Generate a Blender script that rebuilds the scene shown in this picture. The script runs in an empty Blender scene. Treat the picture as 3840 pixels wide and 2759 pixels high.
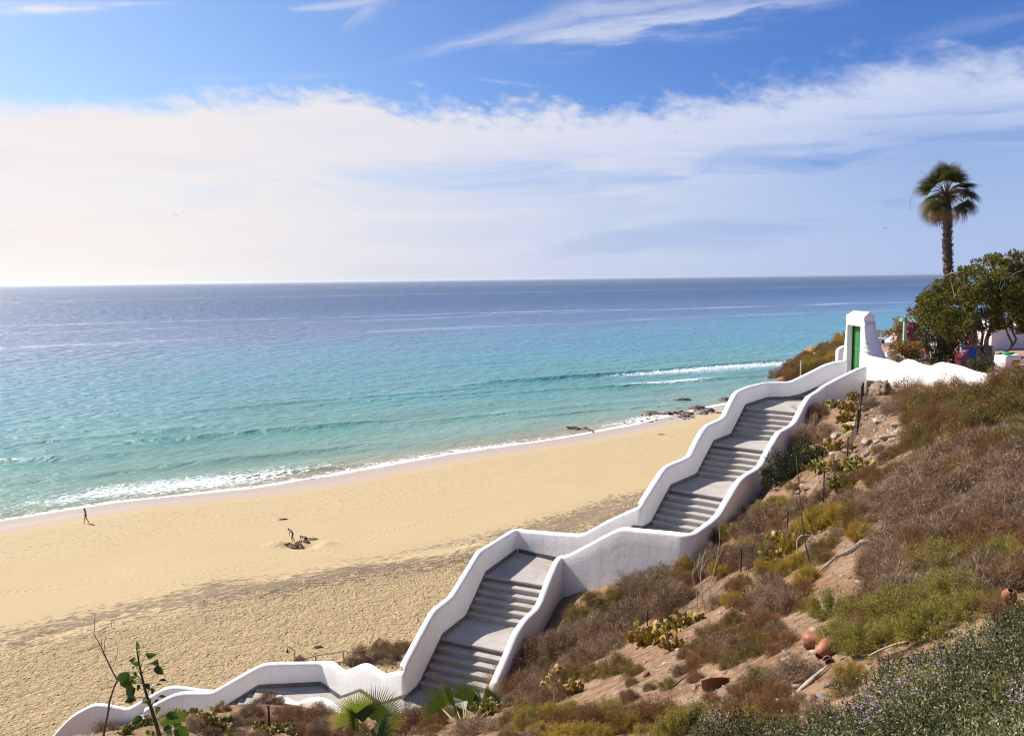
import bpy, math, random
import numpy as np
from mathutils import Vector, Matrix
random.seed(7)
R = np.random.RandomState(11)
sc = bpy.context.scene
COL = sc.collection
SEA = -27.3          # sea level while building, relative to the eye; everything is lifted at the end
# ------------------------------------------------------------------ camera maths (photo pixels, 3840 x 2759)
PW, PH, FO = 3840.0, 2759.0, 3023.17
ROLL, PITCH = -0.01238032, 0.10976994
_fw = np.array([0, math.cos(PITCH), -math.sin(PITCH)])
_r0 = np.array([1., 0, 0]); _d0 = np.array([0, -math.sin(PITCH), -math.cos(PITCH)])
_i = math.cos(ROLL)*_r0 - math.sin(ROLL)*_d0
_j = math.sin(ROLL)*_r0 + math.cos(ROLL)*_d0
def ray(p): return _fw + ((p[0]-PW/2)/FO)*_i + ((p[1]-PH/2)/FO)*_j
def unz(p, z): v = ray(p); return v*z/v[2]
def uny(p, y): v = ray(p); return v*y/v[1]
def onplane(p, P0, hd):
    n = np.array([hd[1], -hd[0], 0.]); v = ray(p); return v*(np.dot(P0, n))/(np.dot(v, n))
def pA(x, y): return (2400+x/2.7, 1350+y/2.7)
def pB(x, y): return (2300+x/4.05, 1750+y/4.05)
def pC(x, y): return (1780+x/4.05, 1950+y/4.05)
def pD(x, y): return (1480+x/4.05, 2250+y/4.05)
def pE(x, y): return (900+x/3.24, 2400+y/3.24)
def pF(x, y): return (200+x/3.24, 2400+y/3.24)
def pG(x, y): return (3000+x/2.7, 1050+y/2.7)
def pH(x, y): return (2650+x/3.78, 1200+y/3.78)
def pR4(x, y): return (1400+x/1.745, 1900+y/1.745)
def pR5(x, y): return (2700+x/1.918, 1350+y/1.918)
def pR6(x, y): return (2500+x/1.6925, 2000+y/1.6925)
def pS5(x, y): return (x/1.181, 1000+y/1.181)
def pS6(x, y): return (1920+x/2.1, 1000+y/2.1)
# ------------------------------------------------------------------ node helper
class NB:
    def __init__(s, tree): s.t = tree; s.n = tree.nodes; s.l = tree.links
    def new(s, typ, **kw):
        n = s.n.new(typ)
        for k, v in kw.items(): setattr(n, k, v)
        return n
    def put(s, sock, v):
        if isinstance(v, bpy.types.NodeSocket): s.l.new(v, sock)
        elif isinstance(v, (tuple, list)):
            v = tuple(v)
            if len(v) == 3 and sock.type == 'RGBA': v = v+(1.0,)
            sock.default_value = v
        else: sock.default_value = v
    def m(s, op, a, b=0.0, c=None, clamp=False):
        n = s.new('ShaderNodeMath', operation=op); n.use_clamp = clamp
        s.put(n.inputs[0], a); s.put(n.inputs[1], b)
        if c is not None: s.put(n.inputs[2], c)
        return n.outputs[0]
    def add(s, a, b): return s.m('ADD', a, b)
    def sub(s, a, b): return s.m('SUBTRACT', a, b)
    def mul(s, a, b): return s.m('MULTIPLY', a, b)
    def mr(s, v, a, b, c=0.0, d=1.0, smooth=True):
        n = s.new('ShaderNodeMapRange', interpolation_type='SMOOTHSTEP' if smooth else 'LINEAR')
        for i, x in enumerate((v, a, b, c, d)): s.put(n.inputs[i], x)
        return n.outputs[0]
    def mix(s, f, a, b, mode='MIX'):
        n = s.new('ShaderNodeMix', data_type='RGBA', blend_type=mode)
        s.put(n.inputs[0], f); s.put(n.inputs[6], a); s.put(n.inputs[7], b)
        return n.outputs[2]
    def noise(s, vec, scale, detail=4.0, rough=0.55, dist=0.0, w=None):
        n = s.new('ShaderNodeTexNoise')
        if vec is not None: s.put(n.inputs['Vector'], vec)
        s.put(n.inputs['Scale'], scale); s.put(n.inputs['Detail'], detail)
        s.put(n.inputs['Roughness'], rough); s.put(n.inputs['Distortion'], dist)
        return n.outputs[0]
    def voro(s, vec, scale, feature='F1', rnd=1.0):
        n = s.new('ShaderNodeTexVoronoi', feature=feature)
        s.put(n.inputs['Vector'], vec); s.put(n.inputs['Scale'], scale); s.put(n.inputs['Randomness'], rnd)
        return n.outputs[0]
    def comb(s, x, y, z=0.0):
        n = s.new('ShaderNodeCombineXYZ'); s.put(n.inputs[0], x); s.put(n.inputs[1], y); s.put(n.inputs[2], z)
        return n.outputs[0]
    def sep(s, v):
        n = s.new('ShaderNodeSeparateXYZ'); s.put(n.inputs[0], v); return n.outputs
    def vscale(s, v, sc3):
        n = s.new('ShaderNodeVectorMath', operation='MULTIPLY'); s.put(n.inputs[0], v); s.put(n.inputs[1], sc3)
        return n.outputs[0]
    def ramp(s, f, stops, interp='LINEAR'):
        n = s.new('ShaderNodeValToRGB'); s.put(n.inputs[0], f); cr = n.color_ramp; cr.interpolation = interp
        while len(cr.elements) < len(stops): cr.elements.new(0.5)
        for e, (p, c) in zip(cr.elements, stops):
            e.position = p; e.color = tuple(c)+(1.0,) if len(c) == 3 else c
        return n.outputs[0]
    def curve(s, f, pts, x0, x1, y0, y1):
        n = s.new('ShaderNodeFloatCurve'); v = s.mr(f, x0, x1, 0, 1, False); s.put(n.inputs['Value'], v)
        cu = n.mapping.curves[0]; P = [((x-x0)/(x1-x0), (y-y0)/(y1-y0)) for x, y in pts]
        cu.points[0].location = P[0]; cu.points[1].location = P[-1]
        for p in P[1:-1]: cu.points.new(*p)
        for p in cu.points: p.handle_type = 'AUTO'
        n.mapping.update()
        return s.mr(n.outputs[0], 0, 1, y0, y1, False)
    def bump(s, h, strength=0.5, dist=0.02, normal=None):
        n = s.new('ShaderNodeBump'); s.put(n.inputs['Strength'], strength); s.put(n.inputs['Distance'], dist)
        s.put(n.inputs['Height'], h)
        if normal is not None: s.put(n.inputs['Normal'], normal)
        return n.outputs[0]
def mat(name, rough=0.8, spec=0.3):
    m = bpy.data.materials.new(name); m.use_nodes = True
    b = NB(m.node_tree); p = m.node_tree.nodes['Principled BSDF']
    p.inputs['Roughness'].default_value = rough; p.inputs['Specular IOR Level'].default_value = spec
    return m, b, p
def gcol(c):   # sRGB 0-255 -> linear
    return tuple(((x/255)/12.92 if x/255 <= .04045 else ((x/255+.055)/1.055)**2.4) for x in c)
def objco(b): return b.new('ShaderNodeTexCoord').outputs['Object']
def wpos(b): return b.new('ShaderNodeNewGeometry').outputs['Position']
def simple(name, col, rough=0.7, var=0.15, scale=6.0, bump=0.0, bscale=30.0, spec=0.3, metal=0.0):
    m, b, p = mat(name, rough, spec)
    co = objco(b); n = b.noise(co, scale, 5)
    f = b.mr(n, 0.3, 0.7, 1-var, 1+var, False)
    b.put(p.inputs['Base Color'], b.mix(1.0, tuple(col), b.comb(f, f, f), 'MULTIPLY'))
    if bump: b.put(p.inputs['Normal'], b.bump(b.noise(co, bscale, 4), 0.6, bump))
    p.inputs['Metallic'].default_value = metal
    return m
# ------------------------------------------------------------------ objects
def tag(o, label=None, cat=None, group=None, kind=None):
    if label: o['label'] = label
    if cat: o['category'] = cat
    if group: o['group'] = group
    if kind: o['kind'] = kind
    return o
def empty(name, loc=(0, 0, 0), rz=0.0, label=None, cat=None, group=None):
    o = bpy.data.objects.new(name, None); COL.objects.link(o); o.location = tuple(float(x) for x in loc)
    o.rotation_euler = (0, 0, rz); o.empty_display_size = 0.2
    return tag(o, label, cat, group)
def link(name, me, parent=None, loc=None):
    o = bpy.data.objects.new(name, me); COL.objects.link(o)
    if parent: o.parent = parent
    if loc is not None: o.location = tuple(float(x) for x in loc)
    return o
def mesh(name, V, F, mats=(), mi=None, smooth=False, tint=None, uv=None, attrs=None):
    V = np.asarray(V, dtype=np.float32)
    me = bpy.data.meshes.new(name)
    if isinstance(F, np.ndarray):
        k = F.shape[1]; nf = len(F)
        me.vertices.add(len(V)); me.vertices.foreach_set('co', V.ravel())
        me.loops.add(nf*k); me.loops.foreach_set('vertex_index', F.astype(np.int32).ravel())
        me.polygons.add(nf); me.polygons.foreach_set('loop_start', np.arange(0, nf*k, k, dtype=np.int32))
        me.polygons.foreach_set('loop_total', np.full(nf, k, dtype=np.int32))
    else:
        me.from_pydata(V.tolist(), [], [tuple(int(i) for i in f) for f in F]); nf = len(me.polygons)
    if not isinstance(mats, (list, tuple)): mats = [mats]
    for m in mats: me.materials.append(m)
    if mi is not None: me.polygons.foreach_set('material_index', np.asarray(mi, dtype=np.int32))
    if smooth: me.polygons.foreach_set('use_smooth', np.ones(nf, dtype=bool))
    if tint is not None:
        a = me.attributes.new('tint', 'FLOAT', 'POINT'); a.data.foreach_set('value', np.asarray(tint, dtype=np.float32))
    for k2, v2 in (attrs or {}).items():
        a = me.attributes.new(k2, 'FLOAT', 'POINT'); a.data.foreach_set('value', np.asarray(v2, dtype=np.float32))
    me.update(calc_edges=True)
    if not isinstance(F, np.ndarray): me.validate()
    return me
def mo(name, V, F, mats=(), parent=None, loc=None, **kw): return link(name, mesh(name, V, F, mats, **kw), parent, loc)
def box_vf(x0, x1, y0, y1, z0, z1):
    V = [(x, y, z) for z in (z0, z1) for y in (y0, y1) for x in (x0, x1)]
    F = [(0, 2, 3, 1), (4, 5, 7, 6), (0, 1, 5, 4), (2, 6, 7, 3), (0, 4, 6, 2), (1, 3, 7, 5)]
    return V, F
class MB:
    def __init__(s): s.V = []; s.F = []
    def add(s, V, F): o = len(s.V); s.V += [tuple(float(c) for c in v) for v in V]; s.F += [tuple(i+o for i in f) for f in F]; return s
    def box(s, *a, M=None):
        V, F = box_vf(*a)
        if M is not None: V = [tuple(M @ Vector(v)) for v in V]
        return s.add(V, F)
    def tube(s, pts, rad, n=8, cap=True):
        V, F = tube_vf(pts, rad, n, cap); return s.add(V, F)
    def obj(s, name, m, parent=None, loc=None, bevel=0.0, smooth=False):
        o = mo(name, s.V, s.F, m, parent, loc, smooth=smooth)
        if bevel:
            b = o.modifiers.new('b', 'BEVEL'); b.width = bevel; b.segments = 2; b.limit_method = 'ANGLE'
        return o
def frame(d):
    d = d/np.linalg.norm(d); a = np.array([0, 0, 1.]) if abs(d[2]) < .9 else np.array([1., 0, 0])
    u = np.cross(a, d); u /= np.linalg.norm(u); return u, np.cross(d, u)
def tube_vf(pts, rad, n=8, cap=True):
    P = np.asarray(pts, float); k = len(P); rad = np.broadcast_to(np.asarray(rad, float), (k,))
    V = []; F = []; u0 = None
    for i in range(k):
        d = P[min(i+1, k-1)]-P[max(i-1, 0)]; u, v = frame(d)
        if u0 is not None:
            dn = d/np.linalg.norm(d); u = u0-dn*np.dot(u0, dn); u /= (np.linalg.norm(u)+1e-9); v = np.cross(dn, u)
        u0 = u
        for j in range(n):
            a = 2*math.pi*j/n; V.append(P[i]+rad[i]*(math.cos(a)*u+math.sin(a)*v))
    for i in range(k-1):
        for j in range(n): F.append((i*n+j, i*n+(j+1) % n, (i+1)*n+(j+1) % n, (i+1)*n+j))
    if cap: F.append(tuple(range(n-1, -1, -1))); F.append(tuple((k-1)*n+j for j in range(n)))
    return V, F
def fbm(x, y, scale=1.0, oct=4, seed=0):
    x = np.asarray(x, float)*scale+seed*17.3; y = np.asarray(y, float)*scale-seed*9.1
    out = np.zeros_like(x); a = 1.0; tot = 0
    for o in range(oct):
        xi = np.floor(x).astype(int); yi = np.floor(y).astype(int); fx = x-xi; fy = y-yi
        fx = fx*fx*(3-2*fx); fy = fy*fy*(3-2*fy)
        def h(i, j):
            n = (i*374761393+j*668265263+o*1442695+seed*97531) & 0x7fffffff
            n = ((n ^ (n >> 13))*1274126177) & 0x7fffffff
            return ((n ^ (n >> 16)) & 0xffff)/65535.0
        v = (h(xi, yi)*(1-fx)+h(xi+1, yi)*fx)*(1-fy)+(h(xi, yi+1)*(1-fx)+h(xi+1, yi+1)*fx)*fy
        out += a*(v-.5); tot += a; a *= .5; x = x*2.03+5.2; y = y*2.03-3.1
    return out/tot*2
def copytree(o, parent=None):
    c = o.copy(); COL.objects.link(c)
    if parent: c.parent = parent
    for ch in list(o.children): copytree(ch, c)
    return c
# ------------------------------------------------------------------ render settings, camera, sun, sky
sc.view_settings.view_transform = 'Standard'; sc.view_settings.look = 'None'
sc.view_settings.exposure = 0.65; sc.view_settings.gamma = 1.0
sc.render.resolution_x = 1024; sc.render.resolution_y = 735
sc.cycles.use_denoising = True; sc.cycles.filter_width = 1.2
sc.cycles.max_bounces = 6; sc.cycles.transparent_max_bounces = 8
sc.cycles.sample_clamp_indirect = 4.0; sc.cycles.sample_clamp_direct = 12.0
cam = bpy.data.cameras.new('camera'); camo = bpy.data.objects.new('camera', cam); COL.objects.link(camo)
cam.sensor_fit = 'HORIZONTAL'; cam.sensor_width = 36.0; cam.lens = 36.0*FO/PW
cam.clip_start = 0.05; cam.clip_end = 120000.0
Mx = Matrix(((_i[0], -_j[0], -_fw[0]), (_i[1], -_j[1], -_fw[1]), (_i[2], -_j[2], -_fw[2])))
camo.matrix_world = Mx.to_4x4()
sc.camera = camo
SAZ, SEL = math.radians(-56.3), math.radians(40.5)     # sun: ahead and to the left
SD = np.array([math.sin(SAZ)*math.cos(SEL), math.cos(SAZ)*math.cos(SEL), math.sin(SEL)])
sl = bpy.data.lights.new('sun', 'SUN'); sl.energy = 5.0; sl.angle = math.radians(0.55); sl.color = (1.0, 0.93, 0.82)
so = bpy.data.objects.new('sun', sl); COL.objects.link(so)
so.rotation_euler = Vector(tuple(SD)).to_track_quat('Z', 'Y').to_euler(); so.location = tuple(SD*60)

world = bpy.data.worlds.new('World'); sc.world = world; world.use_nodes = True
b = NB(world.node_tree); bg = world.node_tree.nodes['Background']
sky = b.new('ShaderNodeTexSky', sky_type='NISHITA'); sky.sun_disc = False
sky.sun_elevation = SEL; sky.sun_rotation = SAZ; sky.altitude = 30; sky.air_density = 1.0; sky.dust_density = 0.6; sky.ozone_density = 2.2
dirv = b.new('ShaderNodeTexCoord').outputs['Generated']
X, Y, Z = b.sep(dirv)
DEG = 57.29578
az = b.mul(b.m('ARCTAN2', X, Y), DEG)
el = b.mul(b.m('ARCSINE', b.m('MINIMUM', b.m('MAXIMUM', Z, -0.999), 0.999)), DEG)
# cloud cover worked out once over the visible part of the dome (azimuth x elevation) and looked up by direction
CW_, CH_ = 1700, 440; A0, A1, L0, L1 = -60.0, 60.0, -1.0, 26.0
ga = np.linspace(A0, A1, CW_)[None, :]*np.ones((CH_, 1)); ge_ = np.linspace(L0, L1, CH_)[:, None]*np.ones((1, CW_))
def sst(v, a, b_, c=0.0, d=1.0):
    t = np.clip((v-a)/(b_-a), 0, 1); t = t*t*(3-2*t); return c+(d-c)*t
def nz_(x, y, o, seed):              # 0..1, octaves turned against each other so that no grid shows
    out = 0; tot = 0; amp = 1.0
    for k in range(o):
        c_, s_ = math.cos(0.5+k*1.1), math.sin(0.5+k*1.1); out = out+amp*fbm(x*c_-y*s_, x*s_+y*c_, 1.0, 1, seed+k); tot += amp
        amp *= 0.56; x = x*2.0+3.1; y = y*2.0-1.7
    return np.clip(0.5+0.62*out/tot*1.25, 0, 1)
wx = nz_(ga*0.08, ge_*0.3, 3, 1)-.5; wy = nz_(ga*0.08+9, ge_*0.3, 3, 5)-.5
E_az = [-60, -31, -24, -19.3, -15.9, -10, -4, 2.3, 7, 10, 13, 15.9, 18.7, 21.4, 24, 28, 31.7, 60]
E_el = [10.6, 11.2, 11.7, 12.5, 12.8, 12.7, 12.3, 12.2, 11.7, 11.9, 12.3, 12.8, 13.0, 13.6, 14.0, 14.2, 13.4, 13.5]
edge_ = np.interp(ga, E_az, E_el); d_ = edge_-ge_
e1 = nz_(ga*0.5+ge_*.35+wx*1.2, ge_*1.1+wy*.8, 7, 11); e2 = nz_(ga*1.9+ge_*1.5, ge_*3.0-ga*.5, 5, 17)          # wispy upper rim
rim = d_+((e1-.5)*1.9+(e2-.5)*.7)*sst(ga, -34, -8, .35, 1.0)-.15
soft = sst(ga, 2, 26, 1.8, 3.6)
band_ = np.clip(rim/soft+0.16, 0, 1); band_ = band_*band_*(3-2*band_)
st_ = nz_(ga*0.045+wx*.6, ge_*0.55-ga*0.010+wy*.7, 6, 23)
fl_ = nz_(ga*0.10+wx*.8, ge_*0.8+wy*.8, 6, 37)
hole_ = (sst(st_, .30, .78)*.8+sst(fl_, .38, .72)*.3)*sst(d_, 1.6, 6.0)*sst(ga, -30, 8, .30, .85)
bu_ = sst(ga, 2, 31, 0, .60)*sst(d_, 2.0, 7.5)
dens_ = band_*(1-np.maximum(hole_, bu_))*(0.84+0.24*fl_)
def wisp(az0, el0, az1, el1, wdt, k, seed, wfan=0.0, shear=1.0):
    dx, dy = az1-az0, el1-el0; L_ = math.hypot(dx, dy)
    u = ((ga-az0)*dx+(ge_-el0)*dy)/L_/L_; v = (-(ga-az0)*dy+(ge_-el0)*dx)/L_; w = np.maximum(wdt+np.maximum(u, 0)*wfan, .06)
    nn = nz_(u*L_*0.22+v*0.4*shear, v*1.5+wx*1.0, 7, seed); n2 = nz_(u*L_*0.07, v*.5, 4, seed+3)
    g = np.exp(-1.2*((v+(nn-.5)*w*1.5+(n2-.5)*w)/w)**2)*sst(u, -.05, .25)*sst(u, 1.1, .7)
    return g*sst(nn, .2, .62, .25, 1.0)*k
for a_ in ((-9.3, 14.1, 9.5, 18.7, .14, .42, 51, .85), (-1.5, 15.9, 22.5, 17.3, .7, .72, 61, .2), (2.0, 17.2, 17, 18.2, .8, .5, 66, .2),
           (-15.0, 17.3, -7.6, 18.4, .10, .42, 71, .35), (-11.4, 16.1, -8.6, 18.2, .16, .28, 81, .35), (-34, 15.2, -22.0, 17.0, .36, .9, 91, -.25),
           (-2.6, 13.5, 3.2, 12.8, .10, .26, 96, 0), (24, 14.2, 38, 15.4, .35, .14, 99, .3), (-24, 12.6, -10, 13.6, .16, .16, 103, .1)):
    dens_ = np.maximum(dens_, wisp(*a_))
dens_ = np.clip(dens_, 0, 1)
cimg = bpy.data.images.new('cloud_cover', CW_, CH_, float_buffer=True, is_data=True)
buf = np.ones((CH_, CW_, 4), np.float32); buf[..., 0] = dens_; buf[..., 1] = fl_; buf[..., 2] = st_
cimg.pixels.foreach_set(buf.ravel()); cimg.update(); cimg.pack()
ti = b.new('ShaderNodeTexImage', interpolation='Linear', extension='EXTEND'); ti.image = cimg
b.put(ti.inputs['Vector'], b.comb(b.mr(az, A0, A1, 0, 1, False), b.mr(el, L0, L1, 0, 1, False), 0))
dens, fl, stt = b.sep(ti.outputs['Color'])
dens = b.mul(dens, b.mul(b.mr(el, 22, 26, 1.0, 0.0), 1.0))
# clear-sky colour: the physical sky, tinted to this exposure
skyc = b.mix(1.0, sky.outputs[0], (0.098, 0.098, 0.102), 'MULTIPLY')
tint = b.mix(b.mr(az, -40, 30), (1.10, 1.20, 1.30), (0.46, 0.72, 1.24))
skyc = b.mix(1.0, skyc, tint, 'MULTIPLY')
lowtint = b.mix(b.mr(az, -30, 30), (0.86, 0.80, 0.82), (0.40, 0.52, 0.87))
skyc = b.mix(b.mul(b.mr(el, 0, 9, 0.85, 0.0), 1.0), skyc, lowtint)
cl_hi = b.mix(b.mr(az, -28, 30), (0.93, 0.86, 0.835), (0.64, 0.71, 0.90))
cl_lo = b.mix(b.mr(az, -34, 22), (0.98, 0.90, 0.86), (0.56, 0.65, 0.86))
clc = b.mix(b.mr(el, 2, 11), cl_lo, cl_hi)
clc = b.mix(b.mul(b.mr(fl, 0.35, 0.75), 0.35), clc, b.mix(1.0, clc, (0.84, 0.90, 1.0), 'MULTIPLY'))
col = b.mix(dens, skyc, clc)
glow = b.mul(b.mr(az, -10, -36), b.mr(el, 3.2, 0.2))
col = b.mix(b.mul(glow, 0.85), col, (1.0, 0.97, 0.93))
# behind the camera and overhead the sky stays plain; below the horizon a sea-grey
col = b.mix(b.mr(Z, -0.02, 0.0), (0.25, 0.30, 0.36), col)
b.put(bg.inputs['Color'], col); bg.inputs['Strength'].default_value = 0.637
# ------------------------------------------------------------------ shore frame: s along the beach, n out to sea
SH0 = np.array([-59.69, 91.2]); SHD = np.array([0.8005, 0.5993]); SHN = np.array([-0.5993, 0.8005])
def sn_of(x, y):
    dx = np.asarray(x, float)-SH0[0]; dy = np.asarray(y, float)-SH0[1]
    return dx*SHD[0]+dy*SHD[1], dx*SHN[0]+dy*SHN[1]
def xy_of(s, n): return SH0[0]+s*SHD[0]+n*SHN[0], SH0[1]+s*SHD[1]+n*SHN[1]
_ss = [-200, -20, 0, 13, 28, 37, 48, 60, 81, 103, 115, 128, 160, 220, 400, 900]
_so = [-2, 0, 0, 0.2, -3.8, -4.4, -3.8, -3.1, -4.7, -3.6, -0.8, 0.4, 3, 6, 0, -60]
def shore(s): return np.interp(s, _ss, _so)       # where the water meets the sand
def beach_z(x, y):
    s, n = sn_of(x, y); m = -(n-shore(s))          # metres up the beach
    z = SEA+np.interp(m, [-60, -12, 0, 9, 38, 45, 70, 130], [-5.0, -0.9, 0.0, 0.62, 1.5, 1.95, 3.0, 4.5])
    return z+0.10*fbm(x, y, 0.09, 3, 5)*np.clip(m/20, 0, 1)
# ------------------------------------------------------------------ sea
def grow(a, b, d0, g):
    out = [a]; d = d0
    while out[-1] < b: out.append(out[-1]+d); d *= g
    return out
ns = list(np.arange(-7, 78, 0.34))+grow(78, 60000, 0.5, 1.035)[0:]
ssl = [-x for x in grow(60, 60000, 1.6, 1.12)][::-1]+list(np.arange(-59, 330, 1.25))+grow(330, 60000, 2.0, 1.12)
ns = np.array(ns); ssl = np.array(ssl)
S2, N2 = np.meshgrid(ssl, ns)
XX, YY = xy_of(S2, N2)
def ridge(s0, n0, s1, n1, amp, wf, wb, fade=8.0, wob=1.0, seed=0):
    sl_ = (n1-n0)/(s1-s0); c = n0+(S2-s0)*sl_+wob*fbm(S2, S2*0, 0.06, 3, seed)*2
    d = N2-c
    env = 1/(1+np.exp(-(S2-s0)/fade*2))*1/(1+np.exp((S2-s1)/fade*2))
    return amp*env*np.where(d < 0, np.exp(-(d/wf)**2), np.exp(-(d/wb)**2)), d, env
Zs = np.zeros_like(S2); foam = np.zeros_like(S2)
near = np.clip((N2+4)/10, 0, 1)*np.exp(-np.maximum(N2-60, 0)/160)
sw = N2+0.2*(S2)
Zs += 0.10*near*np.sin(sw*2*math.pi/11.0+2.6*fbm(S2, N2, 0.02, 2, 1)*3)*(0.6+fbm(S2, N2, 0.03, 2, 2))
Zs += 0.10*near*fbm(S2*0.45, N2, 0.22, 4, 3)+0.05*near*fbm(S2*0.5, N2, 0.9, 3, 13)
for args, kw in (((112, 64, 235, 40.5, 0.85, 1.1, 3.2), dict(fade=10, seed=3)),
                 ((100, 46, 185, 24.5, 0.42, 0.9, 2.6), dict(fade=9, seed=4)),
                 ((22, 39.5, 66, 31, 0.62, 1.0, 3.0), dict(fade=6, seed=5)),
                 ((-20, 44, 18, 32.5, 0.5, 0.9, 2.6), dict(fade=6, seed=6)),
                 ((26, 3.6, 48, -1.6, 0.42, 0.6, 1.6), dict(fade=3, wob=.3, seed=7)),
                 ((92, 15, 125, 8.5, 0.28, 0.6, 2.0), dict(fade=6, seed=8)),
                 ((70, 26, 120, 17, 0.25, 0.8, 2.2), dict(fade=8, seed=9)),
                 ((40, 70, 120, 55, 0.3, 1.2, 3.0), dict(fade=10, seed=10)),
                 ((-5, 22, 60, 10, 0.22, 0.8, 2.2), dict(fade=8, seed=11)),
                 ((60, 60, 110, 50, .25, 1.2, 3), dict(fade=8, seed=12)),
                 ((-40, 56, 40, 48, .3, 1.2, 3), dict(fade=8, seed=14))):
    z_, d_, e_ = ridge(*args, **kw); Zs += z_
    a0 = args[0]
    if a0 == 112:    # broken white water inshore of the big wave
        k = 1/(1+np.exp(-(S2-150)/9)); foam = np.maximum(foam, k*e_*np.clip(1.1+d_/15, 0, 1)*(d_ < -0.9)*0.80)
        foam = np.maximum(foam, k*e_*np.exp(-((d_-0.3)/0.4)**2)*0.3)
    if a0 == 100:
        k = np.exp(-((S2-150)/17)**2); foam = np.maximum(foam, .95*k*np.exp(-((d_-1.6)/2.6)**2))
    if a0 == -20: foam = np.maximum(foam, 1.2*np.exp(-((S2+2)/7)**2)*np.exp(-((d_)/0.9)**2))
shn = N2-shore(S2)
foam = np.maximum(foam, 1.15*np.exp(-((shn-0.6-0.8*fbm(S2, S2*0, .1, 3, 21))/(0.9+0.5*fbm(S2, S2*0, 0.2, 2, 22)))**2))
foam = np.maximum(foam, 0.78*np.exp(-((S2-22)/24)**2)*np.clip(1-np.abs(shn-6.5)/8, 0, 1))
foam = np.maximum(foam, 0.5*np.exp(-((S2-60)/50)**2)*np.clip(1-np.abs(shn-2)/4, 0, 1))
foam = np.maximum(foam, 0.62*np.exp(-((S2-105)/16)**2)*np.clip(1-np.abs(shn-3)/6, 0, 1))
foam = np.maximum(foam, 0.36*np.exp(-((S2-88)/9)**2)*np.exp(-((shn-27)/5)**2))
Zs *= np.clip((N2-shore(S2)+1.5)/3, 0.0, 1)
nr, ncc = S2.shape
Vs = np.stack([XX, YY, SEA+Zs], -1).reshape(-1, 3)
ii = (np.arange(nr-1)[:, None]*ncc+np.arange(ncc-1)[None, :]).ravel()
Fs = np.stack([ii, ii+1, ii+ncc+1, ii+ncc], -1)
m_sea, b, p = mat('sea_water', 0.2, 0.5)
an = b.new('ShaderNodeAttribute', attribute_name='n').outputs['Fac']
as_ = b.new('ShaderNodeAttribute', attribute_name='s').outputs['Fac']
af = b.new('ShaderNodeAttribute', attribute_name='foam').outputs['Fac']
uv = b.comb(as_, an, 0.0)
big = b.noise(b.vscale(uv, (0.006, 0.02, 1)), 1.0, 4, 0.6, 0.4)
mid = b.noise(b.vscale(uv, (0.03, 0.11, 1)), 1.0, 5, 0.6, 0.3)
wvar = b.add(b.mul(b.sub(big, 0.5), 0.16), b.mul(b.sub(mid, 0.5), 0.05))
lg = b.m('DIVIDE', b.m('LOGARITHM', b.m('MAXIMUM', b.add(an, 12.0), 2.0), 10.0), 4.2)
lgv = b.add(lg, b.mul(wvar, 0.45))
def L(n): return math.log10(n+12)/4.2
water = b.ramp(lgv, [(L(-6), (0.378, 0.297, 0.180)), (L(0.5), (0.306, 0.297, 0.198)), (L(5), (0.225, 0.333, 0.257)), (L(26), (0.153, 0.315, 0.270)), (L(60), (0.117, 0.315, 0.315)),
                     (L(110), (0.077, 0.279, 0.342)), (L(200), (0.068, 0.211, 0.324)), (L(290), (0.054, 0.126, 0.261)), (L(600), (0.032, 0.086, 0.198)), (L(5000), (0.016, 0.050, 0.126))])
mod = b.mr(mid, 0.3, 0.7, 0.82, 1.16, False)
water = b.mix(1.0, water, b.comb(mod, mod, mod), 'MULTIPLY')
# wind-wave grain (real water: facets turned to or from the sky)
fine = b.noise(b.vscale(uv, (0.35, 1.3, 1)), 1.0, 5, 0.65, 0.4)
fine2 = b.noise(b.vscale(uv, (1.6, 4.0, 1)), 1.0, 3, 0.6)
# pale slicks far out
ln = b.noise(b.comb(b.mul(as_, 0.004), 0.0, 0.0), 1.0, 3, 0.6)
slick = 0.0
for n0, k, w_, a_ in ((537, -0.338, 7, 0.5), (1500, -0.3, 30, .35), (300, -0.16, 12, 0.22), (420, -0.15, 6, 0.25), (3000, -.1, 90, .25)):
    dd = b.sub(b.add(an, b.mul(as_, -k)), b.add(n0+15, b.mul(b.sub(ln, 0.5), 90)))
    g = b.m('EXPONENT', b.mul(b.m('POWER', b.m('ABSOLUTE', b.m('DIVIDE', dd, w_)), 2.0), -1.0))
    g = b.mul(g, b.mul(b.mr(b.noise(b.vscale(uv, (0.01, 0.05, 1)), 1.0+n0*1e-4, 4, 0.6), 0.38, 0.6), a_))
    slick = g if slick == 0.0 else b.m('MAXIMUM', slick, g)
# foam: lacy
fo1 = b.noise(b.vscale(uv, (0.5, 1.3, 1)), 1.0, 6, 0.68, 1.4)
fo2 = b.voro(b.vscale(uv, (0.9, 1.7, 1)), 1.0, 'DISTANCE_TO_EDGE')
lace = b.add(b.mul(fo1, 0.9), b.mr(fo2, 0.0, 0.35, 0.32, -0.05))
fm = b.mr(b.sub(lace, b.mr(af, 0, 1, 0.98, 0.30, False)), -0.01, 0.14)
fm = b.mul(fm, b.mr(af, 0.03, 0.12))
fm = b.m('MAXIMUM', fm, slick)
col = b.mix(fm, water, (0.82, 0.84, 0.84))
b.put(p.inputs['Base Color'], col)
farf = b.mr(an, 80, 900)
b.put(p.inputs['Roughness'], b.add(b.mr(farf, 0, 1, 0.20, 0.34), b.mul(fm, 0.4)))
p.inputs['IOR'].default_value = 1.33
h = b.add(b.mul(fine, 1.1), b.mul(fine2, b.mr(an, 0, 150, 0.16, 0.0)))
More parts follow.
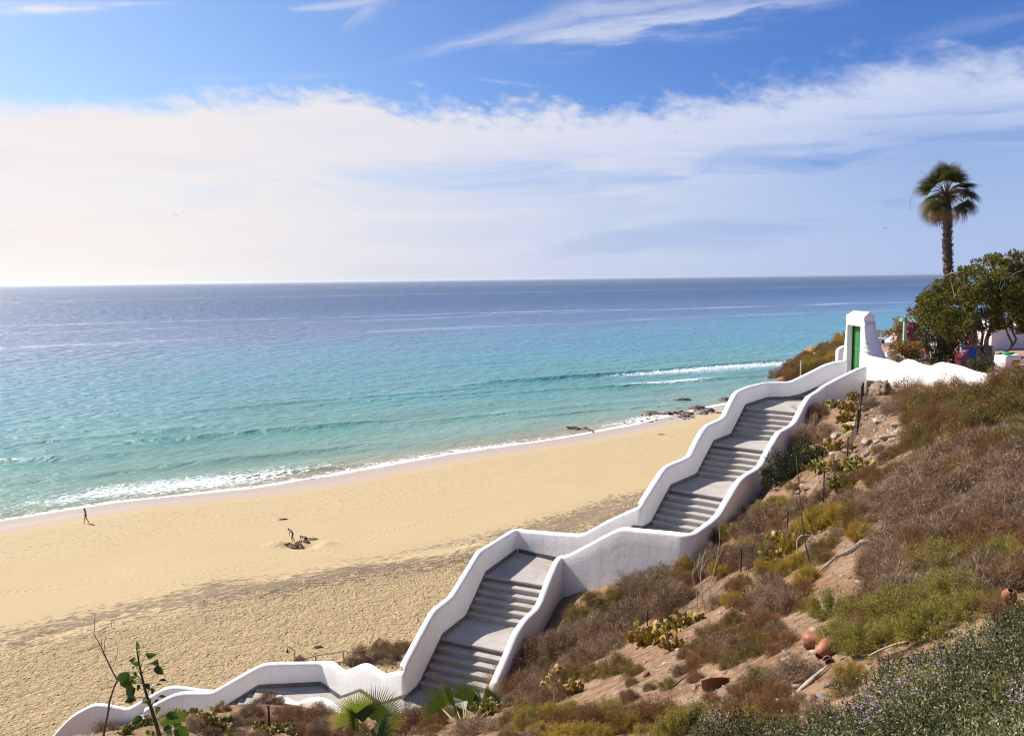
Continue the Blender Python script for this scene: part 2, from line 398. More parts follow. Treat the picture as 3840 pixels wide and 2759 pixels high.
mid_h = b.noise(b.vscale(uv, (0.24, 0.34, 1)), 1.0, 4, 0.6, 0.3); far_h = b.noise(b.vscale(uv, (0.08, 0.12, 1)), 1.0, 4, 0.62, 0.3); vf_h = b.noise(b.vscale(uv, (0.016, 0.028, 1)), 1.0, 5, 0.65, 0.3)
hh = b.add(b.add(b.mul(h, b.mr(an, 60, 300, 1.0, 0.2)), b.mul(mid_h, b.mr(an, 5, 80, 1.5, 3.0))), b.add(b.mul(far_h, b.mr(an, 60, 300, 0.5, 7.0)), b.mul(vf_h, b.mr(an, 400, 1500, 0.0, 26.0))))
b.put(p.inputs['Normal'], b.bump(hh, b.mr(an, 0, 60, 0.7, 1.0), 0.62))
sea = mo('sea', Vs, Fs, m_sea, smooth=True, attrs=dict(n=N2.ravel(), s=S2.ravel(), foam=foam.ravel()))
tag(sea, kind='structure')
# ------------------------------------------------------------------ beach
m_sand, b, p = mat('beach_sand', 0.85, 0.2)
an = b.new('ShaderNodeAttribute', attribute_name='m').outputs['Fac']    # metres up the beach
as_ = b.new('ShaderNodeAttribute', attribute_name='s').outputs['Fac']
rough = b.new('ShaderNodeAttribute', attribute_name='trod').outputs['Fac']
P = wpos(b); Pxy = b.vscale(P, (1, 1, 0))
uv = b.comb(as_, an, 0.0)
n1 = b.noise(Pxy, 0.12, 4, 0.6, 0.3); n2 = b.noise(Pxy, 1.3, 5, 0.65); n3 = b.noise(Pxy, 9.0, 3, 0.7)
mm = b.add(an, b.mul(b.sub(n1, 0.5), 5.0))
dry = b.mix(n1, (0.435, 0.325, 0.180), (0.470, 0.365, 0.212))
pale = b.mix(n2, (0.505, 0.373, 0.215), (0.415, 0.302, 0.162))
sandc = b.mix(rough, dry, pale)
wet = b.mix(n2, (0.385, 0.305, 0.245), (0.435, 0.350, 0.285))
wf = b.mr(mm, 5.5, 8.0, 1.0, 0.0)
col = b.mix(wf, sandc, wet)
col = b.mix(b.mr(mm, 0.4, 1.6, 0.5, 0.0), col, (0.40, 0.31, 0.23))
# dark litter of the strand line and its scatter
lit = b.noise(b.vscale(uv, (1.1, 3.0, 1)), 1.0, 5, 0.74, 0.7)
lband = b.m('EXPONENT', b.mul(b.m('POWER', b.m('ABSOLUTE', b.m('DIVIDE', b.sub(mm, 42.5), 4.4)), 2.0), -1.0))
big = b.noise(b.vscale(uv, (0.05, 0.12, 1)), 1.0, 4, 0.6)
lband = b.mul(lband, b.m('MULTIPLY', b.mr(big, 0.3, 0.55, 0.2, 1.0), b.mr(as_, 30, 95, .7, 1.15)))
lm = b.mul(b.mr(b.add(lit, b.mul(lband, 0.30)), 0.60, 0.68), b.mr(lband, 0.05, 0.4))
col = b.mix(b.mul(lm, 0.9), col, (0.10, 0.07, 0.045))
col = b.mix(b.mul(lband, 0.34), col, (0.40, 0.31, 0.20))
# specks of shell and pebble on the lower beach
sp = b.noise(b.vscale(uv, (1.5, 1.7, 1)), 1.0, 4, 0.8)
spm = b.mul(b.mr(sp, 0.555, 0.61), b.mul(b.mr(mm, 6, 10), b.mr(mm, 30, 16, 0.0, 1.0)))
spm = b.m('MAXIMUM', spm, b.mul(b.mr(sp, 0.69, 0.73), b.mr(mm, 8, 12)))
col = b.mix(b.mul(b.mul(rough, b.mr(b.noise(b.vscale(Pxy, (1, 1, 1)), 2.9, 3, .65, .4), .60, .68)), 0.5), col, (0.26, 0.17, 0.09))  # trodden upper sand: shade of the footprints put into the colour as dark blotches
col = b.mix(b.mul(spm, 0.75), col, (0.28, 0.20, 0.13))
b.put(p.inputs['Base Color'], col)
b.put(p.inputs['Roughness'], b.mr(mm, 1.5, 6.0, 0.32, 0.9))
prints = b.mr(b.voro(b.vscale(Pxy, (1, 1, 1)), 2.6), 0.0, 0.36)
prints2 = b.add(b.noise(Pxy, 3.0, 4, 0.66, 0.9), b.mul(b.noise(Pxy, 0.9, 3, 0.6, 0.8), 1.3))
hh = b.add(b.mul(b.add(b.mul(prints, 0.5), b.mul(prints2, 1.0)), b.mr(rough, 0, 1, 0.05, 2.3, False)), b.mul(n3, 0.05))
# lines of footprints on the smooth sand
for (s0, m0, kx, sp_) in ((30, 20, 0.10, .75), (42, 30, -0.22, .7), (95, 33, 0.03, .8), (8, 34, 0.5, .7), (20, 30, 1.6, .7)):
    L_ = math.hypot(1, kx)
    u = b.mul(b.add(b.sub(as_, s0), b.mul(b.sub(an, m0), kx)), 1/L_); v = b.mul(b.add(b.mul(b.sub(as_, s0), -kx), b.sub(an, m0)), 1/L_)
    uu = b.m('PINGPONG', u, sp_/2); vv = b.m('ABSOLUTE', b.add(v, b.mul(b.sub(b.noise(b.comb(b.mul(u, .08), s0, 0), 1.0, 2), .5), 6.0)))
    g = b.m('EXPONENT', b.mul(b.add(b.mul(b.mul(uu, uu), 40.0), b.mul(b.mul(vv, vv), 60.0)), -1.0))
    g = b.mul(g, b.mul(b.mr(an, 8, 10), b.mr(an, 40, 37, 0.0, 1.0)))
    hh = b.sub(hh, b.mul(g, 0.32))
b.put(p.inputs['Normal'], b.bump(hh, 1.0, 0.17))
sb = np.concatenate([-np.array(grow(60, 400, 3, 1.2))[::-1], np.arange(-59, 150, 0.55), np.array(grow(150, 900, 1.2, 1.05))])
mb_ = np.concatenate([np.arange(-30, -8, 2.0), np.arange(-8, 30, 0.5), np.arange(30, 75, 0.36), np.array(grow(75, 150, .6, 1.06))])
Sb, Mb = np.meshgrid(sb, mb_); Nb = shore(Sb)-Mb
Xb, Yb = xy_of(Sb, Nb)
trod = np.clip((Mb-40+3*fbm(Sb, Mb, .08, 3, 31)*2)/4, 0, 1)
Zb = beach_z(Xb, Yb)
Zb += trod*(0.11*fbm(Xb, Yb, 0.75, 4, 33)+0.06*fbm(Xb, Yb, 1.9, 2, 34))
# drawings scraped in the sand, the dug pit and little cusps
def groove(cx_, cy_, rx, ry, rot, dep=0.10, wid=0.18, a0=0, a1=360):
    global Zb
    dx = Xb-cx_; dy = Yb-cy_; c, s_ = math.cos(rot), math.sin(rot)
    u = (dx*c+dy*s_)/rx; v = (-dx*s_+dy*c)/ry; r = np.hypot(u, v); q_ = np.degrees(np.arctan2(v, u)) % 360
    g = np.exp(-((r-1)*min(rx, ry)/wid)**2)*((q_ >= a0) & (q_ <= a1)); Zb -= dep*g; Zb += dep*.5*np.exp(-((r-1.0)*min(rx, ry)/wid-1.7)**2)*((q_ >= a0) & (q_ <= a1))
def bz(px, py):                                   # point of the beach seen at a photo pixel
    z = -25.6
    for _ in range(12): P_ = unz((px, py), z); z = float(beach_z(P_[0], P_[1]))
    return unz((px, py), z)
for (px, py, rx, ry, rot) in ((160, 2400, 1.1, 1.6, .3), (50, 2420, 1.6, 1.3, 0.1), (130, 2375, 1.3, .9, .6), (255, 2360, 1.6, 0.7, .55), (30, 2440, 2.2, 1.1, .2)):
    q = bz(px, py); groove(q[0], q[1], rx, ry, rot)
PIT = bz(1128, 2046)
dd = np.hypot((Xb-PIT[0]-.2)/1.25, (Yb-PIT[1])/0.75)
Zb += -0.55*np.exp(-dd**2*1.3)
dm = np.hypot((Xb-PIT[0]+2.2)/1.2, (Yb-PIT[1]-.4)/0.8); Zb += 0.42*np.exp(-dm**2*1.6)
dm = np.hypot((Xb-PIT[0]-2.6)/0.9, (Yb-PIT[1]-.5)/0.8); Zb += 0.30*np.exp(-dm**2*1.6)
Vb = np.stack([Xb, Yb, Zb], -1).reshape(-1, 3); nr, ncc = Sb.shape
ii = (np.arange(nr-1)[:, None]*ncc+np.arange(ncc-1)[None, :]).ravel()
Fb = np.stack([ii, ii+ncc, ii+ncc+1, ii+1], -1)
beach = mo('beach', Vb, Fb, m_sand, smooth=True, attrs=dict(m=Mb.ravel(), s=Sb.ravel(), trod=trod.ravel()))
tag(beach, kind='structure')
# ------------------------------------------------------------------ hillside: thin-plate surface through surveyed points
CP = np.array([
 # outside of the landward parapet, top to bottom
 (14.9,32.2,-4.6),(13.4,31.6,-4.9),(11.9,31.2,-5.15),(11.0,29.6,-5.95),(10.3,28.9,-6.25),(9.2,27.4,-6.9),(8.0,26.0,-7.4),(6.5,24.2,-7.9),(5.6,22.9,-8.25),
 (4.3,23.8,-9.0),(3.3,24.4,-9.4),(2.0,25.4,-10.2),(1.5,24.9,-10.45),(1.1,24.0,-10.9),(0.4,22.6,-11.3),(-0.4,21.0,-11.7),
 # under the stairs
 (12.4,33.2,-5.9),(10.3,31.3,-6.4),(8.7,29.8,-7.3),(7.3,27.6,-8.0),(5.6,25.2,-9.0),(4.4,24.9,-9.5),(2.4,26.9,-10.6),(.7,26.6,-11.0),(-.6,24.6,-11.9),(-2,21.9,-12.9),
 # seaward edge of the stairs
 (14.0,35.2,-4.9),(12.0,35.0,-5.5),(10.6,35.0,-6.0),(7.6,31.0,-7.0),(4.6,27.3,-8.9),(1.0,29.9,-10.9),(-2.0,26.0,-12.4),(-3.9,22.6,-12.9),(-6.8,26.6,-14.2),(-9.5,26.2,-14.8),(-12,28.3,-15.9),(-16,28,-16.8),
 # slope below and in front of the lower flights
 (-2.4,19.4,-10.9),(-4.2,19.9,-11.2),(-6.3,21.6,-11.95),(-9,22.6,-12.8),(-11.5,23.2,-13.55),(-14,24.4,-14.25),(-16.6,25.3,-15.9),(-18,21,-15.8),(-15,20,-13.7),(-12,20.3,-12.4),(-8.5,19.4,-10.9),
 (-5,17.2,-10.25),(-2.6,16.8,-9.95),(-9,15.5,-9.3),(-14,15.5,-10.2),(-20,15,-11.5),(-25,20,-15),(-30,10,-13),
 (-4.6,22.6,-13.1),(-5.6,23.9,-13.8),(-7.0,25.2,-14.3),(-9.5,25.1,-14.9),(-11.5,25.2,-15.3),(-14,26.6,-16.4),
 # the slope on the right of the stairs
 (0,15.6,-8.6),(0,12,-7.0),(2.4,18.5,-8.9),(4.0,20.4,-8.7),(5.2,22.2,-8.5),(3.1,12.6,-5.95),(1.8,8,-4.75),(0,8.5,-5.2),(-4,11,-7.4),(-3,6.5,-4.9),
 (6.2,17,-6.35),(3.3,8.5,-4.05),(2.4,5.6,-3.5),(5.9,12,-4.5),(9.9,19,-4.2),(8.6,22,-5.7),(9.6,25.3,-5.9),(11.6,27.6,-5.3),(6.5,11,-3.75),(8.0,13.5,-3.6),
 (14.6,33.6,-4.85),(14.6,31.6,-4.65),(14.6,29.2,-4.35),(14.6,27,-4.1),(14.2,24,-3.5),(12.8,20.5,-3.0),(10.5,16,-3.0),(8.6,11,-2.7),(5.6,6.4,-2.45),(3.2,3.2,-2.15),(2.9,4.6,-2.75),
 (0,0,-1.8),(0,4,-3.3),(-4,1,-2.3),(5,-2,-1.6),(-8,5,-5.0),(10,3,-1.6),(14,10,-1.8),(18,18,-2.1),(19,23,-3.0),(24,14,-1.6),(30,22,-3.2),
 # the terrace behind the white wall
 (15.8,36,-4.36),(16,33,-4.36),(16,29,-4.36),(17.5,27,-4.3),(20,30,-4.36),(20,36,-4.36),(24,32,-4.36),(24,40,-4.36),(18,42,-4.4),(30,34,-4.36),(30,46,-4.4),(24,46,-4.7),(22,53,-5.2),(25,60,-5.7),(27,67,-5.95),(34,60,-5.5),(40,40,-4.4),(40,25,-4.2),(50,50,-4.6),(60,60,-6),(60,40,-4.6),(60,25,-4.2),(32,74,-6.4),(50,72,-6.4),
 # the brow west of the gate
 (14.2,38,-4.65),(13.4,41,-5.3),(12.4,37.6,-5.45),(15.6,42,-4.6),(17,47,-5.0),(11.6,39.5,-6.0)], float)
def tps_fit(C, lam=0.004):
    d = np.hypot(C[:, None, 0]-C[None, :, 0], C[:, None, 1]-C[None, :, 1]); K = np.where(d > 0, d*d*np.log(d+1e-12), 0)
    n = len(C); A = np.zeros((n+3, n+3)); A[:n, :n] = K+lam*n*np.eye(n); Pm = np.c_[np.ones(n), C[:, :2]]
    A[:n, n:] = Pm; A[n:, :n] = Pm.T; return np.linalg.solve(A, np.r_[C[:, 2], 0, 0, 0])
_W = tps_fit(CP)
def tps(x, y):
    x = np.atleast_1d(np.asarray(x, float)); y = np.atleast_1d(np.asarray(y, float)); sh = x.shape; x = x.ravel(); y = y.ravel(); out = np.empty_like(x)
    for a in range(0, len(x), 40000):
        d = np.hypot(x[a:a+40000, None]-CP[None, :, 0], y[a:a+40000, None]-CP[None, :, 1])
        out[a:a+40000] = (np.where(d > 0, d*d*np.log(d+1e-12), 0)) @ _W[:-3]+_W[-3]+x[a:a+40000]*_W[-2]+y[a:a+40000]*_W[-1]
    return out.reshape(sh)
# brow: beyond this line the cliff falls to the beach
EDGE = np.array([(-60, -5), (-34, 8), (-24, 18), (-18.6, 26.5), (-16.6, 28.2), (-11.6, 28.4), (-10.8, 26.6), (-6.6, 26.5), (-3.9, 23.0), (-3.3, 22.9), (-0.3, 29.6), (.6, 29.9), (4.4, 26.5), (11.2, 35.5), (12.3, 37.6), (13.6, 40.8), (15.6, 45.5), (19.2, 53), (26, 71), (45, 80), (90, 92)], float)
def edge_dist(x, y):    # >0 seaward of the brow
    x = np.asarray(x, float); y = np.asarray(y, float); best = np.full(x.shape, 1e9)
    for (ax, ay), (bx, by) in zip(EDGE[:-1], EDGE[1:]):
        L2 = (bx-ax)**2+(by-ay)**2; t = np.clip(((x-ax)*(bx-ax)+(y-ay)*(by-ay))/L2, 0, 1)
        best = np.minimum(best, np.hypot(x-ax-t*(bx-ax), y-ay-t*(by-ay)))
    yi = np.interp(x, EDGE[:, 0], EDGE[:, 1])
    ins = y <= yi
    return np.where(ins, -best, best)
def hill_z(x, y):
    x = np.atleast_1d(np.asarray(x, float)); y = np.atleast_1d(np.asarray(y, float))
    z = tps(np.clip(x, -34, 60), np.clip(y, -8, 70)); e = edge_dist(x, y)
    terr = (x > 15.2) & (y > 26.5)
    rough = np.where(terr, 0.02, 1.0)*np.clip(np.hypot(x, y)/8, 0.3, 1)
    z = z+rough*(0.16*fbm(x, y, 0.45, 4, 41)+0.05*fbm(x, y, 2.2, 3, 42))
    dr = np.maximum(e-0.15, 0)
    z = z-dr*(1.9+7*np.clip((y-34)/3, 0, 1))-0.8*np.minimum(dr, 1.5)+np.clip(dr, 0, 3)*0.5*fbm(x, y, 0.5, 4, 43)
    return z
gx = np.concatenate([np.arange(-60, -22, 1.0), np.arange(-22, 20, 0.16), np.arange(20, 95, 0.8)])
gy = np.concatenate([np.arange(-12, 0, 0.8), np.arange(0, 44, 0.16), np.arange(44, 100, 0.8)])
Gx, Gy = np.meshgrid(gx, gy); Gz = hill_z(Gx, Gy); Gz = np.maximum(Gz, -30.5)
def _interp(x, y):
    x = np.atleast_1d(np.asarray(x, float)); y = np.atleast_1d(np.asarray(y, float))
    i = np.clip(np.searchsorted(gx, x)-1, 0, len(gx)-2); j = np.clip(np.searchsorted(gy, y)-1, 0, len(gy)-2)
    fx = np.clip((x-gx[i])/(gx[i+1]-gx[i]), 0, 1); fy = np.clip((y-gy[j])/(gy[j+1]-gy[j]), 0, 1)
    return (Gz[j, i]*(1-fx)+Gz[j, i+1]*fx)*(1-fy)+(Gz[j+1, i]*(1-fx)+Gz[j+1, i+1]*fx)*fy
def hz(x, y): return float(_interp(x, y)[0])
_ys = np.concatenate([np.arange(2.2, 20, .05), np.arange(20, 75, .12)])
def hit(px, py, lift=0.0, y0=2.2):
    v = ray((px, py)); v = v/v[1]; ys = _ys[_ys >= y0]; Zt = _interp(v[0]*ys, ys)+lift; ok = v[2]*ys <= Zt
    if not ok.any(): return None
    k = int(np.argmax(ok)); return np.array([v[0]*ys[k], ys[k], float(Zt[k])-lift])
m_hill, b, p = mat('hillside_earth', 0.92, 0.12)
P = wpos(b)
n1 = b.noise(P, 0.35, 5, 0.6, 0.4); n2 = b.noise(P, 2.2, 6, 0.7, 0.3); n3 = b.noise(P, 14, 4, 0.7); n4 = b.noise(P, 0.9, 5, 0.65, 0.8)
c = b.mix(b.mr(n1, 0.35, 0.65), (0.41, 0.285, 0.19), (0.46, 0.34, 0.24))
c = b.mix(b.mr(n2, 0.42, 0.60), c, (0.30, 0.19, 0.115))
c = b.mix(b.mul(b.mr(n4, 0.5, 0.66), 0.55), c, (0.56, 0.46, 0.36))
c = b.mix(b.mr(n3, 0.50, 0.68, 0.0, 0.75), c, (0.16, 0.105, 0.07))
terr = b.new('ShaderNodeAttribute', attribute_name='terrace').outputs['Fac']
c = b.mix(1.0, c, (0.62, 0.55, 0.49), 'MULTIPLY')
c = b.mix(terr, c, b.mix(n2, (0.36, 0.18, 0.115), (0.40, 0.235, 0.16)))
b.put(p.inputs['Base Color'], c)
hh = b.add(b.mul(n2, 0.6), b.add(b.mul(n3, 0.25), b.mul(b.mr(b.voro(P, 5.5), 0.0, 0.5), 0.5)))
b.put(p.inputs['Normal'], b.bump(hh, b.mr(terr, 0, 1, 1.0, 0.15), 0.13))
nr, ncc = Gx.shape; ii = (np.arange(nr-1)[:, None]*ncc+np.arange(ncc-1)[None, :]).ravel()
Fh = np.stack([ii, ii+1, ii+ncc+1, ii+ncc], -1)
terrA = (np.clip((Gx-15.1)/.3, 0, 1)*np.clip((Gy-26.5)/1, 0, 1)*(edge_dist(Gx, Gy) < -0.5)).ravel()
hill = mo('hillside', np.stack([Gx, Gy, Gz], -1).reshape(-1, 3), Fh, m_hill, smooth=True, attrs=dict(terrace=terrA))
tag(hill, kind='structure')
# ------------------------------------------------------------------ white parapets and the stairway
m_plaster, b, p = mat('white_plaster', 0.85, 0.15)
co = objco(b)
n1 = b.noise(co, 0.8, 5, 0.6); n2 = b.noise(co, 5.0, 5, 0.65); n3 = b.noise(co, 40.0, 3, 0.6)
st = b.noise(b.vscale(co, (6, 6, 0.6)), 1.0, 4, 0.6)
c = b.mix(b.mr(n1, 0.3, 0.7), (0.80, 0.785, 0.765), (0.86, 0.845, 0.825))
c = b.mix(b.mul(b.mr(st, 0.52, 0.72), 0.22), c, (0.60, 0.54, 0.47))
c = b.mix(b.mul(b.mr(b.noise(co, 1.7, 6, 0.7, 1.0), 0.56, 0.64), 0.16), c, (0.62, 0.60, 0.58))
b.put(p.inputs['Base Color'], c)
b.put(p.inputs['Normal'], b.bump(b.add(b.mul(n2, 1.0), b.mul(n3, 0.12)), 0.32, 0.03))
m_conc, b, p = mat('grey_concrete', 0.9, 0.2)
co = objco(b)
n1 = b.noise(co, 1.6, 5, 0.6, 0.3); n2 = b.noise(co, 9.0, 5, 0.7); n3 = b.noise(co, 70.0, 3, 0.7)
c = b.mix(b.mr(n1, 0.3, 0.7), (0.35, 0.322, 0.30), (0.42, 0.39, 0.365))
c = b.mix(b.mul(b.mr(n2, 0.5, 0.7), 0.35), c, (0.30, 0.235, 0.17))
c = b.mix(b.mul(b.mr(b.noise(co, 0.75, 5, 0.7, .5), 0.55, 0.66), 0.55), c, (0.33, 0.24, 0.145))
c = b.mix(b.mr(n3, 0.6, 0.8, 0.0, 0.4), c, (0.28, 0.26, 0.24))
b.put(p.inputs['Base Color'], c)
b.put(p.inputs['Normal'], b.bump(b.add(n2, b.mul(n3, 0.5)), 0.5, 0.012))
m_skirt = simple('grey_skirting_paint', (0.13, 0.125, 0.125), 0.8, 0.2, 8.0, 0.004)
m_skirtl = m_skirt

def resample(poly, step=0.1):
    poly = np.asarray(poly, float); out = [poly[0]]; 
    for a, c_ in zip(poly[:-1], poly[1:]):
        L_ = np.hypot(*(c_-a)[:2]); k = max(1, int(round(L_/step)))
        for i in range(1, k+1): out.append(a+(c_-a)*i/k)
    return np.array(out)
def smooth1(v, w, it=2):
    v = v.copy()
    for _ in range(it):
        pad = np.r_[np.full(w, v[0]), v, np.full(w, v[-1])]; k = np.ones(2*w+1)/(2*w+1); v = np.convolve(pad, k, 'valid')
    return v
def wall(name, poly, side, T=0.27, depth=1.2, parent=None, mat_=None, endcap=True, wobble=0.010, zsm=1, seed=0, xysm=1, outdepth=None):
    """poly: (x, y, ztop) along the face the path sees; side=+1 thickness to the left of travel, -1 to the right"""
    Q = resample(poly, 0.09); n = len(Q)
    Q[:, 2] = smooth1(Q[:, 2], zsm); 
    if xysm: Q[1:-1, 0] = smooth1(Q[:, 0], xysm, 1)[1:-1]; Q[1:-1, 1] = smooth1(Q[:, 1], xysm, 1)[1:-1]
    t = np.gradient(Q[:, :2], axis=0); t /= np.linalg.norm(t, axis=1)[:, None]; N = np.stack([-t[:, 1], t[:, 0]], -1)*side
    N = np.stack([smooth1(N[:, 0], 1, 1), smooth1(N[:, 1], 1, 1)], -1); N /= np.linalg.norm(N, axis=1)[:, None]
    arc = np.r_[0, np.cumsum(np.hypot(*np.diff(Q[:, :2], axis=0).T))]
    wz = wobble*fbm(arc, arc*0, 1.6, 3, seed+51); wt = wobble*1.3*fbm(arc, arc*0+9, 1.1, 3, seed+52)
    sec = [(0.0, -depth), (0.0, -0.5), (0.0, -0.10), (0.012, -0.045), (0.05, -0.008), (0.5*T, 0.012), (T-0.05, -0.008), (T-0.012, -0.045), (T, -0.10), (T, -0.5), (T+0.02, -(outdepth or depth))]
    V = []; k = len(sec)
    for i in range(n):
        for (o_, z_) in sec:
            oo = o_+(wt[i] if z_ > -0.3 and o_ > 0.02 else 0)+0.006*fbm(arc[i]*3, z_*3+o_, 1.0, 2, seed).item()
            V.append((Q[i, 0]+N[i, 0]*oo, Q[i, 1]+N[i, 1]*oo, Q[i, 2]+z_+wz[i]))
    F = []
    for i in range(n-1):
        for j in range(k-1):
            f = (i*k+j, i*k+j+1, (i+1)*k+j+1, (i+1)*k+j); F.append(f if side > 0 else f[::-1])
    if endcap: F.append(tuple(range(k))[::-1] if side > 0 else tuple(range(k))); F.append(tuple((n-1)*k+j for j in range(k)) if side > 0 else tuple((n-1)*k+j for j in range(k))[::-1])
    return mo(name, V, F, mat_ or m_plaster, parent, smooth=True)
RS = 0.165; TR = 0.261
TH1 = 0.669; U1 = np.array([-math.sin(TH1), -math.cos(TH1), 0.]); E1 = np.array([math.cos(TH1), -math.sin(TH1), 0.])
TH2 = 0.445; U2 = np.array([-math.sin(TH2), -math.cos(TH2), 0.]); E2 = np.array([math.cos(TH2), -math.sin(TH2), 0.])
P1 = np.array([9.468, 32.489, -5.311]); LA, LB = 1.739, 2.189
B1 = P1+5*TR*U1-[0, 0, 6*RS]; P2 = B1+LA*U1; B2 = P2+5*TR*U1-[0, 0, 6*RS]; P3 = B2+LB*U1; B3 = P3+5*TR*U1-[0, 0, 6*RS]
Q1 = np.array([-1.032, 26.661, -10.068]); Qb = Q1+5*TR*U2-[0, 0, 6*RS]; Q2 = Qb+1.668*U2; Qc = Q2+5*TR*U2-[0, 0, 6*RS]
WD = 2.40
stair = empty('beach_stairway', (9.0, 31.0, -5.3), 0, 'long grey concrete stairway with white plastered parapets winding down the slope to the beach', 'stairway')
OFF = Vector(stair.location)
def sm(name, V, F, m, parent=stair, bevel=0.0, smooth=False):
    V = [tuple(Vector(tuple(map(float, v)))-OFF) for v in V]; o = mo(name, V, F, m, parent, smooth=smooth)
    if bevel: bb = o.modifiers.new('b', 'BEVEL'); bb.width = bevel; bb.segments = 2; bb.limit_method = 'ANGLE'
    return o
def slab(P, u, e, l, w0, w1, th=0.6):      # horizontal slab, top at P.z, starting at P going +u by l; w0..w1 along e
    V = []
    for z in (-th, 0):
        for (a, c_) in ((0, w0), (0, w1), (l, w1), (l, w0)): V.append(P+u*a+e*c_+np.array([0, 0, z]))
    F = [(0, 1, 2, 3), (7, 6, 5, 4), (0, 4, 5, 1), (1, 5, 6, 2), (2, 6, 7, 3), (3, 7, 4, 0)]
    return V, F
def step_mesh(P, u, e, w0, w1, tread, rise):     # P: nose corner (left), top z; slab runs back by tread, nose rounded
    prof = [(-tread-0.03, -rise-0.3), (-tread-0.03, 0), (-0.03, 0), (-0.008, -0.008), (0.0, -0.03), (-0.002, -0.05), (-0.03, -0.075), (-0.03, -rise-0.3)]
    V = []; 
    for w in (w0, w1):
        for (a, z) in prof: V.append(P+u*a+e*w+np.array([0, 0, z]))
    k = len(prof); F = [tuple(range(k)), tuple(range(2*k-1, k-1, -1))]
    for i in range(k): F.append((i, k+i, k+(i+1) % k, (i+1) % k))
    return V, F
def flight(P, u, e, n, tread, rise, w0=0.0, w1=WD, label=None):
    """n treads below the landing whose nose is at P (its top included)"""
    fl_ = bpy.data.objects.new('flight', None); COL.objects.link(fl_); fl_.parent = stair
    if label: fl_['label'] = label
    for k in range(0, n):
        V, F = step_mesh(P+u*tread*k-np.array([0, 0, rise*k]), u, e, w0, w1, tread if k else 0.35, rise)
        V = [tuple(Vector(tuple(map(float, v)))-OFF) for v in V]
        mo('step', V, F, m_conc, fl_)
    return fl_
W0, W1 = -0.02, WD+0.02
flight(P1, U1, E1, 6, TR, RS, W0, W1); flight(P2, U1, E1, 6, TR, RS, W0, W1); flight(P3, U1, E1, 6, TR, RS, W0, W1)
flight(Q1, U2, E2, 6, TR, RS, W0, W1); flight(Q2, U2, E2, 6, TR, RS, W0, W1)
def poly_slab(name, pts, z, th=0.7):
    n = len(pts); V = [(x, y, z-th) for x, y in pts]+[(x, y, z) for x, y in pts]
    F = [tuple(range(n))[::-1], tuple(range(n, 2*n))]+[(i, (i+1) % n, n+(i+1) % n, n+i) for i in range(n)]
    return sm(name, V, F, m_conc)
BK = 0.33
def xy(P): return (float(P[0]), float(P[1]))
# seaward faces of the path (inner face of the sea-side parapet)
c1 = np.array([11.0, 34.43, 0]); c4 = np.array([4.232, 25.869, 0]); c5 = np.array([0.105, 29.05, 0]); c7 = np.array([-3.221, 22.094, 0])
w_ = np.array([-0.6626, 0.749, 0]); c9 = np.array([-6.53, 25.84, 0]); h_ = np.array([-0.9982, -0.0599, 0])
gt = np.array([14.95, 34.63, 0])
# landward faces
r1 = P1+E1*WD-U1*0.30; rc4 = np.array([5.17, 23.2, 0]); 
d45 = c5-c4; d45 /= np.linalg.norm(d45); n45 = np.array([-d45[1], d45[0], 0])   # n45 points away from the sea side? fixed below
rr5 = rc4+d45*4.62
poly_slab('landing', [xy(P1-U1*0.03), xy(P1-U1*0.03+E1*(WD+.02)), (12.5, 32.4), (13.0, 32.6), (12.9, 34.55), xy(c1+np.array([-.02, .02, 0]))], P1[2]-0.004)
def land_between(Pb, l, z): V, F = slab(np.array([Pb[0], Pb[1], z]), U1, E1, l-0.03, W0, W1, 0.7); return V, F
V, F = slab(B1-U1*0.30+[0, 0, -0.004], U1, E1, LA+0.27, W0, W1, 0.7); sm('landing', V, F, m_conc)
V, F = slab(B2-U1*0.30+[0, 0, -0.004], U1, E1, LB+0.27, W0, W1, 0.7); sm('landing', V, F, m_conc)
V, F = slab(Qb-U2*0.30+[0, 0, -0.004], U2, E2, 1.668+0.27, W0, W1, 0.7); sm('landing', V, F, m_conc)
# landing 4 (turn), landing 5 (turn), landing 7 (turn), landings 8 and 9
z4 = B3[2]-0.004; z5 = Q1[2]-0.004; z7 = Qc[2]-0.004
poly_slab('landing', [xy(B3-U1*0.3), xy(B3-U1*0.3+E1*WD), xy(rc4), xy(rc4+d45*1.9), xy(c4+d45*0.35), xy(c4)], z4)
# hidden flight 4 -> 5
A4 = c4+d45*0.35; A4[2] = B3[2]; e45 = np.array([d45[1], -d45[0], 0]); e45 = e45 if np.dot(e45, rc4-c4) > 0 else -e45
n45s = 11; rise45 = (B3[2]-Q1[2])/n45s; tr45 = 0.235
flight(A4, d45, e45, n45s, tr45, rise45, -0.02, 1.12)
L5a = A4+d45*tr45*10
poly_slab('landing', [xy(L5a+e45*1.1), xy(L5a-e45*.02), xy(c5), xy(Q1-U2*.03-E2*.02), xy(Q1-U2*.03+E2*(WD+.02)), xy(rr5)], z5)
r7 = Qc+E2*WD
poly_slab('landing', [xy(Qc-U2*.3-E2*.02), xy(Qc-U2*.3+E2*WD), xy(Qc+U2*2.6+E2*WD), xy(Qc+U2*3.6+E2*0.4), xy(c7+w_*0.15-np.array([.749, .6626, 0])*2.6), xy(c7+w_*0.15)], z7)
nW = np.array([-.749, -.6626, 0])
z8 = -12.76; z9 = -13.52
A7 = c7+w_*0.15; A7[2] = Qc[2]; flight(A7, w_, nW, 4, 0.33, (Qc[2]-z8)/4, -0.02, 1.6)
V, F = slab(np.array([*(c7+w_*1.1)[:2], z8-.004]), w_, nW, 1.42, -0.02, 1.6, 0.7); sm('landing', V, F, m_conc)
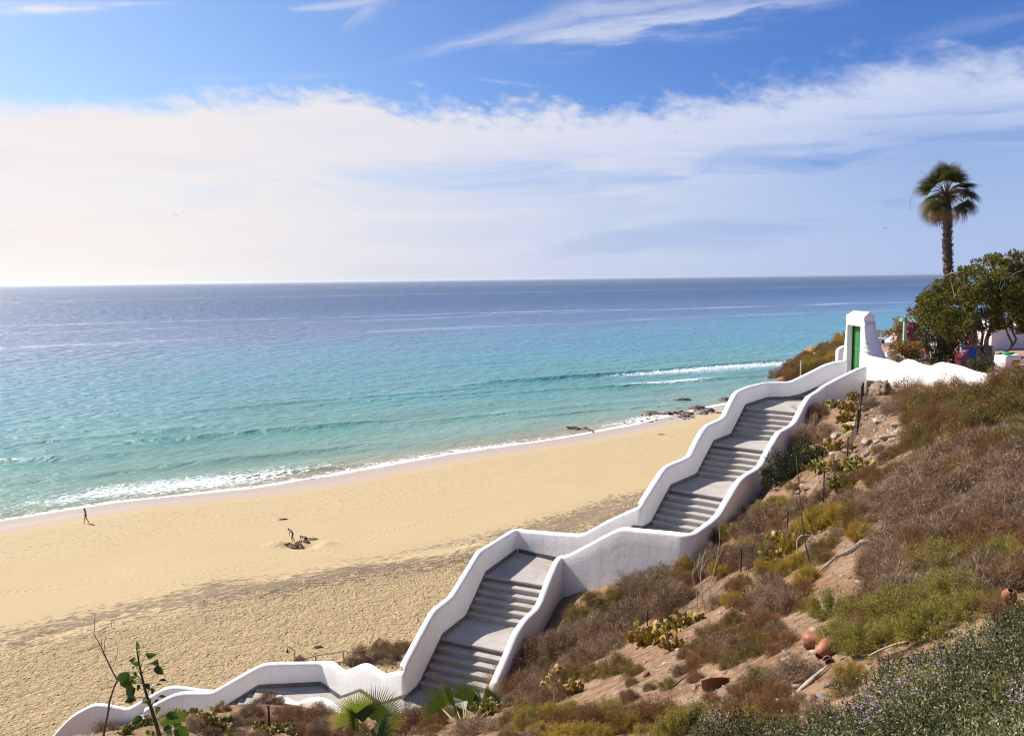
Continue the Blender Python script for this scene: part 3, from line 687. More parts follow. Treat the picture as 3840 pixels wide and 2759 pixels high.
A8 = c7+w_*2.5; A8[2] = z8; flight(A8, w_, nW, 4, 0.34, (z8-z9)/4, -0.02, 1.6)
nH = np.array([0.0599, -0.9982, 0])
poly_slab('landing', [xy(c7+w_*3.5), xy(c9+np.array([.02, .02, 0])), xy(c9+h_*2.15), xy(c9+h_*2.15+nH*1.6), (-7.25, 24.2), xy(c7+w_*3.5+nW*1.6)], z9-0.004)
z10 = z9-6*0.16; A9 = c9+h_*2.15; A9[2] = z9; flight(A9, h_, nH, 6, 0.28, 0.16, -0.02, 1.6)
V, F = slab(np.array([*(c9+h_*3.5)[:2], z10-.004]), h_, nH, 1.9, -0.02, 1.6, 0.7); sm('landing', V, F, m_conc)
A10 = c9+h_*5.4; A10[2] = z10; flight(A10, h_, nH, 7, 0.28, 0.165, -1.9, 0.5)
V, F = slab(np.array([*(c9+h_*7.1)[:2], z10-7*.165]), h_, nH, 1.2, -1.9, 0.5, 0.7); sm('landing', V, F, m_conc)
# top flight, landing 1 up to the gate
ht = (gt-c1)/np.linalg.norm(gt-c1); et = np.array([ht[1], -ht[0], 0])
zg = -4.36; nt = 6; At = c1+ht*3.5; At[2] = zg
flight(At, -ht, et, nt, 0.40, (zg-P1[2])/nt, -0.02, 1.5)
V, F = slab(np.array([*(c1+ht*3.45)[:2], zg-.003]), ht, et, 0.75, -0.02, 1.5, 0.7); sm('landing', V, F, m_conc)
# --- parapets (tops measured on their planes)
def prof(P0, hd, pts, lo=-1e9, hi=1e9):
    P0 = np.array(P0, float); L_ = []
    for q_ in pts:
        X_ = onplane(q_, P0, hd); s_ = float(np.dot(X_-P0, hd))
        if lo+.1 < s_ < hi-.1: L_.append((s_, tuple(X_)))
    L_.sort(key=lambda t_: t_[0]); out = []; last = -1e9
    for s_, X_ in L_:
        if s_-last > .06: out.append(X_); last = s_
    return out
sC1_ = float(np.dot(c1-P1, U1)); sC4_ = float(np.dot(c4-P1, U1)); L45_ = float(np.dot(c5-c4, d45)); sC5_ = float(np.dot(c5-Q1, U2)); sC7_ = float(np.dot(c7-Q1, U2))
sea_pts = []
sea_pts += prof(gt, -ht, [pH(1990, 576), pH(1850, 588), pH(1700, 628), pH(1500, 728), pH(1350, 803), pH(1195, 880), pH(1020, 884)], -1e9, float(np.hypot(*(gt-c1)[:2])))
sea_pts += [(11.0, 34.43, -4.575)]
sea_pts += prof(P1, U1, [pA(1150, 262), pA(1020, 312), pA(985, 345), pA(935, 445), pA(875, 575), pA(845, 598), pA(700, 662), pA(655, 718), pA(590, 840), pA(525, 975), pA(500, 990), pA(290, 1080), pA(250, 1125), pA(160, 1270), pB(700, 200), pB(560, 420), pB(480, 545)], sC1_, sC4_)
sea_pts += [(4.232, 25.869, -7.44)]
sea_pts += prof(c4, d45, [pB(0, 772), pC(1950, 40), pC(1640, 212), pC(1560, 224), pC(1000, 186)], 0, L45_)
sea_pts += [(0.105, 29.05, -9.25)]
sea_pts += prof(Q1, U2, [pC(420, 290), pC(120, 470), pC(60, 560), pR4(600, 475), pR4(545, 570), pR4(510, 605), pR4(418, 675), pR4(380, 740), pR4(300, 890), pR4(235, 1010)], sC5_, sC7_)
sea_pts += [(-3.221, 22.094, -11.22)]
sea_pts += prof(c7, w_, [pE(1900, 380), pE(1725, 432), pE(1690, 425), pE(1520, 310), pE(1450, 298), pE(1240, 388), pE(1205, 380), pE(1060, 268)], 0, 5.0)
sea_pts += [(-6.53, 25.84, -12.76)]
sea_pts += prof(c9, h_, [pE(800, 290), pE(320, 298), pE(225, 322), pE(0, 448), pF(2100, 545), pF(1930, 645), pF(1870, 655), pF(1540, 655), pF(1430, 680), pF(1200, 800), pF(1095, 862)])
sp = wall('parapet', [(x-OFF.x, y-OFF.y, z-OFF.z) for x, y, z in sea_pts], -1, 0.27, 1.5, stair, seed=1, outdepth=4.5)
sp['label'] = 'white seaward parapet, its top rising and dipping with the steps'
# landward parapet
rk = np.array([12.45, 32.38, 0]); ge = np.array([14.97, 33.28, 0]); hk = (ge-rk)/np.linalg.norm(ge-rk)
lp = []
lp += prof(ge, -hk, [pH(2205, 648), pH(2120, 672), pH(1990, 735), pH(1870, 790), pH(1590, 905), pH(1475, 972)], -1e9, float(np.linalg.norm(ge-rk)))
lp += [tuple(np.array([12.45, 32.38, -4.45]))]
k1 = P1+E1*WD
lp += prof(k1, U1, [pA(1770, 300), pA(1740, 318), pA(1680, 350), pA(1640, 400), pA(1590, 490), pA(1530, 610), pA(1480, 662), pA(1440, 682), pA(1360, 722), pA(1320, 780), pA(1240, 925), pA(1170, 1060), pA(1130, 1095), pA(1010, 1160), pA(960, 1205), pA(880, 1330), pB(1780, 270), pB(1620, 540), pB(1510, 725), pB(1440, 790), pB(1200, 960)], float(np.dot(rk-k1, U1)), float(np.dot(rc4-k1, U1)))
lp += [tuple(np.array([5.17, 23.2, -7.53]))]
lp += prof(rc4, d45, [pB(1000, 975), pB(500, 930), pB(200, 898), pB(90, 925), pC(2150, 140), pC(1800, 330), pC(1480, 498), pC(1400, 512)], 0, 4.62)
lp += [tuple(np.array([*rr5[:2], -9.16]))]
k5 = np.array([*rr5[:2], 0])
endR = Qc+E2*(WD+0.02)
hdR = (endR-k5)*[1, 1, 0]; hdR = hdR/np.linalg.norm(hdR)
lp += prof(k5, hdR, [pC(1230, 540), pC(1170, 640), pC(1080, 840), pC(1000, 1050), pC(930, 1230), pC(860, 1340), pC(700, 1480), pD(1830, 380), pD(1760, 500), pD(1680, 700), pD(1590, 900), pD(1500, 1100), pD(1430, 1262)])
rp = wall('parapet', [(x-OFF.x, y-OFF.y, z-OFF.z) for x, y, z in lp], +1, 0.27, 1.6, stair, seed=2, outdepth=2.6)
rp['label'] = 'white parapet on the hill side of the steps'
# near parapet of the lower flights and the outer one below them
cW = c7+nW*1.6; cH = c9+nH*1.6
np_ = prof(cW, w_, [pE(1330, 900), pE(1225, 812), pE(1150, 732), pE(1060, 680), pE(980, 670), pE(900, 684), pE(800, 716), pE(740, 745)], -2, 4.3)
np_ += [(-7.3, 24.22, z9+.55)]
np_ += prof(cH, h_, [pE(690, 740), pE(650, 700), pE(600, 614), pE(540, 590), pE(490, 602), pE(440, 640), pE(380, 690)], 1.0, 9)
e0 = np_[-1]; np_ += [(e0[0]-1.2, e0[1]-.07, e0[2]-.25), (e0[0]-3.0, e0[1]-.18, e0[2]-1.1), (e0[0]-4.6, e0[1]-.27, e0[2]-1.6)]
o = wall('parapet', [(x-OFF.x, y-OFF.y, z-OFF.z) for x, y, z in np_], +1, 0.25, 1.2, stair, seed=3); o['label'] = 'low white parapet on the near side of the lower flights'
P2w = np.array([-6.53, 27.95, 0])
op = prof(P2w, h_, [pF(1980, 640), pF(1800, 626), pF(1500, 584), pF(1400, 580), pF(1280, 625), pF(900, 846), pF(860, 850), pF(560, 795), pF(460, 795), pF(250, 905), pF(150, 985), pF(80, 1062), pF(20, 1130), pF(-30, 1200)])
o = wall('parapet', [(x-OFF.x, y-OFF.y, z-OFF.z) for x, y, z in op], -1, 0.27, 1.4, stair, seed=4, outdepth=4.0); o['label'] = 'white outer parapet of the lowest flights above the sand'
# --- dark skirting painted along the foot of the seaward parapet
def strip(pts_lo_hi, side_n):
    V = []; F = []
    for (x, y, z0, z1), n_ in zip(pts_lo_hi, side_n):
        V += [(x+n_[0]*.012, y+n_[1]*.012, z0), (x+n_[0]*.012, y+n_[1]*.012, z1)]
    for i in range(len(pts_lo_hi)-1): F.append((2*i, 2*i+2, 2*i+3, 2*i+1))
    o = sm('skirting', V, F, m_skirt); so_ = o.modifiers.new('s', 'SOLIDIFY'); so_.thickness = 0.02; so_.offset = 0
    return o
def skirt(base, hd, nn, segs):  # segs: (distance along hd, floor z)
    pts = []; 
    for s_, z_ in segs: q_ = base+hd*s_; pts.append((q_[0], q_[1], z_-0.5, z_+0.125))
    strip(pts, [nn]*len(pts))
sC1 = float(np.dot(c1-P1, U1)); sC4 = float(np.dot(c4-P1, U1)); FL = 5*TR
s2 = FL+LA; s3 = s2+FL+LB
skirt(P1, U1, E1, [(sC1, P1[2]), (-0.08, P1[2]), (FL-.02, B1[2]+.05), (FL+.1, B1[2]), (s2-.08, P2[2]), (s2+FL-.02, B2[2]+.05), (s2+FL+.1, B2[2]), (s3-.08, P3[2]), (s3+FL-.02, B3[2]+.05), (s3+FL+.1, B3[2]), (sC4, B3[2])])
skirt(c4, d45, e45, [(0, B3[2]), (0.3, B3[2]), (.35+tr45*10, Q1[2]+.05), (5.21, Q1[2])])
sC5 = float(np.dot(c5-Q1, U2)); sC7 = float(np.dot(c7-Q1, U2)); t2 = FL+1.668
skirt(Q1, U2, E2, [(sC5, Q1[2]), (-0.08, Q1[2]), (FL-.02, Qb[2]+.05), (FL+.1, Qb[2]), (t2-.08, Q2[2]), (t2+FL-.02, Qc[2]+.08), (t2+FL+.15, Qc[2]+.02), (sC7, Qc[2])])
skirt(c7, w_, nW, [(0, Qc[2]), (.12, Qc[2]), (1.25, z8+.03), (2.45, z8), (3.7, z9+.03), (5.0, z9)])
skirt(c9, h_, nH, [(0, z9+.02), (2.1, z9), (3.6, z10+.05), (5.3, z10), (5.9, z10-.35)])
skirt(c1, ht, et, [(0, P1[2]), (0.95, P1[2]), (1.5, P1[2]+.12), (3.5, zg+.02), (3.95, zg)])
# ------------------------------------------------------------------ gateway, boundary wall
gate = empty('gateway', (15.1, 34.5, -4.4), 0, 'tall white plastered gateway with a green door at the head of the beach steps', 'gateway')
GO = np.array(gate.location)
def g_mesh(name, V, F, m, bevel=0.02, smooth=False, parent=gate):
    o = mo(name, [tuple(np.array(v, float)-GO) for v in V], F, m, parent, smooth=smooth)
    if bevel: bb = o.modifiers.new('b', 'BEVEL'); bb.width = bevel; bb.segments = 3; bb.limit_method = 'ANGLE'
    return o
XF, XBk = 15.0, 15.45       # front (seaward-facing, towards the steps) and back faces
ya, yb = 34.62, 35.98       # door opening
zt = -2.23; zc = -1.6
# far jamb + lintel, battered outwards to the north
def prism(poly, x0, x1):   # poly in (y, z)
    n = len(poly); V = [(x0, y, z) for y, z in poly]+[(x1, y, z) for y, z in poly]
    return V, [tuple(range(n)), tuple(range(2*n-1, n-1, -1))]+[(i, n+i, n+(i+1) % n, (i+1) % n) for i in range(n)]
V, F = prism([(36.55, -5.4), (36.32, -3.6), (36.10, -2.045), (34.3, -2.045), (34.3, -5.4), (ya, -5.4), (ya, zt), (yb, zt+.02), (yb, -5.4)], XF, XBk)
g_mesh('wall', V, F, m_plaster, 0.03)
# buttress flaring toward the viewer, rounded on its free side
VV = []; FFF = []; ny, nz = 9, 16
for k in range(nz+1):
    t = k/nz; z = -1.70-t*3.7
    fl = 0.42+1.18*t**1.35*(0.9)                          # reach in -y
    if z < -3.4: fl += (-3.4-z)*0.35
    for j in range(ny+1):
        a = j/ny*math.pi/2
        bulge = 0.03*fbm(np.array(z*2.0), np.array(j*.5), 1, 2, 8).item()
        VV.append((XF+(XBk-XF+.1*t)*(1-math.cos(a))+0.0, 34.32-fl*math.sin(a)**0.0*(1 if j == 0 else math.cos(a)**0.55 if j < ny else 0.0)+bulge, z))
# cross-section: straight front face, rounded back corner
VV = []
for k in range(nz+1):
    t = k/nz; z = -2.0-t*3.4; fl = 0.05+1.9*max(t-.0, 0)**1.6
    D_ = XBk-XF+0.02+1.25*t**1.8
    sec = [(XF, 34.32), (XF, 34.32-fl*0.72-.02)]+[(XF+D_*(1-math.cos(a_)), 34.32-fl*0.72-.02-fl*0.28*math.sin(a_)) for a_ in np.linspace(.35, 1.57, 5)]+[(XF+D_, 34.32)]
    for (x, y) in sec: VV.append((x, y+0.018*fbm(np.array(z*3.0), np.array(x*2), 1, 2, 8).item(), z))
kk = 8
for k in range(nz):
    for j in range(kk-1): FFF.append((k*kk+j, k*kk+j+1, (k+1)*kk+j+1, (k+1)*kk+j))
FFF.append(tuple(range(kk))[::-1])
o = g_mesh('buttress', VV, FFF, m_plaster, 0.0, True)
# capped top: gabled block
capV = []
for y, ins in ((34.27, 0.0), (36.13, 0.0)):
    capV += [(XF-.012, y, -2.04), (XF-.012, y, -1.79), (XF+.19, y+(0.02 if y < 35 else -.28), -1.585), (XF+.25, y+(0.02 if y < 35 else -.28), -1.585), (XBk+.0, y, -1.78), (XBk+.0, y, -2.04)]
capF = [(0, 1, 2, 3, 4, 5), (11, 10, 9, 8, 7, 6)]+[(i, 6+i, 6+(i+1) % 6, (i+1) % 6) for i in range(6)]
g_mesh('cap', capV, [f[::-1] for f in capF], m_plaster, 0.02)
m_green, b, p = mat('green_door_paint', 0.38, 0.5)
co = objco(b); gsep = b.sep(co)
fl = b.noise(b.vscale(co, (8, 8, .8)), 1.0, 4, .6)
b.put(p.inputs['Base Color'], b.mix(fl, (0.018, 0.16, 0.055), (0.07, 0.23, 0.06)))
dr = g_mesh('door', *prism([(ya-.05, -4.36), (yb+.05, -4.36), (yb+.05, -2.15), (ya-.05, -2.15)], XF+.30, XF+.345), m_green, 0)
m_dark = simple('dark_weathered_wood', (0.05, 0.04, 0.03), 0.9, .3)
mbx = MB()
for y0 in (35.56, 35.36, 35.02, 34.72, 35.85): mbx.box(XF+.285, XF+.302, y0-.02, y0+.02, -4.33, -2.2)
for z0 in (-4.3, -3.3, -2.28): mbx.box(XF+.288, XF+.303, ya, yb, z0, z0+.08)
g_mesh('door_panel', mbx.V, mbx.F, simple('green_moulding', (0.05, 0.26, 0.09), 0.35, .05), 0, parent=dr).location = (0, 0, 0)
mbx = MB().box(XF+.27, XF+.30, 35.13, 35.19, -3.4, -3.22).tube([(XF+.29, 35.16, -3.28), (XF+.23, 35.16, -3.28), (XF+.23, 35.28, -3.28)], .012, 6)
g_mesh('handle', mbx.V, mbx.F, simple('black_iron', (0.02, .02, .02), .5, .1), 0, parent=dr)
mbx = MB().box(XF+.235, XF+.30, yb-.035, yb+.004, -4.36, zt-.03).box(XF+.235, XF+.30, ya-.004, yb, zt-.05, zt+.0)
g_mesh('door_frame', mbx.V, mbx.F, m_dark, 0)
# three lines of small painted lettering on the buttress face
m_letter = simple('grey_lettering', (0.10, 0.09, 0.09), .9, .1)
for i, (txt, z) in enumerate((('CAFE BAR MAR', -2.86), ('SNACK BAR SOL', -3.06), ('LAS OLAS PLAYA', -3.26))):
    pass
mbx = MB(); rr = np.random.RandomState(3)
for li, (z, n) in enumerate(((-2.86, 9), (-3.05, 11), (-3.24, 12))):
    y = 34.26
    for k in range(n):
        if k in (3, 6, 9): y -= 0.025
        g = rr.randint(4); w = .042
        mbx.box(XF-.004, XF+.002, y-.009, y, z-.06, z)
        if g != 1: mbx.box(XF-.004, XF+.002, y-w, y-.0095, z-.012, z-.0005)
        if g in (0, 2): mbx.box(XF-.004, XF+.002, y-w, y-.0095, z-.06, z-.05)
        if g in (2, 3): mbx.box(XF-.004, XF+.002, y-w, y-w+.009, z-.049, z-.0125)
        y -= .058
g_mesh('lettering', mbx.V, mbx.F, m_letter, 0)
# boundary wall running toward the viewer from the gateway, with its humps
bw_pts = []
def bwp(px, py): return tuple(onplane(pG(px, py), np.array([XF+.03, 30, 0.]), np.array([0, 1., 0])))
for q in [(868, 806), (930, 828), (985, 846), (1012, 822), (1055, 802), (1110, 806), (1150, 825), (1230, 856), (1300, 878), (1330, 862), (1365, 838), (1400, 832), (1470, 842), (1600, 872), (1750, 922), (1830, 944), (1925, 950), (1950, 936), (1990, 930), (2060, 934), (2200, 960)]:
    bw_pts.append(bwp(*q))
bw_pts.insert(0, (bw_pts[0][0], 33.9, bw_pts[0][2]))
bw = wall('boundary_wall', bw_pts, +1, 0.20, 1.8, None, seed=6, wobble=.02)
tag(bw, 'long white plastered boundary wall with rounded humps between the gateway and the scrub', 'wall')
# the seaward stub of wall west of the gateway
ws_ = [(*q[:2], q[2]) for q in (onplane(pG(452, 655), np.array([0, 37.6, 0.]), np.array([1., 0, 0])), onplane(pG(420, 662), np.array([0, 37.6, 0.]), np.array([1., 0, 0])), onplane(pG(385, 675), np.array([0, 37.6, 0.]), np.array([1., 0, 0])), onplane(pG(368, 690), np.array([0, 37.6, 0.]), np.array([1., 0, 0])), onplane(pG(362, 712), np.array([0, 37.6, 0.]), np.array([1., 0, 0])))]
o = wall('garden_wall', [(16.4, 37.6, ws_[0][2]+.1)]+ws_, +1, .3, 1.7, None, seed=9); tag(o, 'short rounded white wall stub just seaward of the gateway', 'wall')
# ------------------------------------------------------------------ plant building blocks
def leafmat(name, cols, rough=0.6, trans=0.35, tintvar=1.0, objvar=0.25):
    m = bpy.data.materials.new(name); m.use_nodes = True; b = NB(m.node_tree); p = m.node_tree.nodes['Principled BSDF']
    t = b.new('ShaderNodeAttribute', attribute_name='tint').outputs['Fac']
    oi = b.new('ShaderNodeObjectInfo').outputs['Random']
    f = b.m('ADD', t, b.mul(b.sub(oi, 0.5), objvar), clamp=True)
    n = len(cols); c = b.ramp(f, [(i/(n-1), cc) for i, cc in enumerate(cols)])
    b.put(p.inputs['Base Color'], c); p.inputs['Roughness'].default_value = rough; p.inputs['Specular IOR Level'].default_value = 0.25
    if trans:
        tr = b.new('ShaderNodeBsdfTranslucent'); b.put(tr.inputs['Color'], b.mix(1.0, c, (1.25, 1.2, 0.6), 'MULTIPLY'))
        mx = b.new('ShaderNodeMixShader'); mx.inputs[0].default_value = trans
        b.l.new(p.outputs[0], mx.inputs[1]); b.l.new(tr.outputs[0], mx.inputs[2])
        out = [n_ for n_ in m.node_tree.nodes if n_.type == 'OUTPUT_MATERIAL'][0]; b.l.new(mx.outputs[0], out.inputs['Surface'])
    return m
def unit(v): return v/(np.linalg.norm(v, axis=-1, keepdims=True)+1e-9)
def blades(C, D, L_, W_, rng, bend=0.25):
    n = len(C); D = unit(D); side = unit(np.cross(D, rng.normal(size=(n, 3))))
    L_ = np.broadcast_to(L_, (n,))[:, None]; W_ = np.broadcast_to(W_, (n,))[:, None]
    a = C-side*W_*.5; b_ = C+side*W_*.5; tip = C+D*L_+rng.normal(size=(n, 3))*L_*bend*.4
    V = np.stack([a, b_, tip], 1).reshape(-1, 3); F = np.arange(3*n).reshape(n, 3); return V, F, 3
def leaves(C, D, L_, W_, rng, flat=0.0):
    n = len(C); D = unit(D); r = rng.normal(size=(n, 3)); 
    if flat: r = r*(1-flat)+np.array([0, 0, 1.])*flat
    side = unit(np.cross(D, r)); L_ = np.broadcast_to(L_, (n,))[:, None]; W_ = np.broadcast_to(W_, (n,))[:, None]
    V = np.stack([C, C+D*L_*.5+side*W_*.5, C+D*L_, C+D*L_*.5-side*W_*.5], 1).reshape(-1, 3)
    return V, np.arange(4*n).reshape(n, 4), 4
def tri(V, F):
    return F if F.shape[1] == 3 else np.concatenate([F[:, [0, 1, 2]], F[:, [0, 2, 3]]])
class Cloud:
    def __init__(s): s.V = []; s.F = []; s.T = []; s.n = 0
    def add(s, VF, tint):
        V, F, k = VF; F = tri(V, F); s.V.append(V); s.F.append(F+s.n); s.n += len(V)
        s.T.append(np.repeat(np.asarray(tint), k)); return s
    def mesh(s, name, m): return mesh(name, np.concatenate(s.V), np.concatenate(s.F), m, tint=np.clip(np.concatenate(s.T), 0, 1))
def dome(n, rng, hs=0.75, lob=0.25, zmin=-0.08, rmin=0.45):
    d = unit(rng.normal(size=(n, 3))); d[:, 2] = np.abs(d[:, 2])+zmin; d = unit(d)
    az_ = np.arctan2(d[:, 1], d[:, 0]); k = rng.uniform(0, 6.3, 4)
    r = 1-lob+lob*(np.sin(az_*2+k[0])*.5+np.sin(az_*3+k[1]+d[:, 2]*4)*.5+np.sin(az_*5+k[2]+d[:, 2]*7)*.35)
    rad = r*rng.uniform(rmin, 1, n)**0.5; P = d*rad[:, None]; P[:, 2] *= hs; return P, d
def stems_mesh(P, m, rng, r0=0.012, nmax=34, name='stems'):
    V = []; F = []; idx = rng.permutation(len(P))[:nmax]
    for i in idx:
        e = P[i]*rng.uniform(.75, 1.0); mid = e*np.array([.35, .35, .6])+rng.normal(size=3)*.05; b0 = rng.normal(size=3)*.06; b0[2] = -.15
        v, f = tube_vf([b0, mid, e], [r0*1.3, r0, r0*.35], 4, False); o = len(V); V += [tuple(q) for q in v]; F += [tuple(a+o for a in g) for g in f]
    return mesh(name, V, F, m)
M_twig = leafmat('dry_twigs', [(0.050, 0.031, 0.019), (0.190, 0.120, 0.070), (0.35, 0.245, 0.155), (0.50, 0.39, 0.27)], .9, 0)
M_red = leafmat('reddish_dry_twigs', [(0.065, 0.035, 0.022), (0.17, 0.080, 0.040), (0.27, 0.145, 0.07), (0.33, 0.22, 0.12)], .9, .2)
M_olive = leafmat('olive_foliage', [(0.062, 0.044, 0.019), (0.150, 0.108, 0.036), (0.245, 0.182, 0.058), (0.33, 0.235, 0.10)], .8, .15)
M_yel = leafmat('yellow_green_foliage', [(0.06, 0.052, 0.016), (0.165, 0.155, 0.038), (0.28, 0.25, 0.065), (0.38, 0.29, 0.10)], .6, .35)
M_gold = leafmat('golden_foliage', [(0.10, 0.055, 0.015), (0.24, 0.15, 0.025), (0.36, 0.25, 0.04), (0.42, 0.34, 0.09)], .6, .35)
M_dark = leafmat('dark_green_leaves', [(0.014, 0.018, 0.010), (0.032, 0.040, 0.018), (0.055, 0.070, 0.026), (0.12, 0.115, 0.045)], .5, .2)
M_tree = leafmat('tree_leaves', [(0.018, 0.019, 0.005), (0.062, 0.068, 0.012), (0.150, 0.145, 0.024), (0.28, 0.225, 0.055)], .75, .3)
M_stem = simple('dry_stem_bark', (0.20, 0.16, 0.125), .9, .3, 20)
M_stemw = simple('bleached_stem', (0.48, 0.43, 0.37), .9, .2, 20)
M_bark = simple('tree_bark', (0.20, 0.155, 0.125), .9, .35, 9, .02, 14)
PROTO = {}
def make_proto(kind, seed):
    rng = np.random.RandomState(seed); c = Cloud()
    if kind in ('G', 'B'):
        P, d = dome(100, rng, .8); K = 95; idx = np.repeat(np.arange(len(P)), K); n = len(idx)
        C_ = P[idx]+rng.normal(size=(n, 3))*.085; C_[:, 2] = np.maximum(C_[:, 2], -.1)
        D_ = d[idx]*.9+rng.normal(size=(n, 3))*.65+[0, 0, .25]
        c.add(blades(C_, D_, rng.uniform(.05, .15, n), rng.uniform(.006, .012, n), rng, .5), .30+.4*rng.rand(len(P))[idx]*1.0+rng.normal(size=n)*.14)
        P2, d2 = dome(260, rng, .85, rmin=.8); n = len(P2)
        c.add(blades(P2*.86, d2+rng.normal(size=(n, 3))*.6, rng.uniform(.10, .24, n), .010, rng, .3), .8+rng.normal(size=n)*.15)
        n = 5200; i2 = rng.randint(0, len(P), n); c.add(leaves(P[i2]+rng.normal(size=(n, 3))*.09, rng.normal(size=(n, 3)), rng.uniform(.018, .035, n), .012, rng), .25+.5*rng.rand(len(P))[i2]+rng.normal(size=n)*.2)
        m = M_twig if kind == 'G' else M_red
    elif kind == 'O':
        P, d = dome(110, rng, .75); K = 75; idx = np.repeat(np.arange(len(P)), K); n = len(idx)
        C_ = P[idx]+rng.normal(size=(n, 3))*.075
        c.add(leaves(C_, d[idx]+rng.normal(size=(n, 3))*.9+[0, 0, .5], rng.uniform(.03, .065, n), rng.uniform(.012, .02, n), rng), .30+.4*rng.rand(len(P))[idx]+rng.normal(size=n)*.15)
        n = 1500; i2 = rng.randint(0, len(P), n); c.add(blades(P[i2]*.8+rng.normal(size=(n, 3))*.08, d[i2]+rng.normal(size=(n, 3))*.5+[0, 0, .4], rng.uniform(.12, .28, n), .011, rng), .55+rng.normal(size=n)*.2)
        m = M_olive
    elif kind in ('Y', 'A'):
        P, d = dome(90, rng, .9); K = 135; idx = np.repeat(np.arange(len(P)), K); n = len(idx)
        t = rng.rand(n)[:, None]; ax = unit(d+[0, 0, .55])
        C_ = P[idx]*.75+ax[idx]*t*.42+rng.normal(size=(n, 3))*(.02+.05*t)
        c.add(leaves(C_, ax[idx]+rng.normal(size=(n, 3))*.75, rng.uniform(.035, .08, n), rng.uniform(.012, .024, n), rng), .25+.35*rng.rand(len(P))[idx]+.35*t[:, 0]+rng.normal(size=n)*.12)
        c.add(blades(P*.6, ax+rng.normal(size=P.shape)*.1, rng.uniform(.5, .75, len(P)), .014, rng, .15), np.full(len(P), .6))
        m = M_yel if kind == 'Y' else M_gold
    elif kind == 'D':
        P, d = dome(130, rng, .8, .3); K = 50; idx = np.repeat(np.arange(len(P)), K); n = len(idx)
        C_ = P[idx]+rng.normal(size=(n, 3))*.07
        c.add(leaves(C_, d[idx]+rng.normal(size=(n, 3))*.8+[0, 0, .3], rng.uniform(.04, .08, n), rng.uniform(.025, .04, n), rng), .25+.4*rng.rand(len(P))[idx]+rng.normal(size=n)*.2)
        m = M_dark
    elif kind == 'W':       # bare branchy dead bush
        P, d = dome(70, rng, .8, .3, rmin=.2); m = M_stemw
        n = 900; i2 = rng.randint(0, len(P), n); c.add(blades(P[i2]*rng.uniform(.4, 1, (n, 1)), d[i2]+rng.normal(size=(n, 3))*.8, rng.uniform(.15, .4, n), .014, rng, .5), rng.rand(n))
    fo = c.mesh(dict(G='twigs', B='twigs', O='foliage', Y='foliage', A='foliage', D='foliage', W='twigs')[kind], m)
    st = stems_mesh(P, M_stemw if kind == 'W' else M_stem, rng, .016 if kind == 'W' else .011, 46 if kind == 'W' else 26)
    return fo, st
for k_, ns_ in (('G', 4), ('B', 3), ('O', 4), ('Y', 3), ('A', 2), ('D', 2), ('W', 1)):
    PROTO[k_] = [make_proto(k_, 100+ord(k_)*7+i) for i in range(ns_)]
KW = dict(G=('dry_shrub', 'dry grey-brown twiggy shrub'), B=('dry_shrub', 'reddish-brown dry shrub'), O=('green_shrub', 'olive-green fine-leaved shrub'), Y=('green_shrub', 'bright yellow-green wispy shrub'), A=('golden_shrub', 'golden-yellow shrub'), D=('leafy_bush', 'dark green leafy bush'), W=('dead_bush', 'bleached leafless dead bush'))
NSH = [0]
def shrub(kind, loc, r, where=None, label=None, group=None, hs=1.0, name=None):
    NSH[0] += 1; fo, st = PROTO[kind][NSH[0] % len(PROTO[kind])]
    nm, desc = KW[kind]
    t = empty(name or nm, loc, random.uniform(0, 6.28), label or (desc+' '+where), 'shrub' if kind != 'D' else 'bush', group)
    t.scale = (r*random.uniform(.9, 1.1), r*random.uniform(.9, 1.1), r*hs*random.uniform(.95, 1.25))
    t.rotation_euler.x = random.uniform(-.12, .12); t.rotation_euler.y = random.uniform(-.12, .12)
    link(fo.name.split('.')[0], fo, t); link('stems', st, t)
    return t
def shrub_px(kind, S, rpx, where=None, label=None, hs=1.0, group=None, sink=.15, beachz=False):
    """S = centre of the shrub in photo pixels; it is rooted where the ground lies under its lower part"""
    if beachz: q = bz(S[0], S[1]+rpx*.5)
    else: q = hit(S[0], S[1]+rpx*.45)
    if q is None: return None
    r = 1.6*rpx*np.linalg.norm(q)/FO
    return shrub(kind, (q[0], q[1], q[2]-r*sink), r*1.08, where, label, group, hs)
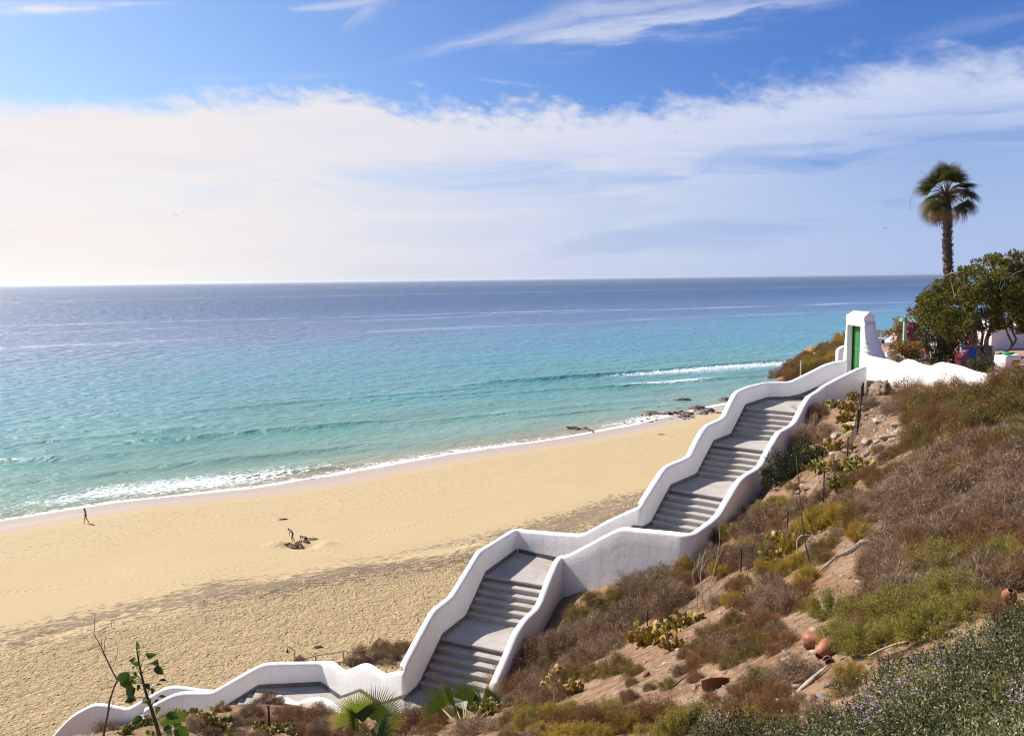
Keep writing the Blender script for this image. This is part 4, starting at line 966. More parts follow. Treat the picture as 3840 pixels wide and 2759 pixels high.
L5 = [ # kind, x, y, radius in pR5 pixels, where
('B', 1400, 190, 95, 'in front of the white boundary wall, under its middle hump'), ('B', 1330, 260, 80, 'left of the bush row, above the pale rock outcrop'), ('G', 1480, 150, 75, 'reaching highest against the white boundary wall'),
('B', 1690, 190, 105, 'under the right end of the boundary wall'), ('B', 1570, 250, 90, 'between the two tall brown shrubs by the boundary wall'), ('G', 1270, 340, 85, 'at the top edge of the pale rock outcrop'),
('O', 1450, 350, 100, 'on the brow right of the pale rocks'), ('B', 1600, 400, 110, 'in the middle of the upper slope right of the rocks'), ('O', 1960, 250, 140, 'making a big rounded cushion at the upper right'),
('O', 2100, 170, 130, 'at the right edge just under the terrace with the yellow boxes'), ('O', 2150, 330, 140, 'at the right edge of the photo, below the highest cushion'), ('O', 1960, 430, 140, 'on the upper right slope, below the big cushion'),
('O', 1800, 350, 115, 'between the brown wall shrubs and the big olive cushion'), ('O', 2060, 560, 125, 'right of the bright yellow-green bush'), ('O', 1800, 500, 100, 'right above the bright yellow-green bush'),
('Y', 1690, 650, 85, 'standing brightest in the middle of the right slope'), ('O', 1500, 500, 100, 'left of the bright yellow-green bush, above the dead branches'), ('G', 1400, 580, 60, 'small, on the edge of the pale rocks'),
('D', 520, 780, 120, 'low left half of the clump beside the upper flights'), ('D', 650, 700, 115, 'right half of the clump beside the upper flights'), ('D', 430, 850, 80, 'hanging lowest of the clump beside the upper flights'),
('G', 720, 500, 105, 'above the dark green bush beside the steps'), ('G', 620, 570, 75, 'between the dark green bush and the parapet'), ('B', 480, 640, 65, 'touching the parapet above the dark green bush'), ('G', 560, 520, 60, 'near the parapet at the second landing'),
('O', 860, 190, 60, 'under the landward parapet near the gateway'), ('O', 790, 260, 50, 'under the landward parapet, just below the topmost one'), ('G', 1070, 310, 52, 'right of the fence below the rock ledge'), ('B', 700, 380, 70, 'under the parapet beside the first landing'),
('O', 1290, 640, 62, 'small green, below the pale rock outcrop'), ('O', 1470, 690, 55, 'small, left of the bright yellow-green bush'), ('Y', 1270, 790, 55, 'small, above the dead white branches'),
('W', 1340, 880, 95, 'with pale branches on the bare patch of the middle slope'), ('G', 1180, 960, 95, 'left of the bleached dead bush'), ('G', 970, 1000, 80, 'below the prickly pears at the wire fence'), ('G', 1200, 700, 50, 'at the foot of the pale rock outcrop'),
('O', 990, 1080, 85, 'right end of the golden clump by the leaning stalk'), ('A', 720, 1160, 95, 'left end of the clump crossed by the tall leaning stalk'), ('A', 850, 1140, 85, 'middle of the clump right of the tall leaning stalk'), ('A', 1010, 1245, 75, 'alone on the bare strip below the fence'),
('G', 400, 1110, 100, 'below the parapet beside the lowest upper flight'), ('G', 220, 1200, 100, 'below the end of the upper parapet'), ('B', 80, 1160, 75, 'hugging the parapet corner at the turn of the steps'), ('G', 560, 1080, 70, 'left of the fence post under the dark bush'), ('B', 560, 900, 55, 'under the dark green bush beside the steps'),
('O', 60, 1230, 80, 'just right of the corner of the big white wall face'), ('G', 330, 1370, 90, 'left of the fence post in the lower slope'), ('G', 180, 1380, 80, 'at the second fence post from the bottom'), ('G', 60, 1400, 90, 'below the corner of the big white wall face'),
('G', 1610, 1050, 145, 'at the left edge of the big brown thicket'), ('G', 1800, 930, 150, 'in the upper middle of the big brown thicket'), ('G', 2000, 800, 150, 'at the top of the big brown thicket'), ('G', 2110, 990, 150, 'at the right edge, top of the big brown thicket'),
('B', 1900, 1180, 150, 'in the centre of the big brown thicket'), ('G', 1500, 1230, 120, 'low on the left flank of the big brown thicket'), ('B', 1330, 1430, 125, 'beside the bare sandy strip, lowest of the thicket'), ('G', 1230, 1540, 95, 'bordering the bare sandy strip above the broken jars'),
('G', 2120, 1230, 130, 'at the right edge in the middle of the thicket'), ('G', 1710, 1280, 120, 'above the bright green bushes of the right slope'), ('Y', 1640, 1440, 140, 'tallest bright one of the right foreground slope'), ('Y', 2050, 1400, 110, 'wispy, at the right edge above the round red jar'), ('O', 1850, 1430, 100, 'between the two bright bushes of the right slope'),
('A', 470, 1490, 85, 'at the foot of the tall leaning stalk'), ('A', 640, 1560, 75, 'lowest of the golden bushes by the leaning stalk'), ('O', 740, 1400, 70, 'right of the curved bare stems'), ('A', 560, 1450, 60, 'under the curved bare stems'),
('G', 1150, 640, 45, 'at the bend of the pale rocks'), ('O', 1120, 880, 60, 'right of the prickly pear group on the slope')]
L6 = [
('O', 370, 640, 95, 'upper left of the round foreground bush group'), ('O', 470, 640, 80, 'darkest of the foreground bush group left of the bare strip'), ('B', 620, 570, 100, 'right side of the foreground bush group left of the bare strip'), ('G', 760, 430, 120, 'largest dry one left of the bare strip'), ('G', 620, 400, 100, 'behind the group left of the bare strip'),
('B', 500, 340, 75, 'orange-tinged, upper left of the bare strip'), ('B', 200, 810, 70, 'low, on the bare strip with a shadow line below it'), ('G', 330, 720, 85, 'lower left of the foreground bush group'), ('B', 360, 760, 55, 'below the foreground bush group'),
('O', 590, 900, 85, 'tufty, above the broken red trough'), ('G', 860, 860, 95, 'left of the broken jars'), ('O', 1160, 950, 90, 'beside the grey slates'), ('A', 1180, 900, 70, 'between the grey slates and the flowering ground cover'), ('G', 1130, 680, 80, 'behind the broken jars'),
('Y', 1490, 530, 125, 'middle left of the right-hand green group'), ('Y', 1700, 560, 125, 'middle of the right-hand green group'), ('Y', 1840, 400, 120, 'upper right of the right-hand green group'), ('B', 1350, 540, 105, 'brownish left end of the right-hand green group'), ('G', 1250, 600, 75, 'leftmost beside the right-hand green group'),
('G', 1390, 300, 105, 'above the right-hand green group'), ('B', 1480, 200, 110, 'reddish behind the right-hand green group'), ('G', 2100, 260, 130, 'behind the round red jar'), ('G', 1990, 420, 95, 'dark-shadowed, left of the round red jar'), ('Y', 2230, 620, 70, 'pale green, at the right edge below the round red jar'),
('B', 600, 1140, 120, 'foreground, below the broken red trough'), ('O', 370, 1170, 95, 'foreground, left of the brown one under the trough'), ('Y', 80, 1230, 95, 'bright, at the bottom edge left of the foreground scrub'), ('B', 770, 1100, 105, 'foreground, left of the red slate'), ('G', 980, 1130, 80, 'foreground, right of the red slate'), ('Y', 2150, 1180, 90, 'wispy, bottom right corner among the flowers'), ('Y', 1900, 1000, 75, 'wispy, rising through the flowering ground cover')]
L4 = [
('O', 1045, 815, 80, 'against the parapet of the lower steps'), ('G', 1110, 950, 115, 'beside the lower parapet, left of centre'), ('G', 950, 1060, 105, 'at the end of the lower parapet'), ('B', 1000, 1180, 110, 'behind the right-hand fan palm'), ('G', 1200, 900, 95, 'dark-based, right of the lower parapet'),
('O', 1350, 690, 100, 'below the big white wall face'), ('G', 1450, 800, 110, 'below the plants under the white wall'), ('G', 1300, 850, 95, 'middle of the scrub right of the lower parapet'), ('O', 1440, 575, 62, 'with upright sprigs right under the white wall'), ('D', 1520, 640, 48, 'small dark one under the white wall'), ('G', 1700, 490, 80, 'touching the lower right of the white wall face'),
('G', 1850, 500, 120, 'large pale grey one right of the white wall face'), ('G', 1950, 620, 110, 'below the pale grey one'), ('G', 1740, 680, 115, 'lower left of the pale grey one'), ('G', 1600, 760, 95, 'left of the iron fence post'), ('O', 1640, 600, 80, 'between the white wall and the grey shrubs'), ('G', 2130, 250, 100, 'right under the wall corner'), ('O', 2080, 370, 80, 'below the wall corner'),
('G', 1560, 900, 85, 'above the bare strip by the fence'), ('G', 1400, 960, 85, 'above the crossed pale stems'), ('O', 1480, 1070, 95, 'spreading in front of the bare strip'), ('O', 1620, 1030, 95, 'lower left of the prickly pear'), ('O', 1710, 1070, 70, 'on the bare strip below the prickly pear'), ('O', 1330, 1090, 80, 'beside the red-brown prickly pear'),
('B', 720, 1275, 60, 'reddish, hidden behind the right-hand fan palm'), ('G', 610, 1290, 50, 'low grey, at the left foot of the right-hand fan palm'), ('G', 500, 1340, 62, 'grey, hiding the landing edge left of the right-hand fan palm'), ('B', 400, 1410, 80, 'brown, low between the two fan palms'), ('Y', 1000, 1400, 75, 'small bright one right of the fan palms'), ('O', 1110, 1370, 85, 'right of the bright one near the fan palms'), ('B', 1260, 1410, 105, 'bottom edge, middle of the photo'), ('B', 1440, 1420, 115, 'bottom edge, right of the middle'), ('O', 1680, 1400, 120, 'bottom edge foreground, olive mound'), ('B', 1880, 1360, 115, 'bottom foreground below the scree'), ('D', 2180, 1420, 70, 'bottom foreground with grey-green leaves'), ('O', 2020, 1440, 100, 'bottom edge, left of the grey-green bush'),
('G', 260, 1400, 130, 'between the two fan palms, lower'), ('G', 640, 1440, 110, 'bottom edge right of the palms')]
LE = [
('B', 330, 720, 120, 'rust-coloured, in front of the landing below the lower steps'), ('O', 540, 680, 90, 'green-topped, beside the rounded wall end'), ('G', 130, 880, 120, 'left of the small iron post'), ('B', 700, 900, 130, 'below the rounded wall end'), ('B', 960, 880, 130, 'rusty red, left of the fan palms'), ('B', 1080, 820, 90, 'rusty red and smaller, touching the fan palm'), ('G', 980, 1080, 130, 'grey, below the rusty red one'),
('G', 2060, 960, 150, 'dark grey, right of the left-hand fan palm'), ('G', 1900, 1080, 110, 'grey, below the left-hand fan palm leaf'), ('G', 520, 850, 90, 'bare-branched, right of the small iron post'), ('G', 720, 1070, 90, 'grey, right of the prickly pears at the bottom')]
LF = [
('O', 470, 1000, 130, 'spiky, in front of the lowest white wall'), ('G', 270, 1080, 110, 'at the foot of the lowest white wall'), ('G', 640, 1060, 100, 'right of the spiky one by the lowest wall'), ('G', 2170, 990, 100, 'grey, on the bank below the lower landing'), ('B', 2050, 830, 75, 'thin reddish, rooted beside the wall of the lower landing'), ('G', 150, 1130, 90, 'at the bottom left end of the white wall'), ('G', 1900, 1110, 80, 'low, at the bottom right of the prickly pears')]
LH = [
('A', 1900, 285, 62, 'dotted with yellow flowers, left of the gateway'), ('O', 1840, 330, 60, 'left of the flowering one by the gateway'), ('O', 1760, 480, 105, 'largest on the brow west of the gateway'), ('O', 1590, 480, 85, 'on the skyline of the brow west of the gateway'), ('O', 1640, 620, 85, 'behind the top parapet'), ('Y', 1450, 660, 80, 'yellowish, behind the top parapet'), ('B', 1400, 560, 80, 'on the skyline left of the brow'), ('B', 1270, 640, 75, 'rust-red, hanging at the left end of the brow'), ('B', 1860, 430, 65, 'beside the wall stub of the gateway'), ('B', 1340, 730, 70, 'low, at the bare left end of the brow'), ('O', 1700, 400, 60, 'on the skyline near the gateway'), ('B', 1200, 720, 50, 'last one at the bare tip of the brow')]
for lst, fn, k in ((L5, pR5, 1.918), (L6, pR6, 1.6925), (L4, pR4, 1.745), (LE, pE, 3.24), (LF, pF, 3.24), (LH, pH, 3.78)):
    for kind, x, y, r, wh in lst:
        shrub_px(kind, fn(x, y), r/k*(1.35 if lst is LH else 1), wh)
# bushes at beach level beside the lower steps
for kind, x, y, r, wh in (('G', 1500, 190, 105, 'on the beach left of the steps, largest of three'), ('G', 1800, 160, 105, 'on the beach touching the seaward parapet'), ('O', 1950, 70, 90, 'green-topped, on the beach behind the seaward parapet'), ('B', 1700, 60, 70, 'reddish top, on the beach behind the handrail'), ('G', 720, 230, 45, 'small, on the beach between shower and handrail'), ('G', 1380, 260, 50, 'low, on the beach beside the handrail end')):
    q = bz(*pE(x, y+r*.5)); rr_ = r/3.24*np.linalg.norm(q)/FO; shrub(kind, (q[0], q[1], q[2]-.15*rr_), rr_*1.95, wh)
# closely packed scrub between them
def inpoly(x, y, poly):
    c = False; j = len(poly)-1
    for i in range(len(poly)):
        if (poly[i][1] > y) != (poly[j][1] > y) and x < (poly[j][0]-poly[i][0])*(y-poly[i][1])/(poly[j][1]-poly[i][1])+poly[i][0]: c = not c
        j = i
    return c
def fill(poly, kinds, rpx, gap, seed, label, group, maxn=40, hs=1.0):
    rng = random.Random(seed); xs = [p_[0] for p_ in poly]; ys = [p_[1] for p_ in poly]; pts = []
    for _ in range(3000):
        x = rng.uniform(min(xs), max(xs)); y = rng.uniform(min(ys), max(ys))
        if inpoly(x, y, poly) and all(math.hypot(x-a, (y-b_)*1.2) > gap for a, b_ in pts): pts.append((x, y))
        if len(pts) >= maxn: break
    for x, y in pts:
        k = rng.choice(kinds); r = rpx*rng.uniform(.75, 1.25)
        shrub_px(k, (x, y), r, None, KW[k][1]+' '+label, hs, KW[k][1]+'s '+group)
fill([(3480, 1700), (3840, 1600), (3840, 2200), (3330, 2330), (3280, 2180), (3340, 1960), (3440, 1850)], 'GGGB', 62, 62, 1, 'filling the big thicket of the right-hand slope', 'of the right-hand thicket', 46)
fill([(3450, 1470), (3720, 1460), (3840, 1380), (3840, 1640), (3620, 1740), (3420, 1620), (3400, 1520)], 'OOB', 50, 58, 2, 'packed under the boundary wall at the upper right', 'packed under the boundary wall', 26)
fill([(2020, 2650), (2600, 2660), (2950, 2660), (3000, 2759), (2000, 2759)], 'OBBYA', 42, 52, 3, 'in the low scrub along the bottom edge', 'in the scrub along the bottom edge', 34, .8)
fill([(2000, 2420), (2250, 2270), (2500, 2120), (2640, 2160), (2480, 2300), (2250, 2440), (2100, 2600), (1930, 2700), (1900, 2560)], 'GGOG', 46, 52, 4, 'massed beside the lower flights', 'massed beside the lower flights', 36)
fill([(820, 2700), (1250, 2690), (1360, 2720), (1360, 2759), (820, 2759)], 'GGBO', 30, 40, 5, 'along the bottom edge left of the fan palms', 'left of the fan palms', 14, .7)
fill([(1540, 2730), (1640, 2730), (1640, 2759), (1540, 2759)], 'GO', 26, 30, 15, 'at the bottom edge between the fan palms', 'between the fan palms', 4, .6)
fill([(1880, 2690), (2020, 2690), (2020, 2759), (1880, 2759)], 'GGO', 34, 44, 16, 'at the bottom edge right of the fan palms', 'right of the fan palms', 6, .8)
fill([(3120, 2280), (3380, 2180), (3700, 2180), (3840, 2250), (3650, 2330), (3260, 2430), (3080, 2400)], 'YYBO', 50, 60, 6, 'mixed into the right-hand green group', 'of the right-hand green group', 20)
fill([(2560, 2080), (2850, 1900), (3000, 2000), (2870, 2200), (2600, 2330)], 'GBGOA', 34, 50, 7, 'sparse on the slope along the wire fence', 'along the wire fence', 22)
fill([(2790, 1560), (2960, 1480), (3020, 1560), (2900, 1680), (2780, 1740)], 'GB', 32, 50, 8, 'under the parapet of the upper flights', 'under the upper parapet', 8)
fill([(3000, 1860), (3250, 1740), (3440, 1740), (3400, 1900), (3150, 2010)], 'GGBO', 34, 52, 9, 'scattered on the stony middle slope', 'scattered on the stony middle slope', 22)
fill([(2720, 1950), (2860, 1850), (3060, 1900), (3080, 2100), (2960, 2170), (2800, 2120)], 'AYGO', 30, 52, 12, 'among the prickly pears of the middle slope', 'among the prickly pears', 14)
fill([(2640, 2380), (2950, 2200), (3020, 2260), (2900, 2400), (2720, 2480)], 'GBO', 34, 60, 13, 'on the upper side of the bare strip', 'above the bare strip', 10)
fill([(2895, 1408), (2960, 1350), (3060, 1305), (3165, 1275), (3168, 1335), (3060, 1375), (2960, 1420)], 'OBOA', 22, 20, 14, 'crowding the brow west of the gateway', 'on the brow west of the gateway', 26)
fill([(2620, 2250), (3000, 2170), (3050, 2250), (2960, 2420), (2700, 2500), (2600, 2400)], 'GGBO', 44, 46, 17, 'in the group left of the bare strip', 'left of the bare strip', 18)
fill([(2650, 2580), (2880, 2500), (2990, 2580), (2960, 2680), (2600, 2690)], 'GB', 36, 46, 18, 'around the broken trough in the foreground', 'around the broken trough', 12)
fill([(2330, 2560), (2600, 2440), (2680, 2480), (2560, 2620), (2380, 2680)], 'GBO', 26, 60, 19, 'small, dotted over the bare strip', 'dotted over the bare strip', 7)
fill([(3330, 2560), (3840, 2420), (3840, 2759), (3260, 2759)], 'Y', 48, 90, 20, 'wispy, growing through the flowering ground cover', 'in the ground cover', 9, 1.3)
fill([(2700, 2050), (3050, 1960), (3220, 2000), (3100, 2160), (2860, 2300), (2700, 2200)], 'GOBA', 30, 52, 21, 'on the slope below the golden bushes', 'below the golden bushes', 14)
# ------------------------------------------------------------------ flowering ground cover, lower right
FP = [(3900, 2250), (3780, 2290), (3700, 2330), (3560, 2400), (3400, 2440), (3290, 2500), (3255, 2590), (3170, 2660), (2980, 2705), (2640, 2715), (2560, 2790), (3950, 2900)]
rng = np.random.RandomState(77); cl = Cloud(); cf = Cloud(); stems = []
tries = 0
while len(stems) < 5200 and tries < 30000:
    tries += 1; x = rng.uniform(2560, 3950); y = rng.uniform(2250, 2880)
    if rng.rand() > .25+.75*((y-2200)/600): pass
    if not inpoly(x, y, FP): continue
    q = hit(x, y, .2)
    if q is None or q[1] > 14: continue
    stems.append(q)
Sx = np.array(stems); mound = .10+.14*fbm(Sx[:, 0], Sx[:, 1], 1.3, 3, 61); mound = np.clip(mound, .02, .5)
base = Sx.copy(); lean = rng.normal(size=(len(Sx), 3))*.35; lean[:, 2] = 1; lean = unit(lean); hgt = rng.uniform(.10, .27, len(Sx))
K = 20; idx = np.repeat(np.arange(len(Sx)), K); n = len(idx); t = rng.rand(n)
C_ = base[idx]+np.array([0, 0, 1])*mound[idx, None]+lean[idx]*(t*hgt[idx])[:, None]
tn = fbm(Sx[:, 0], Sx[:, 1], 3.0, 3, 62)
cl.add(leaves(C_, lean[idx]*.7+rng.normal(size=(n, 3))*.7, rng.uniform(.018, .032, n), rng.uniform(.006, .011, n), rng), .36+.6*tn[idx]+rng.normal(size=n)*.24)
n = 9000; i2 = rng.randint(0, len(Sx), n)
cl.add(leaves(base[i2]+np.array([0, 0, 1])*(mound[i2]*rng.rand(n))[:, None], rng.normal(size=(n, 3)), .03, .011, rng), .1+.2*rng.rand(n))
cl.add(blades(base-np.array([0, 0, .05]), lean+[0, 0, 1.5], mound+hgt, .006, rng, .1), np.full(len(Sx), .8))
fsel = np.where(fbm(Sx[:, 0], Sx[:, 1], 2.3, 3, 63) >  .40)[0]; fsel = fsel[rng.rand(len(fsel)) < .5]
idx = np.repeat(fsel, 13); n = len(idx)
C_ = base[idx]+np.array([0, 0, 1])*mound[idx, None]+lean[idx]*hgt[idx, None]*rng.uniform(.8, 1.2, (n, 1))+rng.normal(size=(n, 3))*.014
cf.add(leaves(C_, rng.normal(size=(n, 3))+[0, 0, .6], .013, .011, rng), rng.rand(n))
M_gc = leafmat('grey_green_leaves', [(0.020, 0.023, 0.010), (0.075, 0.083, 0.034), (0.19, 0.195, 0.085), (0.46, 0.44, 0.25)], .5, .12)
M_lil = leafmat('lilac_flowers', [(0.26, 0.14, 0.34), (0.42, 0.30, 0.52), (0.60, 0.48, 0.62), (0.62, 0.42, 0.36)], .7, .3)
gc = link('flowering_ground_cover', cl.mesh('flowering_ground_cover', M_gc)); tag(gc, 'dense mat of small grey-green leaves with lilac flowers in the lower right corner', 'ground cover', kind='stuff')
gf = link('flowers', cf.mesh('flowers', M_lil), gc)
# ------------------------------------------------------------------ stones, gravel
M_rock = simple('ochre_rock', (0.22, 0.155, 0.115), .95, .35, 4, .03, 9)
M_pale = simple('pale_rock', (0.33, 0.255, 0.19), .95, .5, 7, .03, 9)
M_slate = simple('grey_slate', (0.155, 0.165, 0.175), .7, .25, 6, .01, 14)
M_rred = simple('red_stone', (0.24, 0.095, 0.065), .85, .3, 6, .02, 12)
M_wetrock = simple('dark_wet_rock', (0.085, 0.058, 0.036), .6, .5, 5, .04, 7, .5)
def rock_vf(seed, sx=1, sy=1, sz=.7, n=2, rough=.28, flat=0):
    import bmesh
    bm = bmesh.new(); bmesh.ops.create_icosphere(bm, subdivisions=n, radius=1.0)
    V = np.array([v.co[:] for v in bm.verts]); F = np.array([[v.index for v in f.verts] for f in bm.faces]); bm.free()
    r = np.random.RandomState(seed)
    for _ in range(9):           # cleave with planes, then roughen
        d = unit(r.normal(size=3)); h = r.uniform(.55, .85); k = V@d; V = V-np.where(k > h, k-h, 0)[:, None]*d
    V = V+V*(r.normal(size=(len(V), 1))*rough*.22)
    return V*[sx, sy, sz], F
RK = {}
def rock(loc, s3, m, label, name='rock', rz=None, seed=0, group=None, sub=3, sink=.25, tilt=0):
    V, F = rock_vf(seed, *s3, n=sub)
    o = mo(name, V, F, m, None, (loc[0], loc[1], loc[2]+s3[2]*(1-2*sink)*.6)); o.rotation_euler = (tilt, tilt*.5, seed*1.7 if rz is None else rz)
    return tag(o, label, 'rock', group)
def rock_px(S, wpx, asp, m, label, seed, h=.6, **kw):
    q = hit(*S); r = wpx*.5*np.linalg.norm(q)/FO; return rock(q, (r, r*asp, r*h), m, label, seed=seed, **kw)
RL = [((3140, 1640), 90, .7, M_pale, 'pale broken rock at the left end of the bare outcrop'), ((3210, 1600), 110, .6, M_pale, 'pale slabby rock in the middle of the bare outcrop'), ((3300, 1585), 120, .6, M_pale, 'largest pale rock high on the bare outcrop'), ((3370, 1600), 80, .7, M_pale, 'pale rock at the right end of the bare outcrop, under the brown shrubs'),
      ((3250, 1660), 120, .5, M_pale, 'long pale slab low on the bare outcrop'), ((3330, 1650), 90, .6, M_pale, 'pale rock at the lower right of the bare outcrop'), ((3180, 1700), 80, .7, M_pale, 'lowest pale rock of the bare outcrop'), ((3150, 1580), 70, .7, M_rock, 'brown rock at the top left of the bare outcrop'),
      ((3240, 1540), 60, .8, M_rock, 'small brown rock above the bare outcrop'), ((3395, 1560), 60, .8, M_pale, 'small pale rock on the brow right of the outcrop'),
      ((3030, 1835), 75, .8, M_pale, 'crumbly pale boulder under the dark green bush'), ((2995, 1850), 34, 1, M_rock, 'small round stone beside the crumbly pale boulder'), ((2920, 1840), 50, .6, M_pale, 'oblong stone left of the crumbly pale boulder'), ((2870, 1850), 44, .8, M_rock, 'brown stone on the bank below the parapet'), ((2890, 1815), 30, .8, M_pale, 'little pale stone on the bank below the parapet'),
      ((2425, 2535), 42, .7, M_rred, 'upright dark red stone on the bare strip'), ((2465, 2518), 40, .7, M_pale, 'white stone right of the upright dark red one'), ((2315, 2430), 40, .8, M_rock, 'small ochre stone at the top of the bare strip'), ((2930, 2350), 30, .8, M_pale, 'grey stone below the big dry bush of the bare strip'),
      ((3265, 1960), 50, .3, M_pale, 'thin pale stone slab beside the low golden bush'), ((3500, 1830), 90, .4, M_pale, 'long pale slab on the bare patch below the dead bush'), ((3225, 2690), 120, .7, M_pale, 'rounded ochre boulder among the flowering ground cover')]
for i, (S, w, a, m, lb) in enumerate(RL): rock_px(S, w*(.72 if i < 10 else .9), a, m, lb, 30+i, .36 if m is M_pale else .65, sub=3)
# slates and coloured stones in the foreground
rock_px((3115, 2568), 62, .75, M_slate, 'large flat grey slate in the foreground', 61, .16, tilt=.35)
rock_px((3083, 2612), 34, .8, M_slate, 'small grey slate wedged beside the red one', 62, .25, tilt=.3)
rock_px((3052, 2624), 50, .9, M_rred, 'brick-red slab of stone in the foreground', 63, .3, tilt=.45)
rock_px((3045, 2655), 42, .8, M_slate, 'lowest grey-green slate in the foreground', 64, .22, tilt=.3)
rock_px((3075, 2646), 26, .8, M_slate, 'cracked dark slate touching the lowest one', 65, .4, tilt=.2)
rock_px((3000, 2620), 60, .8, M_rock, 'ochre lump left of the red slab', 66, .5)
# rock ledge under the gateway wall
q = hit(3310, 1500)
V, F = rock_vf(90, .85, .5, .42, 4, .5)
o = mo('rock_ledge', V, F, M_rock, None, (14.35, 31.0, -4.55)); o.rotation_euler = (0.05, .2, 1.35); tag(o, 'flat-topped crumbling rock ledge against the foot of the white wall', 'rock')
o = rock((13.6, 30.6, -5.0), (.5, .35, .3), M_rock, 'dark broken rock below the flat-topped ledge', seed=91)
# gravel over the slope (uncountable)
def gravel(name, regs, n, smin, smax, m, seed, label):
    rng = np.random.RandomState(seed); base = [rock_vf(200+i, 1, .8, .6, 1, .5) for i in range(6)]; Vs_ = []; Fs_ = []; o_ = 0; k = 0; tr = 0
    while k < n and tr < n*5:
        tr += 1; poly = regs[rng.randint(len(regs))]; xs = [a[0] for a in poly]; ys = [a[1] for a in poly]
        x, y = rng.uniform(min(xs), max(xs)), rng.uniform(min(ys), max(ys))
        if not inpoly(x, y, poly): continue
        q = hit(x, y)
        if q is None: continue
        V, F = base[rng.randint(6)]; s_ = rng.uniform(smin, smax)*(1+2.5*(rng.rand() < .06)); a = rng.uniform(0, 6.3); c_, sn = math.cos(a), math.sin(a)
        W = V*s_*rng.uniform(.7, 1.2, 3); W = np.stack([W[:, 0]*c_-W[:, 1]*sn, W[:, 0]*sn+W[:, 1]*c_, W[:, 2]], -1)+q
        Vs_.append(W); Fs_.append(F+o_); o_ += len(V); k += 1
    V = np.concatenate(Vs_); tag(mo(name, V, np.concatenate(Fs_), m, None, tint=None), label, 'gravel', kind='stuff')
BARE = [[(2150, 2700), (2500, 2420), (2800, 2380), (3050, 2200), (3300, 2020), (3420, 2030), (3200, 2300), (3050, 2560), (2900, 2680)], [(2900, 1700), (3150, 1480), (3420, 1530), (3400, 1750), (3200, 1900), (2950, 1950)],
        [(2750, 1950), (3050, 1850), (3350, 1850), (3300, 2080), (2900, 2120)], [(1900, 2600), (2400, 2250), (2900, 1900), (3840, 1600), (3840, 2300), (2900, 2759), (1900, 2759)], [(2600, 2050), (2900, 1900), (3000, 2000), (2700, 2350), (2450, 2500)]]
gravel('gravel', BARE[:3], 5200, .010, .026, M_rock, 5, 'ochre gravel strewn over the bare earth of the slope')
gravel('pale_gravel', BARE[:2]+[BARE[4]], 2600, .010, .028, M_pale, 6, 'pale stone chips strewn over the slope')
gravel('rubble', [[(3100, 1720), (3160, 1560), (3260, 1500), (3430, 1540), (3420, 1660), (3260, 1740)]], 600, .03, .075, M_pale, 7, 'pale rubble covering the outcrop above the wire fence')
# ------------------------------------------------------------------ prickly pears
M_pad = leafmat('cactus_pads', [(0.17, 0.060, 0.02), (0.36, 0.19, 0.04), (0.27, 0.23, 0.04), (0.42, 0.34, 0.07)], .55, .08, objvar=.12)
M_padg = leafmat('green_cactus_pads', [(0.12, 0.075, 0.018), (0.17, 0.165, 0.035), (0.29, 0.27, 0.06), (0.40, 0.34, 0.09)], .55, .06, objvar=.12)
M_fruit = simple('cactus_fruit', (0.20, 0.03, 0.03), .6, .2)
def pad_vf(r, th=.11, n=12):
    V = []; F = []; rows = [(-1.0, .12), (-.75, .5), (-.35, .86), (.1, 1.0), (.5, .9), (.8, .6), (1.0, .08)]
    for (z, w) in rows:
        for j in range(n): a = 2*math.pi*j/n; V.append((w*math.cos(a)*.86*r, th*r*math.sin(a)*(.35+.65*w), (z+1)*r))
    for i in range(len(rows)-1):
        for j in range(n): F.append((i*n+j, i*n+(j+1) % n, (i+1)*n+(j+1) % n, (i+1)*n+j))
    F.append(tuple(range(n))[::-1]); F.append(tuple((len(rows)-1)*n+j for j in range(n))); return np.array(V), F
